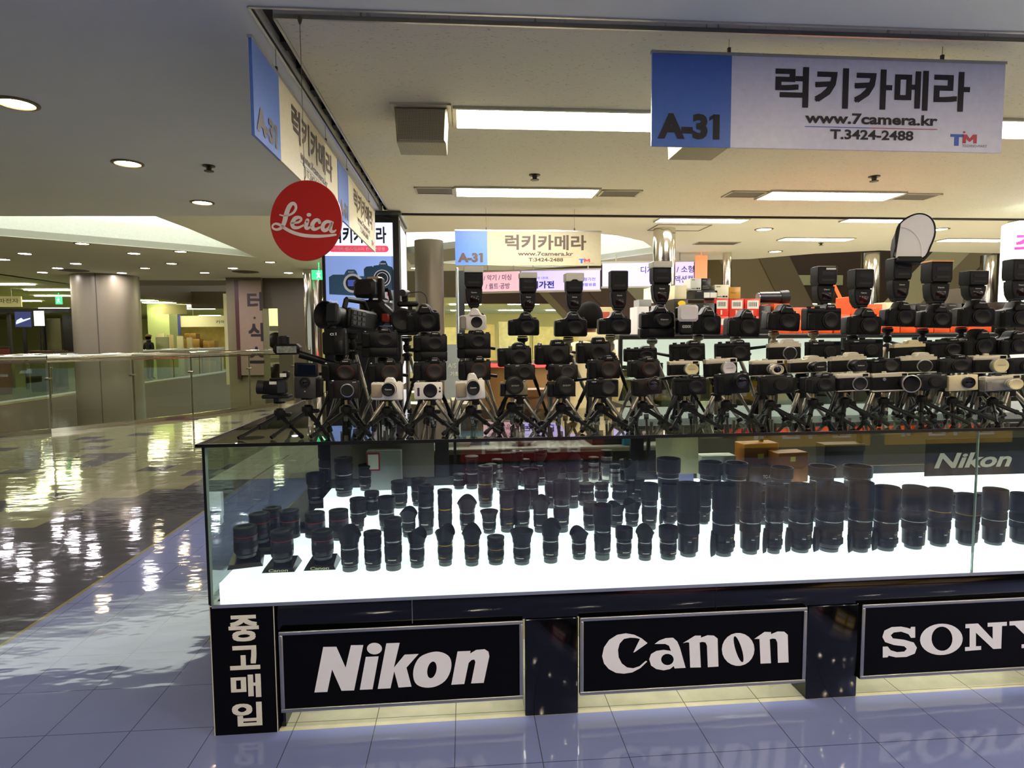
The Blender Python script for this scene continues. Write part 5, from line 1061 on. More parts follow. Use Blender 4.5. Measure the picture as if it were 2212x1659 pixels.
# ---- lenses, unit radius and unit height, standing on the rear cap
LP = {}
def ribs(z0, z1, r, n, d=.03):
    p = []
    for k in range(n):
        a = z0+(z1-z0)*k/n; b = z0+(z1-z0)*(k+.55)/n; p += [(r-d, a), (r, a+(b-a)*.15), (r, b), (r-d, b+(z1-z0)/n*.1)]
    p.append((r-d, z1)); return p
def petal_fun(top, amp):
    return lambda i, t, z: z if z < top-.02 else z-amp*(.5+.5*math.cos(2*t*1.0+.6))
def lens_proto(kind):
    if kind in LP: return LP[kind]
    P = []
    A = lambda nm, mb, m, lb=None, sub=(): P.append((nm, mb.mesh(nm, m), lb, list(sub)))
    tele = kind.startswith('tele')
    body_m = silv if kind == 'silver' else blk
    if tele:
        A('rear_cap', MB().lathe([(.60, 0), (.66, .005), (.68, .05), (.64, .055)], 28), cap_grey, 'grey rear cap')
        cone = [(.66, .055), (.72, .075), (.95, .15), (.97, .17)] if kind == 'telebig' else [(.70, .055), (.86, .075), (.88, .17)]
        A('barrel', MB().lathe(cone+[(.88, .18), (.90, .30), (.90, .46), (.93, .47), (.93, .62), (.90, .63)], 32), blk)
        A('zoom_ring', MB().lathe(ribs(.32, .45, .955, 9), 32, closed=False), rub)
        A('focus_ring', MB().lathe(ribs(.48, .60, .985, 9), 32, closed=False), rub)
        sub = []
        A('hood', MB().lathe([(.93, .63), (1.0, .64), (1.02, .66), (1.0, .995), (.97, 1.0), (.93, .97), (.90, .70), (0, .69)], 32, closed=False), hood_m)
        if kind == 'telegold': A('accent_ring', MB().lathe([(.945, .615), (.96, .62), (.96, .63), (.945, .635)], 32, closed=False), gold_r)
        else: A('accent_ring', MB().lathe([(.935, .455), (.95, .46), (.95, .465), (.935, .47)], 32, closed=False), silv_r)
        A('scale_window', MB().lathe([(.945, .20), (.945, .26)], 8, closed=False, a0=-PI/2-.32, a1=-PI/2+.1), mat('window_grey', '#3c4146', .15), None, [('scale_marks', MB().lathe([(.95, .225), (.95, .235)], 6, closed=False, a0=-PI/2-.25, a1=-PI/2+.05).mesh('scale_marks', ivory), None)])
        A('nameplate', MB().lathe([(.945, .275), (.945, .288)], 6, closed=False, a0=-PI/2+.15, a1=-PI/2+.6), gold_r)
        if kind == 'telecollar' or kind == 'telebig':
            kn = MB().tube((-1.0, -.35, .17), (-1.36, -.42, .17), .15, .17, 14).mesh('collar_knob', blk2)
            A('tripod_collar', MB().lathe([(.91, .13), (.97, .135), (.97, .205), (.91, .21)], 32, closed=False).box(-1.22, -.9, -.22, .0, .14, .36, .03), blk2, None, [('collar_knob', kn, None)])
    else:
        A('rear_cap', MB().lathe([(.78, 0), (.82, .01), (.82, .10), (.78, .11)], 28), cap_grey, 'grey rear cap')
        if kind in ('red', 'standred', 'standcanon'):
            A('barrel', MB().lathe([(.80, .11), (.96, .16), (1.0, .22), (1.0, .34), (.97, .35), (.97, .55), (.99, .56), (.99, .70), (.94, .71), (.94, .90), (.97, .91)], 32), blk)
            A('focus_ring', MB().lathe(ribs(.36, .54, 1.0, 9), 32, closed=False), rub); A('zoom_ring', MB().lathe(ribs(.74, .88, .98, 8), 32, closed=False), rub)
            A('accent_ring', MB().lathe([(.985, .70), (1.0, .705), (1.0, .72), (.985, .725)], 32, closed=False), red_r, 'thin red ring')
            A('front_cap', MB().lathe([(.97, .90), (.99, .91), (.99, .985), (.96, 1.0), (.5, 1.0), (.48, .985), (0, .985)], 32, closed=False), hood_m)
            A('scale_window', MB().lathe([(1.005, .60), (1.005, .68)], 8, closed=False, a0=-PI/2-.5, a1=-PI/2+.1), mat('window_grey', '#3c4146', .15))
        elif kind in ('prime', 'silver'):
            A('barrel', MB().lathe([(.80, .11), (.90, .2), (1.0, .22), (1.0, .52), (.95, .54), (.95, .80), (.98, .82)], 30), body_m)
            A('focus_ring', MB().lathe(ribs(.26, .50, 1.03, 8), 30, closed=False), rub if kind == 'prime' else silv_r)
            A('accent_ring', MB().lathe([(.96, .62), (.98, .63), (.98, .69), (.96, .70)], 30, closed=False), silv_r if kind == 'prime' else blk)
            A('front_cap', MB().lathe([(.98, .82), (1.0, .83), (1.0, .98), (.96, 1.0), (0, .99)], 30, closed=False), hood_m)
        elif kind == 'stack':
            A('barrel', MB().lathe([(.80, .11), (.95, .15), (.95, .45), (1.0, .46), (1.0, .60), (.92, .61), (.92, .92), (.96, .93)], 30), blk)
            A('focus_ring', MB().lathe(ribs(.18, .42, .98, 8), 30, closed=False), rub); A('accent_ring', MB().lathe([(1.0, .47), (1.02, .48), (1.02, .50), (1.0, .51)], 30, closed=False), silv_r)
            A('front_cap', MB().lathe([(.96, .93), (1.0, .94), (1.0, .99), (.9, 1.0), (0, .99)], 30, closed=False), hood_m)
        else:
            gold = kind in ('gold', 'petalgold'); hb = .66 if kind not in ('zoom', 'gold') else .90
            A('barrel', MB().lathe([(.80, .11), (.92, .16), (.93, .30), (.90, .31), (.90, .48), (.95, .49), (.95, hb-.02), (.92, hb)], 32), blk)
            A('zoom_ring', MB().lathe(ribs(.32, .46, .965, 8), 32, closed=False), rub)
            if kind in ('zoom', 'gold'):
                A('focus_ring', MB().lathe(ribs(.66, .84, .985, 8), 32, closed=False), rub)
                A('front_cap', MB().lathe([(.94, .90), (1.0, .91), (1.0, .985), (.96, 1.0), (.45, 1.0), (.42, .985), (0, .985)], 32, closed=False), hood_m)
            elif kind in ('petal', 'petalgold'):
                fl = 1.28
                A('hood', MB().lathe([(.96, .64), (1.02, .65), (1.10, .74), (fl, .99), (fl-.03, 1.0), (1.0, .74), (.92, .68), (0, .67)], 40, closed=False, zfun=lambda i, t, z: z-(.20*(.5+.5*math.cos(2*t)) if z > .9 else 0)), hood_m)
            elif kind == 'flare':
                A('hood', MB().lathe([(.96, .64), (1.0, .65), (1.05, .80), (1.28, .97), (1.28, 1.0), (1.22, 1.0), (1.0, .82), (0, .70)], 36, closed=False), hood_m)
            else:
                A('hood', MB().lathe([(.96, .64), (1.05, .65), (1.08, .67), (1.10, .99), (1.07, 1.0), (1.0, .99), (.98, .70), (0, .68)], 32, closed=False), hood_m)
            zr = .52 if hb < .8 else .56
            A('accent_ring', MB().lathe([(.945, zr), (.965, zr+.01), (.965, zr+.02), (.945, zr+.03)], 32, closed=False), gold_r if gold else silv_r, 'thin gold ring' if gold else None)
            A('scale_marks', MB().lathe([(.935, .215), (.935, .235)], 8, closed=False, a0=-PI/2-.5, a1=-PI/2+.5), ivory if not gold else gold_r)
    LP[kind] = P; return P
LK = {'red': 'black lens with thin red ring', 'standred': 'red-ringed black lens on a plain flared stand', 'standcanon': 'red-ringed black lens on a lettered flared stand', 'petal': 'black lens with petal hood', 'petalgold': 'black lens with wide petal hood and gold marks', 'gold': 'capped black lens with thin gold ring', 'zoom': 'slim capped black zoom lens', 'flare': 'black lens with flared round hood', 'hood': 'black lens with straight round hood', 'hoodbig': 'fat black lens with deep round hood', 'tele': 'tall black telephoto lens with long hood', 'telecollar': 'tall black telephoto lens with tripod collar', 'telebig': 'fattest black telephoto lens, tapering at its foot', 'telegold': 'tall black telephoto lens with gold ring', 'prime': 'short black prime lens', 'silver': 'small silver lens', 'stack': 'very slim black lens column'}
STEPN = {1: 'front lit step', 2: 'second lit step', 3: 'third lit step', 4: 'rear lit step'}
cnt_step = {1: 0, 2: 0, 3: 0, 4: 0}
stand_m = mat('stand_black', '#0d0d10', .25)
bases = {}
for t_, st, x, y, z, r, h in sorted(LENSES, key=lambda q: (q[1], q[2])):
    i = cnt_step[st]; cnt_step[st] += 1
    lb = '%s, %s from left on %s' % (LK[t_], nth(i), STEPN[st])
    zz = z
    if x < -.665 and y > .70: zz = z+.02
    if t_.startswith('stand'):
        sh = .026; k = 'standcanon' if t_ == 'standcanon' else 'standred'
        if k not in bases:
            P = [('base', MB().loft([[(-1.42, -1.55, 0), (1.42, -1.55, 0), (1.42, 1.3, 0), (-1.42, 1.3, 0)], [(-1.25, -1.35, .55), (1.25, -1.35, .55), (1.1, 1.1, 1), (-1.1, 1.1, 1)]]).mesh('base', stand_m, ang=20), None, [])]
            if k == 'standcanon':
                P.append(('lettering', MB().text('Canon', -.85, .85, .12, .62, 0, bold=.03, fn=lambda a, b: (a, -1.57+.26*b, b*.72)).mesh('lettering', mat('stand_letters', '#c9c3a6', .4), smooth=False), None, []))
            bases[k] = P
        inst('lens_stand', bases[k], 'small black flared stand under the %s lens from the left on the front lit step' % nth(i), 'stand', (x, y, z), .25 if x < -.75 else 0.0, (r, r, sh), 'black stands in the case')
        zz = z+sh; h -= sh*.4
    inst('camera_lens', lens_proto(t_), lb, 'lens', (x, y, zz), random.uniform(-.5, .5) if not t_.startswith('tele') else random.uniform(-.12, .12), (r/(1.1 if t_ in ('hood', 'hoodbig', 'petal', 'petalgold', 'flare') else 1.0), r/(1.1 if t_ in ('hood', 'hoodbig', 'petal', 'petalgold', 'flare') else 1.0), h), 'lenses on the %s' % STEPN[st])
# more lenses on the wing that runs back from the left corner
WING = [('hoodbig', -.60, .98, .050, .20), ('telecollar', -.47, 1.02, .055, .34), ('hoodbig', -.74, 1.06, .045, .16), ('tele', -.60, 1.16, .060, .36), ('hoodbig', -.45, 1.22, .06, .30), ('telecollar', -.72, 1.30, .055, .31), ('tele', -.56, 1.42, .06, .38), ('hoodbig', -.43, 1.50, .062, .33), ('tele', -.70, 1.60, .06, .36), ('tele', -.55, 1.74, .065, .40), ('hoodbig', -.72, 1.88, .065, .38), ('tele', -.52, 1.98, .065, .42)]
for i, (k, x, y, r, h) in enumerate(WING):
    inst('camera_lens', lens_proto(k), '%s in the case\'s left wing, %s counting back' % (LK[k], nth(i)), 'lens', (x, y, .595), .2, (r, r, h), 'lenses in the left wing')

# ---- cameras
cam_blk = mat('camera_black', '#08090a', .48, var=.25, scale=200, bump=.15, spec=.28); cam_grip = mat('camera_leatherette', '#0e0f0f', .7, var=.4, scale=420, bump=.6, spec=.25); cam_silver = mat('camera_silver', '#cfc8b2', .36, .15); cam_white = mat('camera_white', '#e8e5dc', .38); cam_beige = mat('camera_beige_grip', '#a3957e', .5); cam_brown = mat('camera_brown', '#1c1510', .5, spec=.3); cam_olive = mat('camera_olive', '#171711', .5, spec=.3); cam_gold = mat('camera_champagne', '#d6caa0', .38, .1)
capk = mat('body_cap', '#111214', .5, spec=.3); capg = mat('body_cap_grey', '#2d2b29', .5, spec=.3); cap_cream = mat('cap_cream', '#d6cc9e', .4); cap_w = mat('cap_pearl', '#d3cfd8', .35); orange_r = mat('copper_ring', '#4e2e22', .4, .6)
glassk = mat('front_element', '#0b0a12', .04, spec=.9); lblw = mat('brand_white', '#d9d9d4', .4); grey_scr = mat('screen_glass', '#0c1424', .1)
CP = {}
def rr(x0, x1, z0, z1, r, n=3):
    p = []
    for cx_, cz_, a0 in ((x1-r, z1-r, 0), (x0+r, z1-r, PI/2), (x0+r, z0+r, PI), (x1-r, z0+r, 3*PI/2)):
        p += [(cx_+r*math.cos(a0+PI/2*k/n), cz_+r*math.sin(a0+PI/2*k/n)) for k in range(n+1)]
    return p
def camera_proto(k):
    # nominal box: 1 wide (x -.5...5), front face at y=0, measured in body widths; height follows
    if k in CP: return CP[k]
    P = []
    A = lambda nm, mb, m, lb=None, sub=(): P.append((nm, mb.mesh(nm, m), lb, list(sub)))
    def mount(cx_, cz_, r, ring, capm, L=.0, lensm=None, glassy=False, txt=None, capr=None):
        sub = []
        A('lens_mount', MB().lathe([(r*1.12, 0), (r*1.12, .025), (r*1.0, .03)], 32, c=(cx_, 0, cz_), axis='y'), ring)
        y = .03
        if L:
            A('lens', MB().lathe([(r*.98, .02), (r*1.0, .05), (r*1.0, L*.5), (r*.93, L*.52), (r*.93, L*.7), (r*1.0, L*.72), (r*1.0, L), (r*.86, L), (r*.8, L-.03), (0, L-.05)], 32, c=(cx_, 0, cz_), axis='y', closed=False), lensm, None,
              [('focus_ring', MB().lathe([(x_, z_) for x_, z_ in ribs(.08, L*.48, r*1.04, 6, .012)], 32, c=(cx_, 0, cz_), axis='y', closed=False).mesh('focus_ring', rub if lensm is not cam_silver else silv_r), None)])
            y = L
        if glassy:
            A('front_element', MB().lathe([(r*.62, y-.035), (r*.45, y-.02), (0, y-.012)], 24, c=(cx_, 0, cz_), axis='y', closed=False), glassk)
        else:
            q = capr or r*.95
            sub = []
            if txt: sub = [('lettering', MB().text(txt, cx_-q*.5, cx_+q*.5, cz_-q*.05, cz_+q*.15, -(y+.028), bold=.02).mesh('lettering', lblw if capm in (capk, capg, cam_blk) else mat('cap_print', '#8f8a7c', .5), smooth=False), None)]
            A('lens_cap', MB().lathe([(q, y-.01), (q, y+.018), (q*.96, y+.025), (q*.72, y+.025), (q*.70, y+.022), (0, y+.022)], 32, c=(cx_, 0, cz_), axis='y', closed=False), capm, None, sub)
    def plate(txt, cx_, cz_, wd, y=-.0):
        A('nameplate', MB().text(txt, cx_-wd/2, cx_+wd/2, cz_-.018, cz_+.018, y, bold=.03), lblw, 'white brand lettering', ())
    D = .34
    if k.startswith('dslr'):
        wht = k == 'dslr_white'; bm = cam_white if wht else cam_blk; gm = mat('grip_grey', '#8d8780', .5) if wht else cam_grip
        z0 = .34 if k == 'dslr_grip_lens' else 0.0
        out = [(-.5, .05), (-.46, .0), (.46, .0), (.5, .06), (.5, .50), (.46, .57), (.33, .59), (.28, .66), (.20, .80), (.13, .84), (-.01, .84), (-.07, .80), (-.14, .65), (-.20, .60), (-.40, .57), (-.48, .54), (-.5, .48)]
        out = [(x, z+z0) for x, z in out]
        A('body', MB().prism(out, .0, D, .03), bm)
        A('grip', MB().prism(rr(-.50, -.27, .02+z0, .52+z0, .07), -.12, .05, .04), gm)
        if z0: A('battery_grip', MB().prism(rr(-.52, .5, .0, .36, .06), -.02, D, .03), cam_blk, 'battery grip', [('grip_rubber', MB().prism(rr(-.51, -.28, .04, .33, .05), -.10, -.0, .03).mesh('grip_rubber', cam_grip), None)])
        A('prism_hump', MB().prism([(x*.92+.005, z+z0) for x, z in [(-.14, .55), (.27, .55), (.27, .62), (.18, .78), (.12, .815), (.02, .815), (-.05, .78), (-.13, .64)]], -.09, .02, .03), bm)
        if k == 'dslr_grip_lens': mount(.12, .30+z0, .235, blk2, capk, .26, blk, txt='Canon')
        else: mount(.13, .30+z0, .225, bm, capk)
        A('mode_dial', MB().lathe([(.075, .57), (.075, .64), (.065, .65)], 20, c=(.36, .17, z0)), blk2)
        A('shutter_button', MB().lathe([(.035, .54), (.03, .565), (0, .57)], 16, c=(-.37, .03, z0)), silv_r)
        A('hot_shoe', MB().box(.0, .13, .10, .24, .835+z0, .855+z0), silv)
        plate('Canon', .07, .735+z0, .17, -.092)
        H = .85+z0
    elif k in ('mirrorless', 'black_hump', 'lumix', 'nikon_hump', 'pro_grip'):
        z0 = .36 if k == 'pro_grip' else 0.0
        hump = [(-.02, .56), (-.0, .66), (.05, .72), (.24, .72), (.29, .66), (.31, .56)]
        if k == 'lumix': hump = [(-.06, .58), (-.01, .74), (.03, .76), (.27, .76), (.31, .74), (.36, .58)]
        if k == 'nikon_hump': hump = [(-.10, .55), (-.04, .70), (.05, .76), (.22, .76), (.30, .70), (.36, .55)]
        A('body', MB().prism([(x, z+z0) for x, z in rr(-.5, .5, 0, .60, .05)], .0, D*.9, .025), cam_blk)
        A('grip', MB().prism(rr(-.50, -.29, .02+z0, .55+z0, .06), -.13, .02, .04), cam_grip)
        A('viewfinder_hump', MB().prism([(x, z+z0) for x, z in hump], -.03, D*.9, .02), cam_blk)
        if z0: A('battery_grip', MB().prism(rr(-.5, .5, 0, .38, .05), -.0, D*.9, .025), cam_blk, 'battery grip', [('grip_rubber', MB().prism(rr(-.49, -.28, .03, .35, .05), -.11, .0, .03).mesh('grip_rubber', cam_grip), None)])
        big = k in ('lumix', 'nikon_hump', 'pro_grip')
        mount(.14, .29+z0, .245 if big else .225, orange_r if k == 'mirrorless' else blk2, capk if k != 'mirrorless' else capg, txt=None)
        A('mode_dial', MB().lathe([(.065, .60), (.065, .655), (.05, .66)], 20, c=(-.10 if k != 'lumix' else -.36, .15, z0)), silv_r if k in ('lumix', 'nikon_hump') else blk2)
        A('control_dial', MB().lathe([(.055, .60), (.055, .64), (.045, .645)], 20, c=(.42, .15, z0)), blk2)
        A('shutter_button', MB().lathe([(.035, .59), (.03, .62), (0, .625)], 16, c=(-.40, .02, z0)), silv_r)
        A('hot_shoe', MB().box(.08, .22, .08, .22, hump[2][1]+z0, hump[2][1]+.018+z0), silv)
        plate({'mirrorless': 'SONY', 'black_hump': 'OLYMPUS', 'lumix': 'LUMIX', 'nikon_hump': 'Nikon', 'pro_grip': 'Nikon'}[k], .15, .665+z0, .17, -.033)
        H = (.74 if k != 'mirrorless' else .72)+z0
    elif k in ('fuji', 'viewfinder_black'):
        hump = [(.0, .56), (.03, .66), (.08, .70), (.26, .70), (.31, .66), (.34, .56)]
        A('body', MB().prism(rr(-.5, .5, 0, .58, .05), 0, D*.85, .02), cam_grip)
        A('top_plate', MB().prism(rr(-.49, .49, .46, .60, .03), -.01, D*.85+.01, .02), cam_blk)
        A('viewfinder_hump', MB().prism(hump, -.03, D*.85, .02), cam_blk)
        A('grip', MB().prism(rr(-.49, -.30, .03, .46, .05), -.09, .01, .03), cam_grip)
        mount(.17, .27, .205, blk2, capk)
        A('shutter_dial', MB().lathe([(.07, .60), (.07, .655), (.06, .66)], 20, c=(-.12, .15, 0)), blk2); A('exposure_dial', MB().lathe([(.06, .60), (.06, .65), (.05, .655)], 20, c=(-.36, .15, 0)), blk2)
        A('hot_shoe', MB().box(.10, .24, .08, .2, .70, .715), silv)
        plate('FUJIFILM' if k == 'fuji' else 'SONY', .17, .635, .18, -.033); H = .72
    elif k.startswith('rangefinder') or k in ('xpro', 'silver_cream', 'silver_black'):
        silver = k in ('rangefinder_cream', 'rangefinder_white', 'rangefinder_silverlens', 'silver_black'); tp = cam_silver if silver else cam_blk
        bm = cam_grip if k != 'silver_cream' else mat('camera_grey_silver', '#8f8d84', .35, .5)
        A('body', MB().prism(rr(-.5, .5, 0, .47, .05), 0, D*.8, .02), bm)
        A('top_plate', MB().prism(rr(-.5, .5, .43, .58, .03), -.01, D*.8+.01, .02), tp if k != 'silver_cream' else cam_silver, 'silver top plate' if silver else None)
        A('base_plate', MB().prism(rr(-.49, .49, -.0, .04, .015), -.005, D*.8, .01), tp)
        A('grip', MB().prism(rr(-.48, -.34, .06, .42, .04), -.05, .01, .02), bm)
        A('viewfinder_window', MB().box(.27, .44, -.018, .0, .47, .56), grey_scr); A('shutter_dial', MB().lathe([(.08, .58), (.08, .635), (.07, .64)], 20, c=(-.05, .13, 0)), tp); A('shutter_button', MB().lathe([(.045, .58), (.04, .61), (0, .615)], 16, c=(-.30, .12, 0)), tp)
        A('hot_shoe', MB().box(.08, .20, .06, .18, .58, .597), silv)
        if k == 'rangefinder_cream': mount(.17, .25, .20, silv_r, cap_cream, .16, cam_silver, txt='FUJIFILM', capr=.225)
        elif k == 'rangefinder_white': mount(.15, .27, .19, silv_r, cap_w, .18, cam_silver, txt='FUJIFILM', capr=.21)
        elif k == 'rangefinder_silverlens': mount(.14, .25, .185, silv_r, capk, .36, cam_silver, glassy=True)
        elif k == 'silver_cream': mount(.18, .27, .17, silv_r, cap_cream, .22, cam_silver, capr=.20)
        elif k == 'silver_black': mount(.18, .24, .215, silv_r, capk)
        elif k == 'rangefinder_dark': mount(.17, .30, .21, blk2, capg)
        else: mount(.14, .24, .17, blk2, capk)
        plate('FUJIFILM' if k != 'silver_cream' else 'LUMIX', -.30, .515, .14, -.013)
        H = .64
    elif k.startswith('film'):
        blacktop = False; tp = cam_silver
        A('body', MB().prism(rr(-.5, .5, 0, .44, .06), 0, D*.75, .02), cam_grip)
        A('top_plate', MB().prism([(-.5, .43), (.5, .43), (.5, .55), (.36, .55), (.30, .58), (.27, .67), (.22, .70), (.02, .70), (-.03, .67), (-.06, .58), (-.12, .55), (-.5, .55)], -.01, D*.75+.01, .015), tp if k != 'film_gold' else cam_gold, 'silver top plate')
        A('base_plate', MB().prism(rr(-.5, .5, -.0, .05, .02), -.006, D*.75, .01), tp)
        A('rewind_knob', MB().lathe([(.075, .55), (.075, .61), (.06, .62)], 20, c=(.40, .12, 0)), tp); A('shutter_dial', MB().lathe([(.07, .55), (.07, .60), (.06, .605)], 20, c=(-.22, .12, 0)), tp); A('wind_lever', MB().lathe([(.09, .55), (.09, .58)], 20, c=(-.38, .12, 0)).box(-.48, -.30, .02, .06, .56, .58), tp)
        plate('OLYMPUS' if k != 'film_gold' else 'PENTAX', .12, .62, .20, -.013)
        if k in ('film_lens', 'film_lens2'): mount(.14, .26, .19, silv_r, capk, .34, blk, txt='Nikon')
        elif k == 'film_gold': mount(.16, .18, .16, blk2, capk, .1, blk)
        else: mount(.14, .24, .20, silv_r, capk)
        H = .71
    elif k in ('white_zoom', 'white_zoom2'):
        A('body', MB().prism(rr(-.5, .5, 0, .56, .05), 0, D*.9, .03), cam_white)
        A('grip', MB().prism(rr(-.49, -.14, .08, .50, .05), -.05, .01, .03), cam_beige)
        h2 = [(-.10, .54), (-.04, .72), (.01, .77), (.17, .77), (.22, .72), (.30, .54)]
        if k == 'white_zoom': h2 = [(x, .54+(z-.54)*.8) for x, z in h2]
        A('viewfinder_hump', MB().prism(h2, -.03, D*.9, .03), cam_white); mount(.09, .36, .225, cam_white, capk, .30, mat('lens_light_grey', '#bdbab2', .35), txt='Canon')
        A('shutter_button', MB().lathe([(.04, .55), (.035, .585), (0, .59)], 16, c=(-.36, .1, 0)), silv_r); A('mode_dial', MB().lathe([(.06, .55), (.06, .60), (.05, .605)], 18, c=(.38, .15, 0)), cam_white)
        H = .78 if k == 'white_zoom2' else .73
    elif k == 'white_compact':
        A('body', MB().prism(rr(-.5, .5, 0, .60, .06), 0, D*.7, .03), cam_white); mount(.08, .31, .26, cam_white, capk)
        A('grip', MB().prism(rr(-.38, -.30, .12, .42, .02), -.02, .01, .01), mat('grip_purple', '#33202e', .5)); A('release_button', MB().box(.40, .44, -.012, 0, .36, .44), blk); A('release_button', MB().box(.38, .45, -.012, 0, .25, .31), blk)
        A('shutter_button', MB().lathe([(.05, .60), (.045, .625), (0, .63)], 16, c=(-.34, .1, 0)), silv_r); plate('Canon', -.36, .52, .16, -.002); H = .64
    elif k in ('bridge', 'bridge2'):
        A('body', MB().prism(rr(-.5, .5, 0, .52, .05), 0, D*.8, .03), mat('camera_grey_body', '#7d7452', .4) if k == 'bridge' else cam_brown); A('grip', MB().prism(rr(-.5, -.32, .04, .46, .05), -.10, .02, .03), cam_blk)
        A('base_plate', MB().prism(rr(-.5, .5, 0, .05, .02), -.02, D*.8, .01), cam_blk)
        mount(.0 if k == 'bridge' else .08, .40, .30, blk, cam_olive, .40, blk, txt='SONY'); A('shutter_button', MB().lathe([(.05, .52), (.045, .56), (0, .565)], 16, c=(-.32, .1, 0)), gold_r); A('top_dial', MB().lathe([(.06, .52), (.06, .57), (.05, .575)], 18, c=(.40, .1, 0)), silv_r); H = .71
    elif k in ('compact_square', 'flat_olive', 'flat_brown', 'flat_black', 'brown_lens', 'black_pancake'):
        bm = {'compact_square': cam_brown, 'flat_olive': cam_olive, 'flat_brown': cam_brown, 'flat_black': cam_blk, 'brown_lens': cam_brown, 'black_pancake': cam_blk}[k]
        A('body', MB().prism(rr(-.5, .5, 0, .58, .05), 0, D*.75, .025), bm); A('grip', MB().prism(rr(-.49, -.31, .04, .54, .05), -.08, .01, .03), cam_grip)
        A('shutter_button', MB().lathe([(.05, .58), (.045, .605), (0, .61)], 16, c=(-.36, .1, 0)), silv_r); A('mode_dial', MB().lathe([(.06, .58), (.06, .62), (.05, .625)], 18, c=(.34, .13, 0)), blk2)
        if k == 'brown_lens': mount(.16, .38, .20, mat('bronze_ring', '#4f3a22', .35, .5), capk, .22, cam_brown, glassy=True)
        elif k == 'black_pancake': mount(.18, .36, .21, blk2, capk, .30, blk, glassy=True)
        elif k == 'compact_square': mount(.13, .27, .20, silv_r, cam_olive)
        else: mount(.16 if k != 'flat_black' else .12, .29, .25 if k != 'flat_black' else .20, bm, cam_olive if k == 'flat_olive' else capg if k == 'flat_brown' else cam_olive)
        plate('SONY', -.08 if k in ('flat_olive', 'flat_brown') else .36, .54, .12, -.004); H = .63
    elif k == 'leica_big':
        A('body', MB().prism(rr(-.5, .34, 0, .36, .08), 0, .18, .02), cam_grip); A('top_plate', MB().prism(rr(-.48, .32, .34, .44, .03), -.005, .185, .015), cam_silver, 'silver top plate'); A('base_plate', MB().prism(rr(-.49, .33, -.0, .04, .015), -.005, .18, .01), cam_silver)
        A('self_timer', MB().lathe([(.04, 0), (.04, .03), (0, .035)], 16, c=(-.22, 0, .30), axis='y'), silv_r); A('viewfinder_window', MB().box(.18, .29, -.012, .0, .365, .42), grey_scr)
        A('lens', MB().lathe([(.13, 0), (.14, .06), (.14, .16), (.17, .20), (.20, .36), (.20, .40), (.185, .40), (.13, .34), (0, .33)], 36, c=(.22, 0, .20), axis='y', closed=False), blk, None, [('lens_rim', MB().lathe([(.200, .36), (.208, .365), (.208, .40), (.185, .405)], 36, c=(.22, 0, .20), axis='y', closed=False).mesh('lens_rim', silv), 'silver rim')]); H = .48
        A('shutter_dial', MB().lathe([(.05, .44), (.05, .475), (.04, .48)], 18, c=(-.18, .09, 0)), cam_silver)
    elif k == 'champagne':
        A('body', MB().prism(rr(-.5, .5, 0, .58, .03), 0, .24, .025), cam_gold); mount(.12, .30, .20, silv_r, capk, .12, blk, glassy=True); A('shutter_button', MB().lathe([(.05, .58), (.045, .605), (0, .61)], 16, c=(-.36, .1, 0)), silv_r); A('flash_window', MB().box(-.06, .06, -.006, 0, .46, .54), ivory); H = .61
    elif k == 'vlog':
        A('body', MB().prism(rr(-.44, .44, 0, .92, .05), 0, .7, .03), mat('vlog_grey', '#2b2b28', .45)); A('screen', MB().prism(rr(-.46, .5, .92, 1.50, .05), .04, .14, .02), cam_blk, 'flip-up screen', [('screen_glass', MB().box(-.30, .42, .032, .04, 1.0, 1.42).mesh('screen_glass', grey_scr), None)])
        mount(.0, .68, .20, blk2, capk, .06, blk, glassy=True); A('side_grip', MB().prism(rr(.44, .62, .05, .85, .05), .1, .6, .03), cam_grip); plate('S', 0, .30, .06, -.002); H = 1.5
    elif k == 'camcorder_side':
        A('body', MB().prism(rr(-.30, .28, .22, .60, .06), 0, .42, .03), cam_blk); A('lens', MB().lathe([(.16, 0), (.18, .05), (.18, .20), (.16, .22), (.12, .2), (0, .18)], 28, c=(-.28, .2, .40), axis='x').move(Matrix.Translation((-.0, 0, 0)) @ Matrix.Scale(1, 4)).move(Matrix.Rotation(0, 4, 'Z')), blk)
        A('lens_hood', MB().tube((-.30, .2, .40), (-.50, .2, .42), .19, .20, 24), rub); A('screen', MB().box(.10, .36, -.06, -.02, .24, .62, .01), cam_blk, None, [('screen_glass', MB().box(.12, .34, -.064, -.0601, .27, .58).mesh('screen_glass', mat('screen_grey', '#33383a', .2)), None)])
        A('top_handle', MB().box(-.15, .34, .1, .28, .60, .66, .02).box(.22, .40, .08, .3, .66, .86, .03), cam_blk); A('sticker', MB().box(-.12, .10, -.004, .0, .50, .58).box(.16, .34, .07, .08, .70, .80), ivory); A('foot_plate', MB().box(-.36, .42, .0, .4, .10, .20, .03).box(-.05, .1, .1, .3, 0, .12), blk2); H = .90
    elif k == 'pro_side':
        A('body', MB().prism(rr(-.40, .40, .0, 1.1, .08), 0, .9, .05), cam_blk); A('grip', MB().prism(rr(-.50, -.05, .02, .95, .1), -.12, .6, .06), cam_grip); A('port_door', MB().box(.06, .30, -.012, 0, .12, .60, .01), blk2); A('nameplate', MB().text('α1', -.18, .08, .80, .92, -.126, bold=.02), lblw)
        A('top_dial', MB().lathe([(.16, 1.1), (.16, 1.18), (.14, 1.19)], 20, c=(-.15, .3, 0)), blk2); A('strap_lug', MB().box(.36, .44, .2, .3, .9, 1.0), silv_r); H = 1.22
    CP[k] = P; CP[k+'_h'] = H; return P
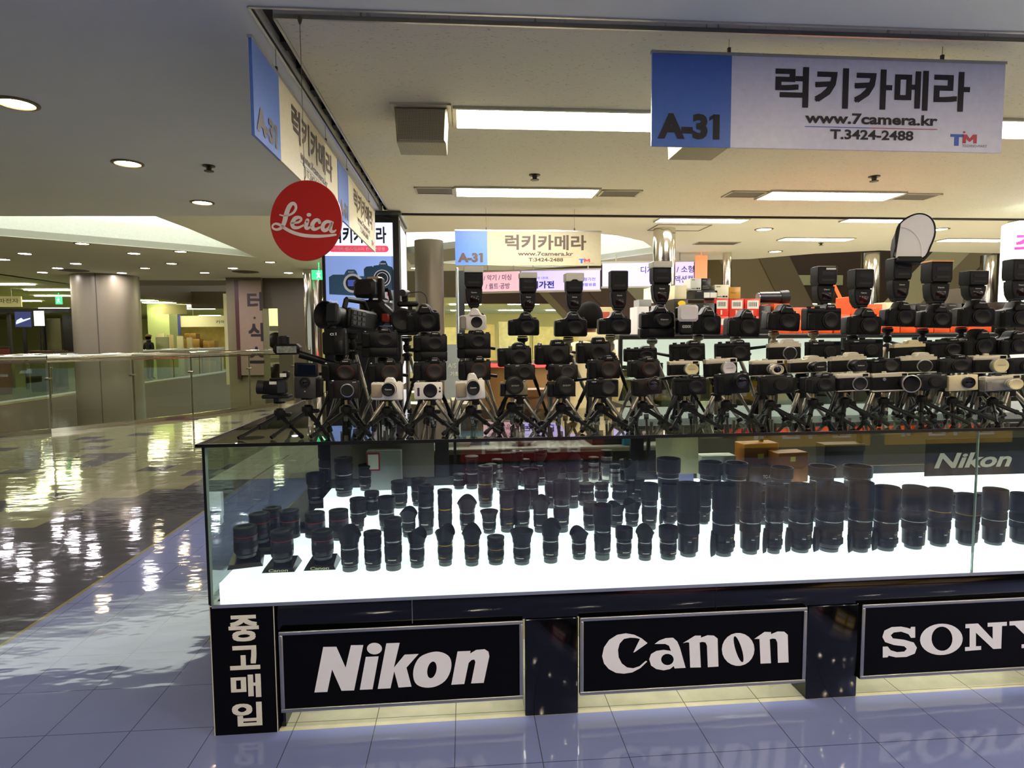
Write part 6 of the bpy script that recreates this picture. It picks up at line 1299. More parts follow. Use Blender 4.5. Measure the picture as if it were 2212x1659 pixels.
CK = {'dslr': 'black reflex camera without lens', 'dslr_white': 'white reflex camera with black body cap', 'dslr_grip_lens': 'black reflex camera with battery grip and capped lens', 'mirrorless': 'black mirrorless camera with copper-ringed grey cap', 'black_hump': 'black mirrorless camera with small hump', 'lumix': 'black mirrorless camera with wide angular hump', 'nikon_hump': 'black mirrorless camera with rounded hump', 'pro_grip': 'tall black mirrorless camera with battery grip', 'fuji': 'black retro mirrorless camera', 'viewfinder_black': 'black compact camera with dark round cap', 'rangefinder_dark': 'flat black camera with grey cap', 'rangefinder_cream': 'silver-topped rangefinder camera with cream lens cap', 'rangefinder_white': 'silver-topped rangefinder camera with pearl white lens cap', 'rangefinder_silverlens': 'silver-topped rangefinder camera with open silver lens', 'xpro': 'flat dark rangefinder camera with small cap', 'silver_cream': 'grey silver camera with cream lens cap', 'silver_black': 'silver and black camera with large black cap', 'film_silver': 'silver and black film camera with silver mount ring', 'film_silver2': 'silver and black retro camera with silver mount ring', 'film_lens': 'silver and black film camera with capped black lens', 'film_lens2': 'silver and black film camera with long black lens', 'film_gold': 'champagne-topped film camera with short black lens', 'white_zoom': 'white mirrorless camera with low hump and capped zoom', 'white_zoom2': 'white and beige camera with tall hump and capped zoom', 'white_compact': 'flat white mirrorless camera with big black cap', 'bridge': 'grey and black compact camera with large capped lens', 'bridge2': 'dark brown compact camera with large capped lens', 'compact_square': 'brown-black square compact camera with ringed cap', 'flat_olive': 'flat olive black mirrorless camera', 'flat_brown': 'flat brown black mirrorless camera', 'flat_black': 'flat black mirrorless camera with small round cap', 'brown_lens': 'brown compact camera with open bronze lens', 'black_pancake': 'black compact camera with open protruding lens', 'leica_big': 'silver and black rangefinder camera with large flared silver-rimmed lens', 'champagne': 'champagne coloured compact camera with black lens', 'vlog': 'grey upright video camera with flipped-up screen', 'camcorder_side': 'small black camcorder seen from its side with open screen', 'pro_side': 'black professional camera turned to its side'}
ROWN = {1: 'bottom row', 2: 'second row', 3: 'third row', 4: 'top row'}
rowi = {1: 0, 2: 0, 3: 0, 4: 0}
TOP = 1.097
# ---- tripods
trip_blk = mat('tripod_black', '#08090a', .5, spec=.3); trip_sil = mat('tripod_silver', '#8d8a80', .34, .85); trip_brass = mat('tripod_brass', '#c8b98c', .25, .8); acr = mat('clear_head', '#a39a7c', .35); trip_blue_lit = mat('tripod_black_blue_lit', '#141a22', .35)
def leg_mesh(p0, p1, r, kind):
    mb = MB(); a, b = Vector(p0), Vector(p1)
    if kind == 'mini':
        m_ = a.lerp(b, .45); mb.tube(a, m_, r, r*.95, 8).tube(m_, b, r*.75, r*.7, 8).tube(a.lerp(b, .40), a.lerp(b, .47), r*1.15, r*1.15, 8).tube(a.lerp(b, .9), b, r*.95, r*.85, 8)
    else:
        mb.tube(a, a.lerp(b, .5), r, r, 10).tube(a.lerp(b, .5), b, r*.72, r*.72, 10)
    return mb
def tripod(x, y, z_top, kind, label, spread, yback, name, idx):
    z_top -= .0008; H = z_top-TOP
    t = thing(name, label, 'tripod', (x, y, TOP), 0, 'mini tripods under the bottom row' if kind == 'mini' else 'tabletop tripods behind the bottom row')
    part('platform', MB().lathe([(.022, H-.008), (.024, H-.004), (.022, H)], 20), trip_blk, t)
    if kind == 'mini':
        part('stem', MB().lathe([(.006, H-.028), (.006, H-.007)], 14), trip_brass, t, label='brass stem')
        part('hub', MB().lathe([(.012, H-.075), (.020, H-.068), (.023, H-.050), (.021, H-.036), (.012, H-.028)], 18).box(.015, .045, -.012, .012, H-.062, H-.046, .004), trip_blk, t)
        hz = H-.062; r = .0092
        for dx, dy in ((-spread, -.135), (spread, -.135), (.012, .13)):
            d = Vector((dx, dy)).normalized()*.018; lg = leg_mesh((d.x, d.y, hz), (dx, dy, .007), r, 'mini'); part('leg', lg, trip_blue_lit if dy > 0 else trip_blk, t)  # blue light on the rear leg is painted into its colour
    else:
        headm = acr if kind == 'clear' else trip_blk
        part('head', MB().lathe([(.012, H-.075), (.019, H-.066), (.019, H-.045), (.012, H-.040), (.012, H-.030), (.024, H-.024), (.026, H-.009)], 18), headm, t, label='beige clear plastic head' if kind == 'clear' else None)
        hz = max(H-.10, H*.55); part('column', MB().tube((0, 0, .03), (0, 0, H-.07), .008, n=12), trip_sil, t)
        part('hub', MB().lathe([(.014, hz-.02), (.024, hz-.016), (.024, hz+.012), (.014, hz+.018)], 18), trip_blk, t)
        if H > .25: part('pan_handle', MB().tube((.012, .01, hz+.03), (.10 if idx % 2 else -.10, .05, hz+.015), .006, .008, 10), trip_blk, t)
        for dx, dy in ((-spread, -yback), (spread, -yback), (0, yback*1.5)):
            d = Vector((dx, dy)).normalized()*.02; lg = leg_mesh((d.x, d.y, hz), (dx, dy, .010), .0092, 'sil'); lp = part('leg', lg, trip_sil if idx % 2 or H < .2 else trip_blk, t)
            part('foot', MB().tube((dx*.93, dy*.93, .010+(hz-.01)*.07), (dx, dy, .003), .0115, .013, 10), trip_blk, lp)
    return t
# ---- flashes: unit width, unit height
FP = {}
def flash_proto(k):
    if k in FP: return FP[k]
    P = []
    A = lambda nm, mb, m, lb=None, sub=(): P.append((nm, mb.mesh(nm, m), lb, list(sub)))
    fl = mat('flash_black', '#090a0c', .45, var=.2, spec=.3); pnl = mat('flash_panel', '#23262c', .2)
    A('foot', MB().box(-.18, .18, -.15, .2, 0, .035).box(-.26, .26, -.25, .25, .03, .08, .02), fl)
    A('body', MB().prism([(-.28, .07), (.28, .07), (.40, .17), (.46, .36), (.46, .47), (-.46, .47), (-.46, .36), (-.40, .17)], -.28, .28, .05), fl, None, [('sensor_panel', MB().box(-.22, .26, -.29, -.27, .13, .30, .005).mesh('sensor_panel', mat('flash_dark_red', '#18090c', .15) if k != 'redpanel' else mat('flash_red_panel', '#3c0c10', .15)), None), ('lettering', MB().text('Canon', -.14, .16, .37, .40, -.295, bold=.02).mesh('lettering', lblw, smooth=False), None)])
    A('hinge', MB().tube((-.40, 0, .50), (.40, 0, .50), .20, n=18), fl)
    top = .86 if k in ('cap', 'capw') else .97
    A('head', MB().prism([(-.44, .50), (.44, .50), (.50, .58), (.50, top), (-.50, top), (-.50, .58)], -.36, .36, .04), fl, None, [('logo_panel', MB().box(-.30, .32, -.375, -.355, top-.22 if k != 'cap' else top-.12, top-.12 if k != 'cap' else top-.04).mesh('logo_panel', pnl), None), ('recess', MB().box(-.30, .34, -.372, -.355, .60, .645).mesh('recess', slot_m), None)])
    A('lamp_lens', MB().box(-.44, .44, -.30, .30, top, top+.015), mat('flash_lens', '#c9c6b8', .2))
    if k == 'cap': A('diffuser_cap', MB().prism([(-.50, .86), (.50, .86), (.53, .90), (.53, .985), (.50, 1.0), (-.50, 1.0), (-.53, .985), (-.53, .90)], -.42, .42, .03), mat('diffuser_white', '#d9d8c4', .4), 'white diffuser cap')
    if k == 'capw': A('diffuser_cap', MB().prism([(-.52, .78), (-.25, .78), (-.12, .83), (.12, .83), (.25, .78), (.52, .78), (.55, .82), (.55, .985), (.50, 1.0), (-.50, 1.0), (-.55, .985), (-.55, .82)], -.44, .44, .03), mat('diffuser_white', '#d9d8c4', .4), 'white diffuser cap')
    if k == 'orange': A('bounce_card', MB().box(-.52, .50, -.38, .36, .965, 1.0), mat('gel_orange', '#e0a25c', .4), 'orange gel card')
    if k == 'sticker': A('sticker', MB().box(-.1, .40, -.380, -.374, .885, .935), ivory, 'white sticker')
    FP[k] = P; return P
refl_m = mat('reflector_silver', '#f0efec', .6, var=.02)
def put_camera(k, row, x, y, z, wd, h, roll, fl):
    i = rowi[row]; rowi[row] += 1
    P = camera_proto(k); Hn = CP[k+'_h']
    s = wd; sz = h/Hn
    sy = (s+sz)/2
    if k == 'pro_side': sy = s
    lb = '%s, %s from left in %s' % (CK[k], nth(i), ROWN[row])
    zb = z
    inst('camera', P, lb, 'camera', (x, y, zb), math.radians(random.uniform(-4, 4)) if k not in ('leica_big',) else -.25, (s, sy, sz), 'cameras in the '+ROWN[row], ry=math.radians(-roll))
    yc = y+.045
    if row == 1:
        tripod(x+random.uniform(-.006, .006), yc+.01, z, 'mini', 'black mini tripod under the %s camera from the left in the bottom row' % nth(i), random.uniform(.100, .116), .1, 'mini_tripod', i)
    else:
        kind = 'clear' if (row == 4 and 3 <= i <= 9) else 'sil'
        tripod(x+.004, yc+.012*row, z, kind, '%s under the %s camera from left in the %s' % ('tall tripod with beige clear head' if kind == 'clear' else 'tabletop tripod', nth(i), ROWN[row]), .062+.012*row, .055, 'tabletop_tripod', i)
    if fl:
        fk, fx, fw, fz = fl; zt = z+h*.985; hh = fz-zt
        base = {'reflector': 'plain', 'big': 'plain'}.get(fk, fk)
        lab = {'cap': 'black flash with white diffuser cap', 'capw': 'black flash with wide milky diffuser cap', 'plain': 'plain black flash', 'sticker': 'black flash with small white sticker', 'redpanel': 'black flash with dark red panel', 'orange': 'black flash with orange card on top', 'reflector': 'black flash carrying the white reflector', 'big': 'big black flash before the lit sign'}[fk]
        inst('flash', flash_proto(base), '%s on the %s camera of the top row' % (lab, nth(i)), 'flash', (fx, yc+.02, zt), 0, (fw, fw*1.0, hh), 'flashes on the top row')
        if fk == 'reflector':
            t = thing('flash_reflector', 'black-rimmed white folding reflector on the flash, rising above everything else', 'reflector', (fx+.012, yc-.03, fz-.01))
            t.rotation_euler = (-.12, .06, -.50)
            mb = MB(); pts = [(-.055, 0), (.055, 0), (.085, .06), (.098, .12), (.085, .175), (.05, .205), (.005, .205), (-.045, .17), (-.062, .12), (-.058, .06)]
            pts = [(a_*.98, b_*1.02) for a_, b_ in pts]
            sm_ = []
            for q in range(len(pts)):
                p0, p1, p2, p3 = [pts[(q+k_-1) % len(pts)] for k_ in range(4)]
                for t_ in ((0,) if q == 0 else (0, .25, .5, .75)): sm_.append(tuple(.5*(2*p1[k_]+(p2[k_]-p0[k_])*t_+(2*p0[k_]-5*p1[k_]+4*p2[k_]-p3[k_])*t_*t_+(3*p1[k_]-p0[k_]-3*p2[k_]+p3[k_])*t_**3) for k_ in (0, 1)))
            pts = sm_
            part('panel', MB().prism(pts, -.002, .004), refl_m, t, smooth=False)
            rim = [(a_, 0, b_) for a_, b_ in pts]; part('rim', MB().path(rim+[rim[0]], .0045, 8), trip_blk, t)
            part('side_flap', MB().loft([[(-.055, -.004, 0), (-.058, -.004, .06), (-.062, -.004, .12), (-.045, -.004, .17)], [(-.066, .05, 0), (-.072, .05, .06), (-.070, .045, .10), (-.055, .03, .15)]]), trip_blk, t)
            part('inner_ring', MB().path([(-.05+.10*math.sin(q), -.004, .02+.13*math.cos(q)*1.0) for q in [PI*.02+PI*.5*k_/10 for k_ in range(11)]], .003, 6), refl_m, t)
            part('sleeve', MB().box(-.052, .052, -.03, .035, -.025, .005, .006), trip_blk, t)
for q in sorted(CAMS, key=lambda q: (q[1], q[2])): put_camera(*q)
# a flash lying in front of a camera, its white diffuser towards the aisle
t = thing('flash', 'black flash leaning forward with white diffuser in front of a top row camera', 'flash', (1.045, .425, 1.478), 0, 'flashes on the top row')
part('head', MB().box(-.036, .036, -.03, .03, .075, .125, .006), mat('flash_black', '#0d0e12', .4), t); part('diffuser_cap', MB().box(-.046, .046, -.052, -.028, .058, .132, .010), mat('diffuser_white2', '#d6d2d0', .4), t, label='white diffuser'); part('body', MB().box(-.034, .034, -.025, .03, .0, .07, .008), mat('flash_black', '#0d0e12', .4), t)
part('lettering', MB().text('GODOX', -.02, .02, .03, .042, -.026, bold=.02), lblw, t, smooth=False)

# ---- video cameras and the gimbal over the left corner
vm = mat('video_black', '#090a0b', .48, var=.2, spec=.3); vg = mat('video_grey', '#171819', .45, spec=.3); vkey = mat('video_keys', '#2a2a2c', .4)
t = thing('video_camera', 'large black video camera with wide round lens pointing left', 'video camera', (-.47, .50, 1.56), .45, 'video cameras over the left corner'); t.rotation_euler = (0, .10, .98)
part('body', MB().box(-.02, .17, -.055, .055, -.045, .045, .012), vm, t, ); part('control_panel', MB().box(-.015, .075, -.060, -.055, -.035, .035), vg, t, None)
mb = MB()
for r_ in range(3):
    for c_ in range(3): mb.box(-.008+.028*c_, .012+.028*c_, -.063, -.060, -.028+.022*r_, -.014+.022*r_)
part('control_buttons', mb, vkey, t)
part('lens', MB().tube((-.02, 0, 0), (-.07, 0, 0), .044, .048, 28), vm, t); part('lens_hood', MB().lathe([(.047, 0), (.056, .01), (.060, .055), (.056, .056), (.045, .02), (0, .018)], 32, c=(0, 0, 0), axis='x', closed=False).move(Matrix.Translation((-.065, 0, 0)) @ Matrix.Scale(-1, 4, (1, 0, 0))), rub, t); part('lens_glass', MB().tube((-.084, 0, 0), (-.086, 0, 0), .040, .040, 28), glassk, t)
part('screen', MB().box(-.17, -.15, -.12, -.06, -.04, .04, .006), vg, t); part('top_handle', MB().path([(0, 0, .045), (.01, 0, .085), (.12, 0, .09), (.15, 0, .05)], .012, 10), vm, t); part('eyepiece', MB().box(.15, .23, -.03, .03, .02, .065, .01), vm, t); part('battery', MB().box(.17, .20, -.035, .035, -.04, .02, .006), vg, t)
part('grip_strap', MB().box(.02, .14, .055, .075, -.03, .03, .01), rub, t)
tripod(-.44, .52, 1.497, 'sil', 'tabletop tripod holding the large left-pointing video camera', .10, .07, 'tabletop_tripod', 1)
t = thing('video_camera', 'upright black video camera in front of the poster with red details', 'video camera', (-.36, .70, 1.60), -.35, 'video cameras over the left corner')
part('body', MB().box(-.06, .07, -.05, .06, -.07, .05, .012), vm, t); part('viewfinder', MB().box(-.075, .035, -.075, .02, .06, .145, .014), vg, t, None); part('viewfinder_arm', MB().box(.03, .055, -.03, .0, -.05, .15, .004), vm, t); part('lens', MB().tube((.04, -.03, .03), (.10, -.03, -.03), .022, .026, 20), vg, t); part('red_bracket', MB().box(.06, .10, -.06, -.02, -.055, -.015, .006), mat('bracket_red', '#7c2418', .4), t); part('handle', MB().path([(-.04, .03, .05), (-.02, .03, .10), (.06, .03, .10), (.07, .03, .05)], .010, 8), vm, t); part('top_light', MB().box(-.03, .03, -.02, .03, .146, .16, .004), mat('sun_shade', '#a09a8a', .5), t)
tripod(-.357, .70, 1.528, 'sil', 'tabletop tripod holding the upright video camera', .09, .07, 'tabletop_tripod', 0)
t = thing('video_camera', 'black video camera with microphone and looping cable, right of the poster', 'video camera', (-.205, .72, 1.545), 0, 'video cameras over the left corner')
part('body', MB().box(-.07, .05, -.06, .06, -.06, .06, .012), vm, t); part('lens', MB().lathe([(.05, .05), (.055, .07), (.055, .11), (.045, .115), (0, .10)], 28, c=(-.02, 0, .01), axis='y', closed=False), rub, t); part('handle', MB().box(-.05, .05, -.04, .0, .075, .10, .008), vm, t); part('microphone', MB().tube((-.02, -.09, .135), (-.01, .07, .145), .016, .016, 16), rub, t); part('microphone_mount', MB().box(-.03, .0, -.02, .01, .10, .135, .004), vg, t); part('handle_bracket', MB().box(.0, .02, -.03, .0, .055, .08), vg, t)
part('side_wheel', MB().tube((.05, 0, .0), (.085, 0, .0), .045, .045, 24), vm, t); part('cable', MB().path([(.0, -.02, .14)]+[(.03+.035*math.sin(q)+.025, -.02, .10+.045*math.cos(q)) for q in [PI*k_/12 for k_ in range(13)]]+[(.02, -.02, .055)], .0022, 6), rub, t); part('viewfinder', MB().box(.0, .045, -.10, -.04, .03, .06, .006), vg, t)
tripod(-.215, .72, 1.483, 'sil', 'tabletop tripod holding the video camera with the looping cable', .09, .07, 'tabletop_tripod', 1)
t = thing('gimbal', 'black folding gimbal with patterned head reaching out to the left', 'gimbal', (-.47, .42, 1.35), 0)
part('arm', MB().tube((.0, 0, 0), (-.17, -.02, .055), .013, .016, 12), vm, t); part('head', MB().box(-.275, -.165, -.05, .02, .055, .10, .014), vm, t, None); part('pattern_plate', MB().box(-.255, -.175, -.052, -.050, .062, .090), mat('pattern_grey', '#7f8680', .4, var=.8, scale=90), t); part('motor', MB().lathe([(.024, 0), (.024, .03), (.02, .034)], 20, c=(-.235, -.015, .10)), vg, t); part('handle', MB().tube((.0, 0, .01), (.015, 0, -.252), .018, .020, 14), rub, t)

# ---------------------------------------------------------------- inside the stall: lit cabinet and the boxes on it
t = thing('back_cabinet', 'black-topped lit glass cabinet inside the stall carrying the boxes', 'cabinet', (0, 0, 0))
part('top', MB().box(1.34, 6.2, 2.66, 3.14, 1.452, 1.492, .004), black_edge, t)
part('lit_back', MB().box(1.36, 6.2, 3.08, 3.10, 1.13, 1.45), glow('cabinet_light', '#f6f5e8', .62), t)
part('lower_back', MB().box(1.36, 6.2, 3.08, 3.10, .62, 1.12), mat('cabinet_lower', '#6f6858', .6, var=.4, scale=5), t); part('shelf', MB().box(1.36, 6.2, 2.70, 3.08, 1.12, 1.13), mat('cabinet_shelf', '#a9b8ac', .2), t); part('base', MB().box(1.34, 6.2, 2.68, 3.12, .06, .62), mat('cabinet_base', '#26241e', .4), t); part('plinth', MB().box(1.38, 6.2, 2.72, 3.1, 0, .06), black_edge, t)
for x in (1.34, 1.98, 2.62, 3.26, 3.9, 4.54): part('upright', MB().box(x, x+.03, 2.67, 2.70, .62, 1.452), black_edge, t)
for x0, x1 in ((1.37, 1.98), (2.01, 2.62), (2.65, 3.26), (3.29, 3.9), (3.93, 4.54)): part('pane', MB().box(x0, x1, 2.678, 2.684, .63, 1.45), pane_m, t, smooth=False)
BC = {'white_box': '#cfcbc4', 'grey_case': '#8f8f88', 'white_round': '#d8d2c2', 'cream_box': '#d4cba2', 'yellow_oval': '#2a2417', 'dark_label': '#241c10', 'white_print': '#c4c2b6', 'black_print': '#17140f', 'black_whitelabel': '#1b1a18', 'black_camera': '#15140f', 'cream_print': '#d6cfae', 'gold_box': '#b8842a', 'red_box': '#d2301c', 'red_low': '#d2301c', 'orange_label': '#f0581a', 'orange_box': '#f0561a', 'brown_case': '#3c3524', 'cream_tall': '#d0c8a0', 'brown_box': '#2a1d12'}
BL = {'white_box': 'tall white box with small purple emblems', 'grey_case': 'small grey case on top of the tall white box', 'white_round': 'white box with red curved mark', 'cream_box': 'plain cream box', 'yellow_oval': 'black box with yellow oval', 'dark_label': 'dark box with small white picture label', 'white_print': 'white printed box at the top of the stack', 'black_print': 'small black printed box', 'black_whitelabel': 'black box with two white labels', 'black_camera': 'large black box with camera picture', 'cream_print': 'cream printed box with small camera pictures', 'gold_box': 'golden yellow box', 'red_box': 'red box with white barcode label', 'red_low': 'red box in the lower red row', 'orange_label': 'orange box with cream label', 'orange_box': 'plain orange box', 'brown_case': 'large olive brown box', 'cream_tall': 'tall narrow cream box', 'brown_box': 'dark brown box'}
seen = {}; placed = []
def box_texture(k, w_, h_, d_, t):
    y = -.0015
    if k == 'red_box':
        part('label', MB().box(w_*.16, w_*.9, y, 0, h_*.42, h_*.90), ivory, t); mb = MB()
        for q in range(9): mb.box(w_*(.24+.065*q), w_*(.24+.065*q+.02+.02*(q % 2)), y-.001, y, h_*.55, h_*.80)
        part('barcode', mb, ink2, t, smooth=False); part('stripe', MB().box(w_*.45, w_*.55, y, 0, h_*.08, h_*.34), mat('box_stripe', '#f0c0b0', .5), t)
    elif k == 'red_low': part('label', MB().box(w_*.2, w_*.8, y, 0, h_*.50, h_*.85), ivory, t)
    elif k == 'yellow_oval': part('emblem', MB().flat([[(w_*.55+w_*.28*math.cos(q), h_*.68+h_*.2*math.sin(q)) for q in [2*PI*i/24 for i in range(24)]]], lambda a, b: (a, y, b)), mat('oval_yellow', '#e8c21c', .4), t, smooth=False); part('print', MB().text('EOS', w_*.3, w_*.7, h_*.12, h_*.30, y, bold=.02), lblw, t, smooth=False)
    elif k == 'black_whitelabel': part('label', MB().box(w_*.40, w_*.66, y, 0, h_*.08, h_*.72), ivory, t); part('label', MB().box(w_*.68, w_*.97, y, 0, h_*.08, h_*.72), ivory, t); part('print', MB().text('SONY', w_*.1, w_*.3, h_*.8, h_*.9, y, bold=.02), lblw, t, smooth=False)
    elif k == 'black_camera': part('print', MB().text('Canon', w_*.42, w_*.64, h_*.88, h_*.93, y, bold=.02), lblw, t, smooth=False); part('picture', disc(MB(), w_*.55, h_*.68, w_*.09, y, w_*.06), mat('box_grey_print', '#6d685a', .5), t, smooth=False)
    elif k == 'dark_label': part('label', MB().box(w_*.4, w_*.95, y, 0, h_*.60, h_*.98), ivory, t); part('picture', disc(MB(), w_*.75, h_*.80, w_*.12, y-.0005), ink, t, smooth=False)
    elif k == 'white_box':
        for q in (.70, .12):
            part('emblem', MB().box(w_*.35, w_*.6, y, 0, h_*q, h_*(q+.10)).box(w_*.7, w_*.9, y, 0, h_*q, h_*(q+.09)), mat('emblem_purple', '#4a3a58', .5), t, smooth=False)
        mb = MB()
        for q in (.42, .46, .58): mb.box(w_*.1, w_*.85, y, 0, h_*q, h_*(q+.012))
        part('print', mb, grey_ink, t, smooth=False)
    elif k == 'white_round': part('mark', disc(MB(), w_*.62, h_*.35, w_*.16, y, w_*.11), red_r, t, smooth=False); part('band', MB().box(0, w_, y, 0, h_*.60, h_*.66), ink2, t, smooth=False)
    elif k in ('cream_print', 'white_print'): part('print', MB().box(w_*.1, w_*.4, y, 0, h_*.82, h_*.88).box(w_*.1, w_*.5, y, 0, h_*.1, h_*.16), grey_ink, t, smooth=False); part('picture', MB().box(w_*.55, w_*.72, y, 0, h_*.08, h_*.2).box(w_*.76, w_*.9, y, 0, h_*.08, h_*.2), ink, t, smooth=False)
    elif k == 'gold_box': part('print', MB().text('Nikon', w_*.12, w_*.6, h_*.45, h_*.58, y, bold=.01), mat('gold_print', '#7a5212', .5), t, smooth=False)
    elif k == 'orange_label': part('label', MB().box(w_*.1, w_*.45, y, 0, h_*.35, h_*.75), ivory, t)
    elif k == 'orange_box': part('print', MB().text('SONY', w_*.35, w_*.62, h_*.55, h_*.65, y, bold=.01), mat('orange_print', '#f6b090', .5), t, smooth=False)
    elif k == 'black_print': part('print', MB().box(w_*.15, w_*.7, y, 0, h_*.3, h_*.36).box(w_*.15, w_*.85, y, 0, h_*.15, h_*.2).box(w_*.15, w_*.5, y, 0, h_*.75, h_*.82), mat('box_grey_print', '#6d685a', .5), t, smooth=False)
    elif k in ('brown_box', 'brown_case'): part('print', MB().box(w_*.2, w_*.6, y, 0, h_*.4, h_*.46), mat('box_grey_print', '#6d685a', .5), t, smooth=False)
tot = {}
for q in BOXES: tot[q[0]] = tot.get(q[0], 0)+1
for k, x, z, w_, h_ in sorted(BOXES, key=lambda q: (round(q[2], 1), q[1])):
    w_ -= .004; x += .002
    zt = 1.4925
    for (a, b, c) in placed:
        if min(x+w_, b)-max(x, a) > .02 and c < z+.06: zt = max(zt, c)
    h2 = max(.03, z+h_-zt)
    placed.append((x, x+w_, zt+h2))
    i = seen.get(k, 0); seen[k] = i+1
    lb = BL[k]+(' on the cabinet inside the stall' if tot[k] == 1 else ', %s of these from left' % nth(i))
    t = thing('product_box', lb, 'box', (x, 2.69+.005*(i % 3), zt), 0, 'boxes on the cabinet')
    part('carton', MB().box(0, w_, 0, .22 if h_ > .1 else .16, 0, h2-.001, .002), mat('box_'+k, BC[k], .45, var=.05), t)
    box_texture(k, w_, h2, .2, t)
t = thing('camera_lens', 'black lens lying on its side between red and orange boxes', 'lens', (2.70, 2.80, 1.80))
part('barrel', MB().tube((-.12, 0, .0), (.06, 0, .0), .045, .05, 24), blk, t); part('hood', MB().tube((.06, 0, 0), (.13, 0, 0), .055, .062, 24), hood_m, t); part('mount', MB().tube((-.13, 0, 0), (-.12, 0, 0), .04, .04, 20), silv_r, t)
for i in range(16):
    x = 1.45+.29*i; kd = ('prime', 'zoom', 'petal', 'silver')[i % 4]
    inst('camera_lens', lens_proto(kd), '%s inside the lit cabinet, %s from its left end' % (LK[kd], nth(i)), 'lens', (x, 2.88, 1.1305), .1*i, (.04, .04, .10+.02*(i % 3)), 'lenses in the lit cabinet')
for i in range(14):
    w_ = .10+.05*((i*7) % 4)/3; h_ = .10+.16*((i*5) % 7)/6
    t = thing('stored_box', '%s box in the lower half of the lit cabinet, %s from its left end' % (('black', 'olive', 'cream', 'brown', 'grey')[i % 5], nth(i)), 'box', (1.42+.33*i, 2.80+.02*(i % 3), .62), 0, 'boxes in the lower cabinet')
    cc = ('#121211', '#3a3d20', '#c9c4a4', '#5a3a1c', '#77786f')[i % 5]
    part('carton', MB().box(0, w_+.08, 0, .2, .0005, h_+.12, .003), mat('st_'+cc, cc, .5), t); part('label', MB().box(.02, w_*.7, -.002, -.0005, h_*.5, h_*.8), ivory, t)
# work table with papers and clutter behind the cameras
t = thing('work_table', 'cluttered white-topped work table inside the stall', 'table', (0, 0, 0))
part('tabletop', MB().box(-.18, 1.32, 1.25, 1.85, .80, .83, .004), mat('table_top', '#6a685e', .5), t)
part('darkening_panel', MB().box(-.17, 1.31, 1.27, 1.285, .05, .80), mat('table_dark', '#14130f', .5), t)  # dark sheet added to keep the stall interior behind the lenses dark
for x in (-.15, 1.27):
    for y in (1.28, 1.80): part('leg', MB().box(x, x+.03, y, y+.03, 0, .80), alu, t)
CL = [('paper_stack', 'stack of white papers on the work table', '#cfd0c4', -.30, 1.45, .22, .3, .03), ('book', 'pale blue folder on the work table', '#5f8aa0', .02, 1.5, .2, .28, .05), ('small_box', 'small tan cardboard box on the work table', '#9a6c34', .62, 1.6, .16, .2, .17), ('small_box', 'dark brown box under the third row on the work table', '#2c1f14', .25, 1.62, .2, .2, .14), ('plastic_bag', 'crumpled clear white bag on the work table', '#b8b4a4', .34, 1.42, .16, .12, .09), ('tray', 'black tray on the work table', '#14140f', .82, 1.42, .3, .25, .05), ('monitor_box', 'large brown box at the back of the work table', '#6b4a24', .40, 1.80, .30, .16, .30), ('small_box', 'olive dark box at the right end of the work table', '#2c2e1c', 1.05, 1.5, .2, .3, .22), ('paper_stack', 'grey paper pad near the right end of the work table', '#9a9a90', .82, 1.72, .22, .2, .08), ('small_box', 'small blue box on the work table', '#2f7fa8', 1.0, 1.38, .07, .06, .06), ('binder', 'row of pale binders at the left end of the work table', '#a39a7c', -.42, 1.75, .32, .2, .26)]
for nm, lb, c, x, y, a, b, h in CL:
    t = thing(nm, lb, nm.replace('_', ' '), (x+(.18 if x < -.1 else 0)+(.10 if x < -.35 else 0), y-.12, .831), .05)
    if nm == 'plastic_bag':
        o = MB(); o.ball((a/2, b/2, h/2), a/2, b/2, h/2, 14, 8); rnd = random.Random(3); o.v = [(p[0]+rnd.uniform(-.012, .012), p[1]+rnd.uniform(-.012, .012), max(0, p[2]+rnd.uniform(-.01, .01))) for p in o.v]; part('bag', o, mat('c_'+c, c, .25), t)
    elif nm in ('paper_stack', 'book'):
        for k in range(4): part('sheet_block', MB().box(.004*k, a+.004*k-.01, .003*(k % 2), b, h*k/4, h*(k+1)/4-.001), mat('c_'+c, c, .6), t)
    elif nm == 'binder':
        for k in range(5): part('spine', MB().box(a*k/5, a*(k+.9)/5, 0, b, 0, h*(.85+.05*(k % 3)), .003), mat('c_'+c+str(k % 2), ('#a39a7c', '#7d735c')[k % 2], .6), t)
    else:
        part('carton', MB().box(0, a, 0, b, 0, h, .004), mat('c_'+c, c, .5), t); part('lid', MB().box(-.003, a+.003, -.003, b+.003, h*.85, h+.002), mat('c2_'+c, c, .35), t)
# things seen through the case behind the lens rows
t = thing('product_box', 'grey box with red-framed label among the lenses at the left', 'box', (-.345, .79, .716))
part('carton', MB().box(-.085, .085, 0, .07, 0, .20, .003), mat('box_grey_plain', '#8d918e', .5), t); part('label', MB().box(-.083, -.02, -.0025, -.001, .10, .19), red_r, t, label='red label frame'); part('label_paper', MB().box(-.077, -.026, -.004, -.0026, .108, .182), ivory, t)
t = thing('notepad', 'cream spiral notepad standing behind the lens rows', 'notepad', (1.05, .80, .716), 0); t.rotation_euler = (-.1, 0, 0)
part('pages', MB().box(0, .225, 0, .008, .04, .30), mat('pad_cream', '#cfcb9e', .6), t)
mb = MB()
for k in range(16): mb.tube((.012+.0134*k, .004, .297), (.012+.0134*k, .004, .31), .003, n=6)
part('spiral', mb, ink, t); part('stand', MB().box(.02, .2, .01, .05, 0, .04), mat('pad_edge', '#8f8fc0', .5), t)
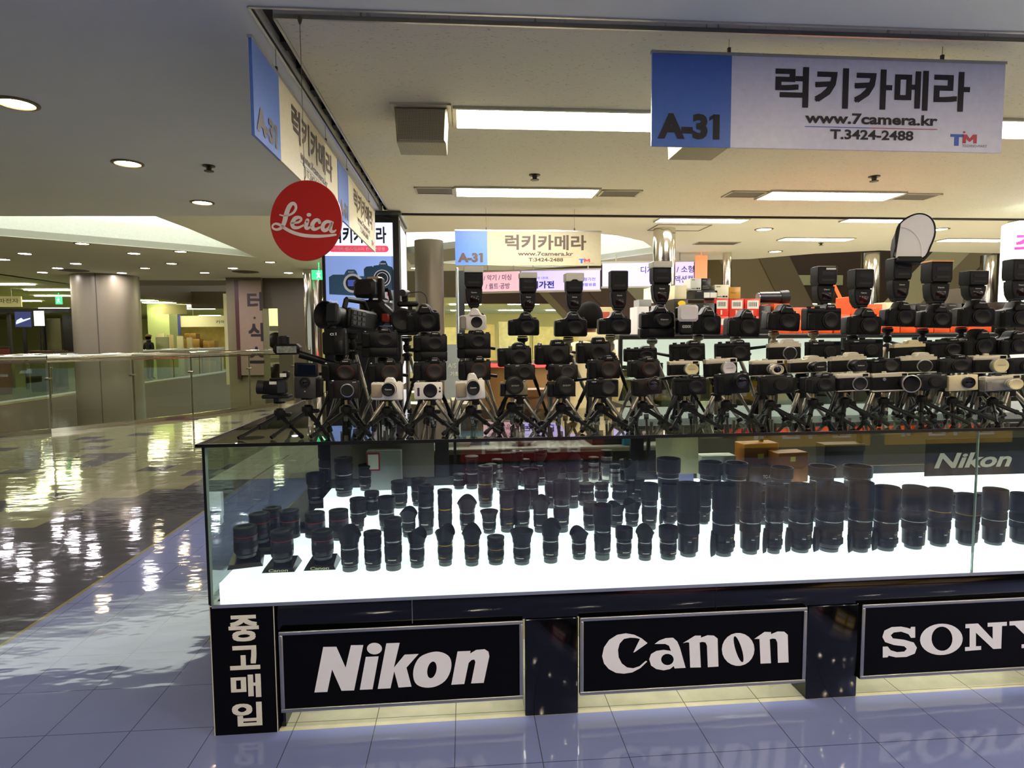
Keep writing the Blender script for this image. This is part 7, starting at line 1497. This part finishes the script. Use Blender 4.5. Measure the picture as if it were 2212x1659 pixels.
for k, (x, y, z, w_, lb) in enumerate(((1.52, .80, .80, .20, 'orange-brown carton behind the lenses, further from the glass joint'), (1.66, .71, .80, .17, 'orange-brown carton with yellow sticker behind the tall lenses'))):
    t = thing('product_box', lb, 'box', (x, y, z-.085), .1, 'orange brown cartons in the case')
    part('carton', MB().box(0, w_, 0, .10, 0, .155 if k else .19, .003), mat('carton_amber', '#9a5c1c', .5), t); part('sticker', MB().box(w_*.38, w_*.55, -.002, 0, .11, .135), mat('sticker_yellow', '#d8cc50', .5), t); part('print', MB().text('Nikon', w_*.45, w_*.9, .07, .085, -.002), mat('amber_print', '#5c340c', .5), t, smooth=False)
for k, (x, y, w_, h, c, lb) in enumerate(((1.29, .80, .18, .13, '#c9cbc0', 'pale grey box low behind the tall lenses'), (1.40, .73, .10, .10, '#24303c', 'dark blue box beside the pale grey box'), (1.50, .70, .14, .085, '#0f0f12', 'black box with small white letters between tall lenses'), (1.95, .78, .22, .18, '#12140f', 'black box at the right of the orange-brown cartons'))):
    t = thing('product_box', lb, 'box', (x, y, .716), 0); part('carton', MB().box(0, w_, 0, .08, 0, h, .003), mat('cbx_'+c, c, .4), t)
    if k == 2: part('lettering', MB().text('TC-1.4x', w_*.5, w_*.95, h*.35, h*.55, -.002, bold=.02), lblw, t, smooth=False)
    else: part('lid', MB().box(-.002, w_+.002, -.002, .082, h*.8, h+.001), mat('cbl_'+c, c, .3), t)

# ---------------------------------------------------------------- people
skin = mat('skin', '#a87a58', .55, var=.05); hair_m = mat('hair_black', '#080605', .85, var=.3, scale=200, spec=.1, bump=.5); hair_g = mat('cap_tan', '#a08048', .6)
def person(label, loc, rz, jacket, trousers, hair, H=1.70, cap=False):
    t = thing('person', label, 'person', loc, rz); s = H/1.70
    bm = bmesh.new(); V = {}; rad = {}
    def j(n, p, r): V[n] = bm.verts.new(Vector(p)*s); rad[n] = r
    def e(a, b): bm.edges.new((V[a], V[b]))
    J = dict(pelvis=((0, 0, .95), (.145, .11)), waist=((0, .0, 1.08), (.13, .10)), chest=((0, 0, 1.28), (.15, .115)), neck0=((0, 0, 1.42), (.06, .06)), neck=((0, -.01, 1.49), (.052, .055)), head=((0, -.015, 1.58), (.078, .092)), crown=((0, -.012, 1.655), (.06, .075)))
    for n, (p, r) in J.items(): j(n, p, r)
    for a, b in (('pelvis', 'waist'), ('waist', 'chest'), ('chest', 'neck0'), ('neck0', 'neck'), ('neck', 'head'), ('head', 'crown')): e(a, b)
    for sd, sg in (('l', 1), ('r', -1)):
        for n, p, r in (('sh', (.17*sg, 0, 1.38), .062), ('el', (.235*sg, .03, 1.12), .045), ('wr', (.23*sg, -.06, .90), .030), ('ha', (.225*sg, -.08, .84), (.022, .034)), ('hip', (.085*sg, 0, .88), .095), ('kn', (.095*sg, -.01, .49), .062), ('an', (.10*sg, .02, .09), .042), ('toe', (.105*sg, -.12, .035), (.040, .030))):
            j(n+sd, p, r if isinstance(r, tuple) else (r, r))
        e('chest', 'sh'+sd); e('sh'+sd, 'el'+sd); e('el'+sd, 'wr'+sd); e('wr'+sd, 'ha'+sd); e('pelvis', 'hip'+sd); e('hip'+sd, 'kn'+sd); e('kn'+sd, 'an'+sd); e('an'+sd, 'toe'+sd)
        for q in range(4):
            a = 'f%d%s' % (q, sd); b = 'g%d%s' % (q, sd); ln = (.055, .066, .062, .048)[q]
            j(a, (.222*sg, -.055-.017*q, .80), (.0095, .0095)); j(b, (.218*sg, -.065-.018*q, .80-ln), (.008, .008)); e('ha'+sd, a); e(a, b)
        j('t1'+sd, (.205*sg, -.115, .835), (.0105, .0105)); j('t2'+sd, (.195*sg, -.135, .80), (.009, .009)); e('ha'+sd, 't1'+sd); e('t1'+sd, 't2'+sd)
    bm.verts.index_update(); names = list(V); me = bpy.data.meshes.new('body'); bm.to_mesh(me); bm.free()
    tmp = bpy.data.objects.new('tmp', me); col.objects.link(tmp); md = tmp.modifiers.new('s', 'SKIN'); md.use_smooth_shade = True; tmp.modifiers.new('u', 'SUBSURF').levels = 2
    for i, n in enumerate(names):
        r = rad[n]; me.skin_vertices[0].data[i].radius = (r[0]*s, r[1]*s)
    me.skin_vertices[0].data[0].use_root = True
    dg = bpy.context.evaluated_depsgraph_get(); m2 = bpy.data.meshes.new_from_object(tmp.evaluated_get(dg)); bpy.data.objects.remove(tmp)
    m2.materials.clear(); m2.materials.append(skin); m2.materials.append(jacket); m2.materials.append(trousers); m2.materials.append(mat('shoe_black', '#100f0e', .4))
    for p in m2.polygons:
        c = p.center/s
        hand = abs(c.x) > .17 and c.z < .885
        p.material_index = 3 if c.z < .085 else 2 if (c.z < .92 and abs(c.x) < .19) else 0 if (c.z > 1.455 or hand) else 1
        p.use_smooth = True
    ob('body', m2, t)
    # jacket shell, slightly larger than the torso
    part('jacket_hem', MB().lathe([(.175*s, .86*s), (.182*s, .92*s), (.168*s, 1.0*s)], 28, closed=False).move(Matrix.Diagonal((1, .80, 1, 1))), jacket, t)
    part('collar', MB().lathe([(.075*s, 1.43*s), (.082*s, 1.46*s), (.072*s, 1.49*s)], 24, c=(0, 0, 0), closed=False), jacket, t)
    hm = MB().ball((0, .005*s, 1.60*s), .096*s, .112*s, .115*s, 24, 16)
    keep = MB(); idx = {}
    for f in hm.f:
        c = sum((Vector(hm.v[i]) for i in f), Vector())/len(f)
        if c.z > 1.645*s or c.y > -.02*s and c.z > 1.52*s:
            ff = []
            for i in f:
                if i not in idx: idx[i] = len(keep.v); keep.v.append(hm.v[i])
                ff.append(idx[i])
            keep.f.append(ff)
    part('hair', keep, hair, t)
    fc = MB().ball((0, -.105*s, 1.585*s), .013*s, .020*s, .022*s, 10, 8); part('nose', fc, skin, t)
    part('eye', MB().ball((.032*s, -.094*s, 1.605*s), .012*s, .008*s, .007*s, 10, 6), hair_m, t); part('eye', MB().ball((-.032*s, -.094*s, 1.605*s), .012*s, .008*s, .007*s, 10, 6), hair_m, t)
    part('mouth', MB().ball((0, -.096*s, 1.548*s), .022*s, .006*s, .005*s, 10, 6), mat('lips', '#7a4038', .5), t)
    for sg in (1, -1): part('ear', MB().ball((.083*s*sg, .005*s, 1.59*s), .010*s, .022*s, .032*s, 10, 8), skin, t)
    if cap: part('cap', MB().ball((0, 0, 1.66*s), .100*s, .118*s, .065*s, 20, 10).box(-.06*s, .06*s, -.19*s, -.08*s, 1.645*s, 1.655*s), hair_g, t)
    return t
person('person with black hair in a cream jacket standing inside the stall, turned away', (1.0, 2.25, 0), PI+.3, mat('jacket_cream', '#c9b98c', .7, var=.08, bump=.3), mat('trousers_dark', '#1c1a1c', .7), hair_m, 1.72)
person('person in a black top and tan cap walking across the atrium', (-11.6, 22.4, 0), PI-.4, mat('jacket_black', '#0e0d0e', .7), mat('trousers_black', '#131313', .7), hair_m, 1.70, True)
t = thing('poster_card', 'white card with a red mark standing behind the person in the cream jacket', 'poster', (1.02, 2.75, 0))
part('card', MB().box(0, .30, 0, .01, 1.30, 1.72), mat('card_cream', '#d3c496', .5), t); part('mark', MB().box(.14, .26, -.004, 0, 1.62, 1.68), mat('card_red', '#b04838', .5), t); part('pole', MB().box(.13, .16, .01, .03, .02, 1.32), dark, t); part('foot', MB().box(0, .3, -.1, .15, 0, .02), dark, t)
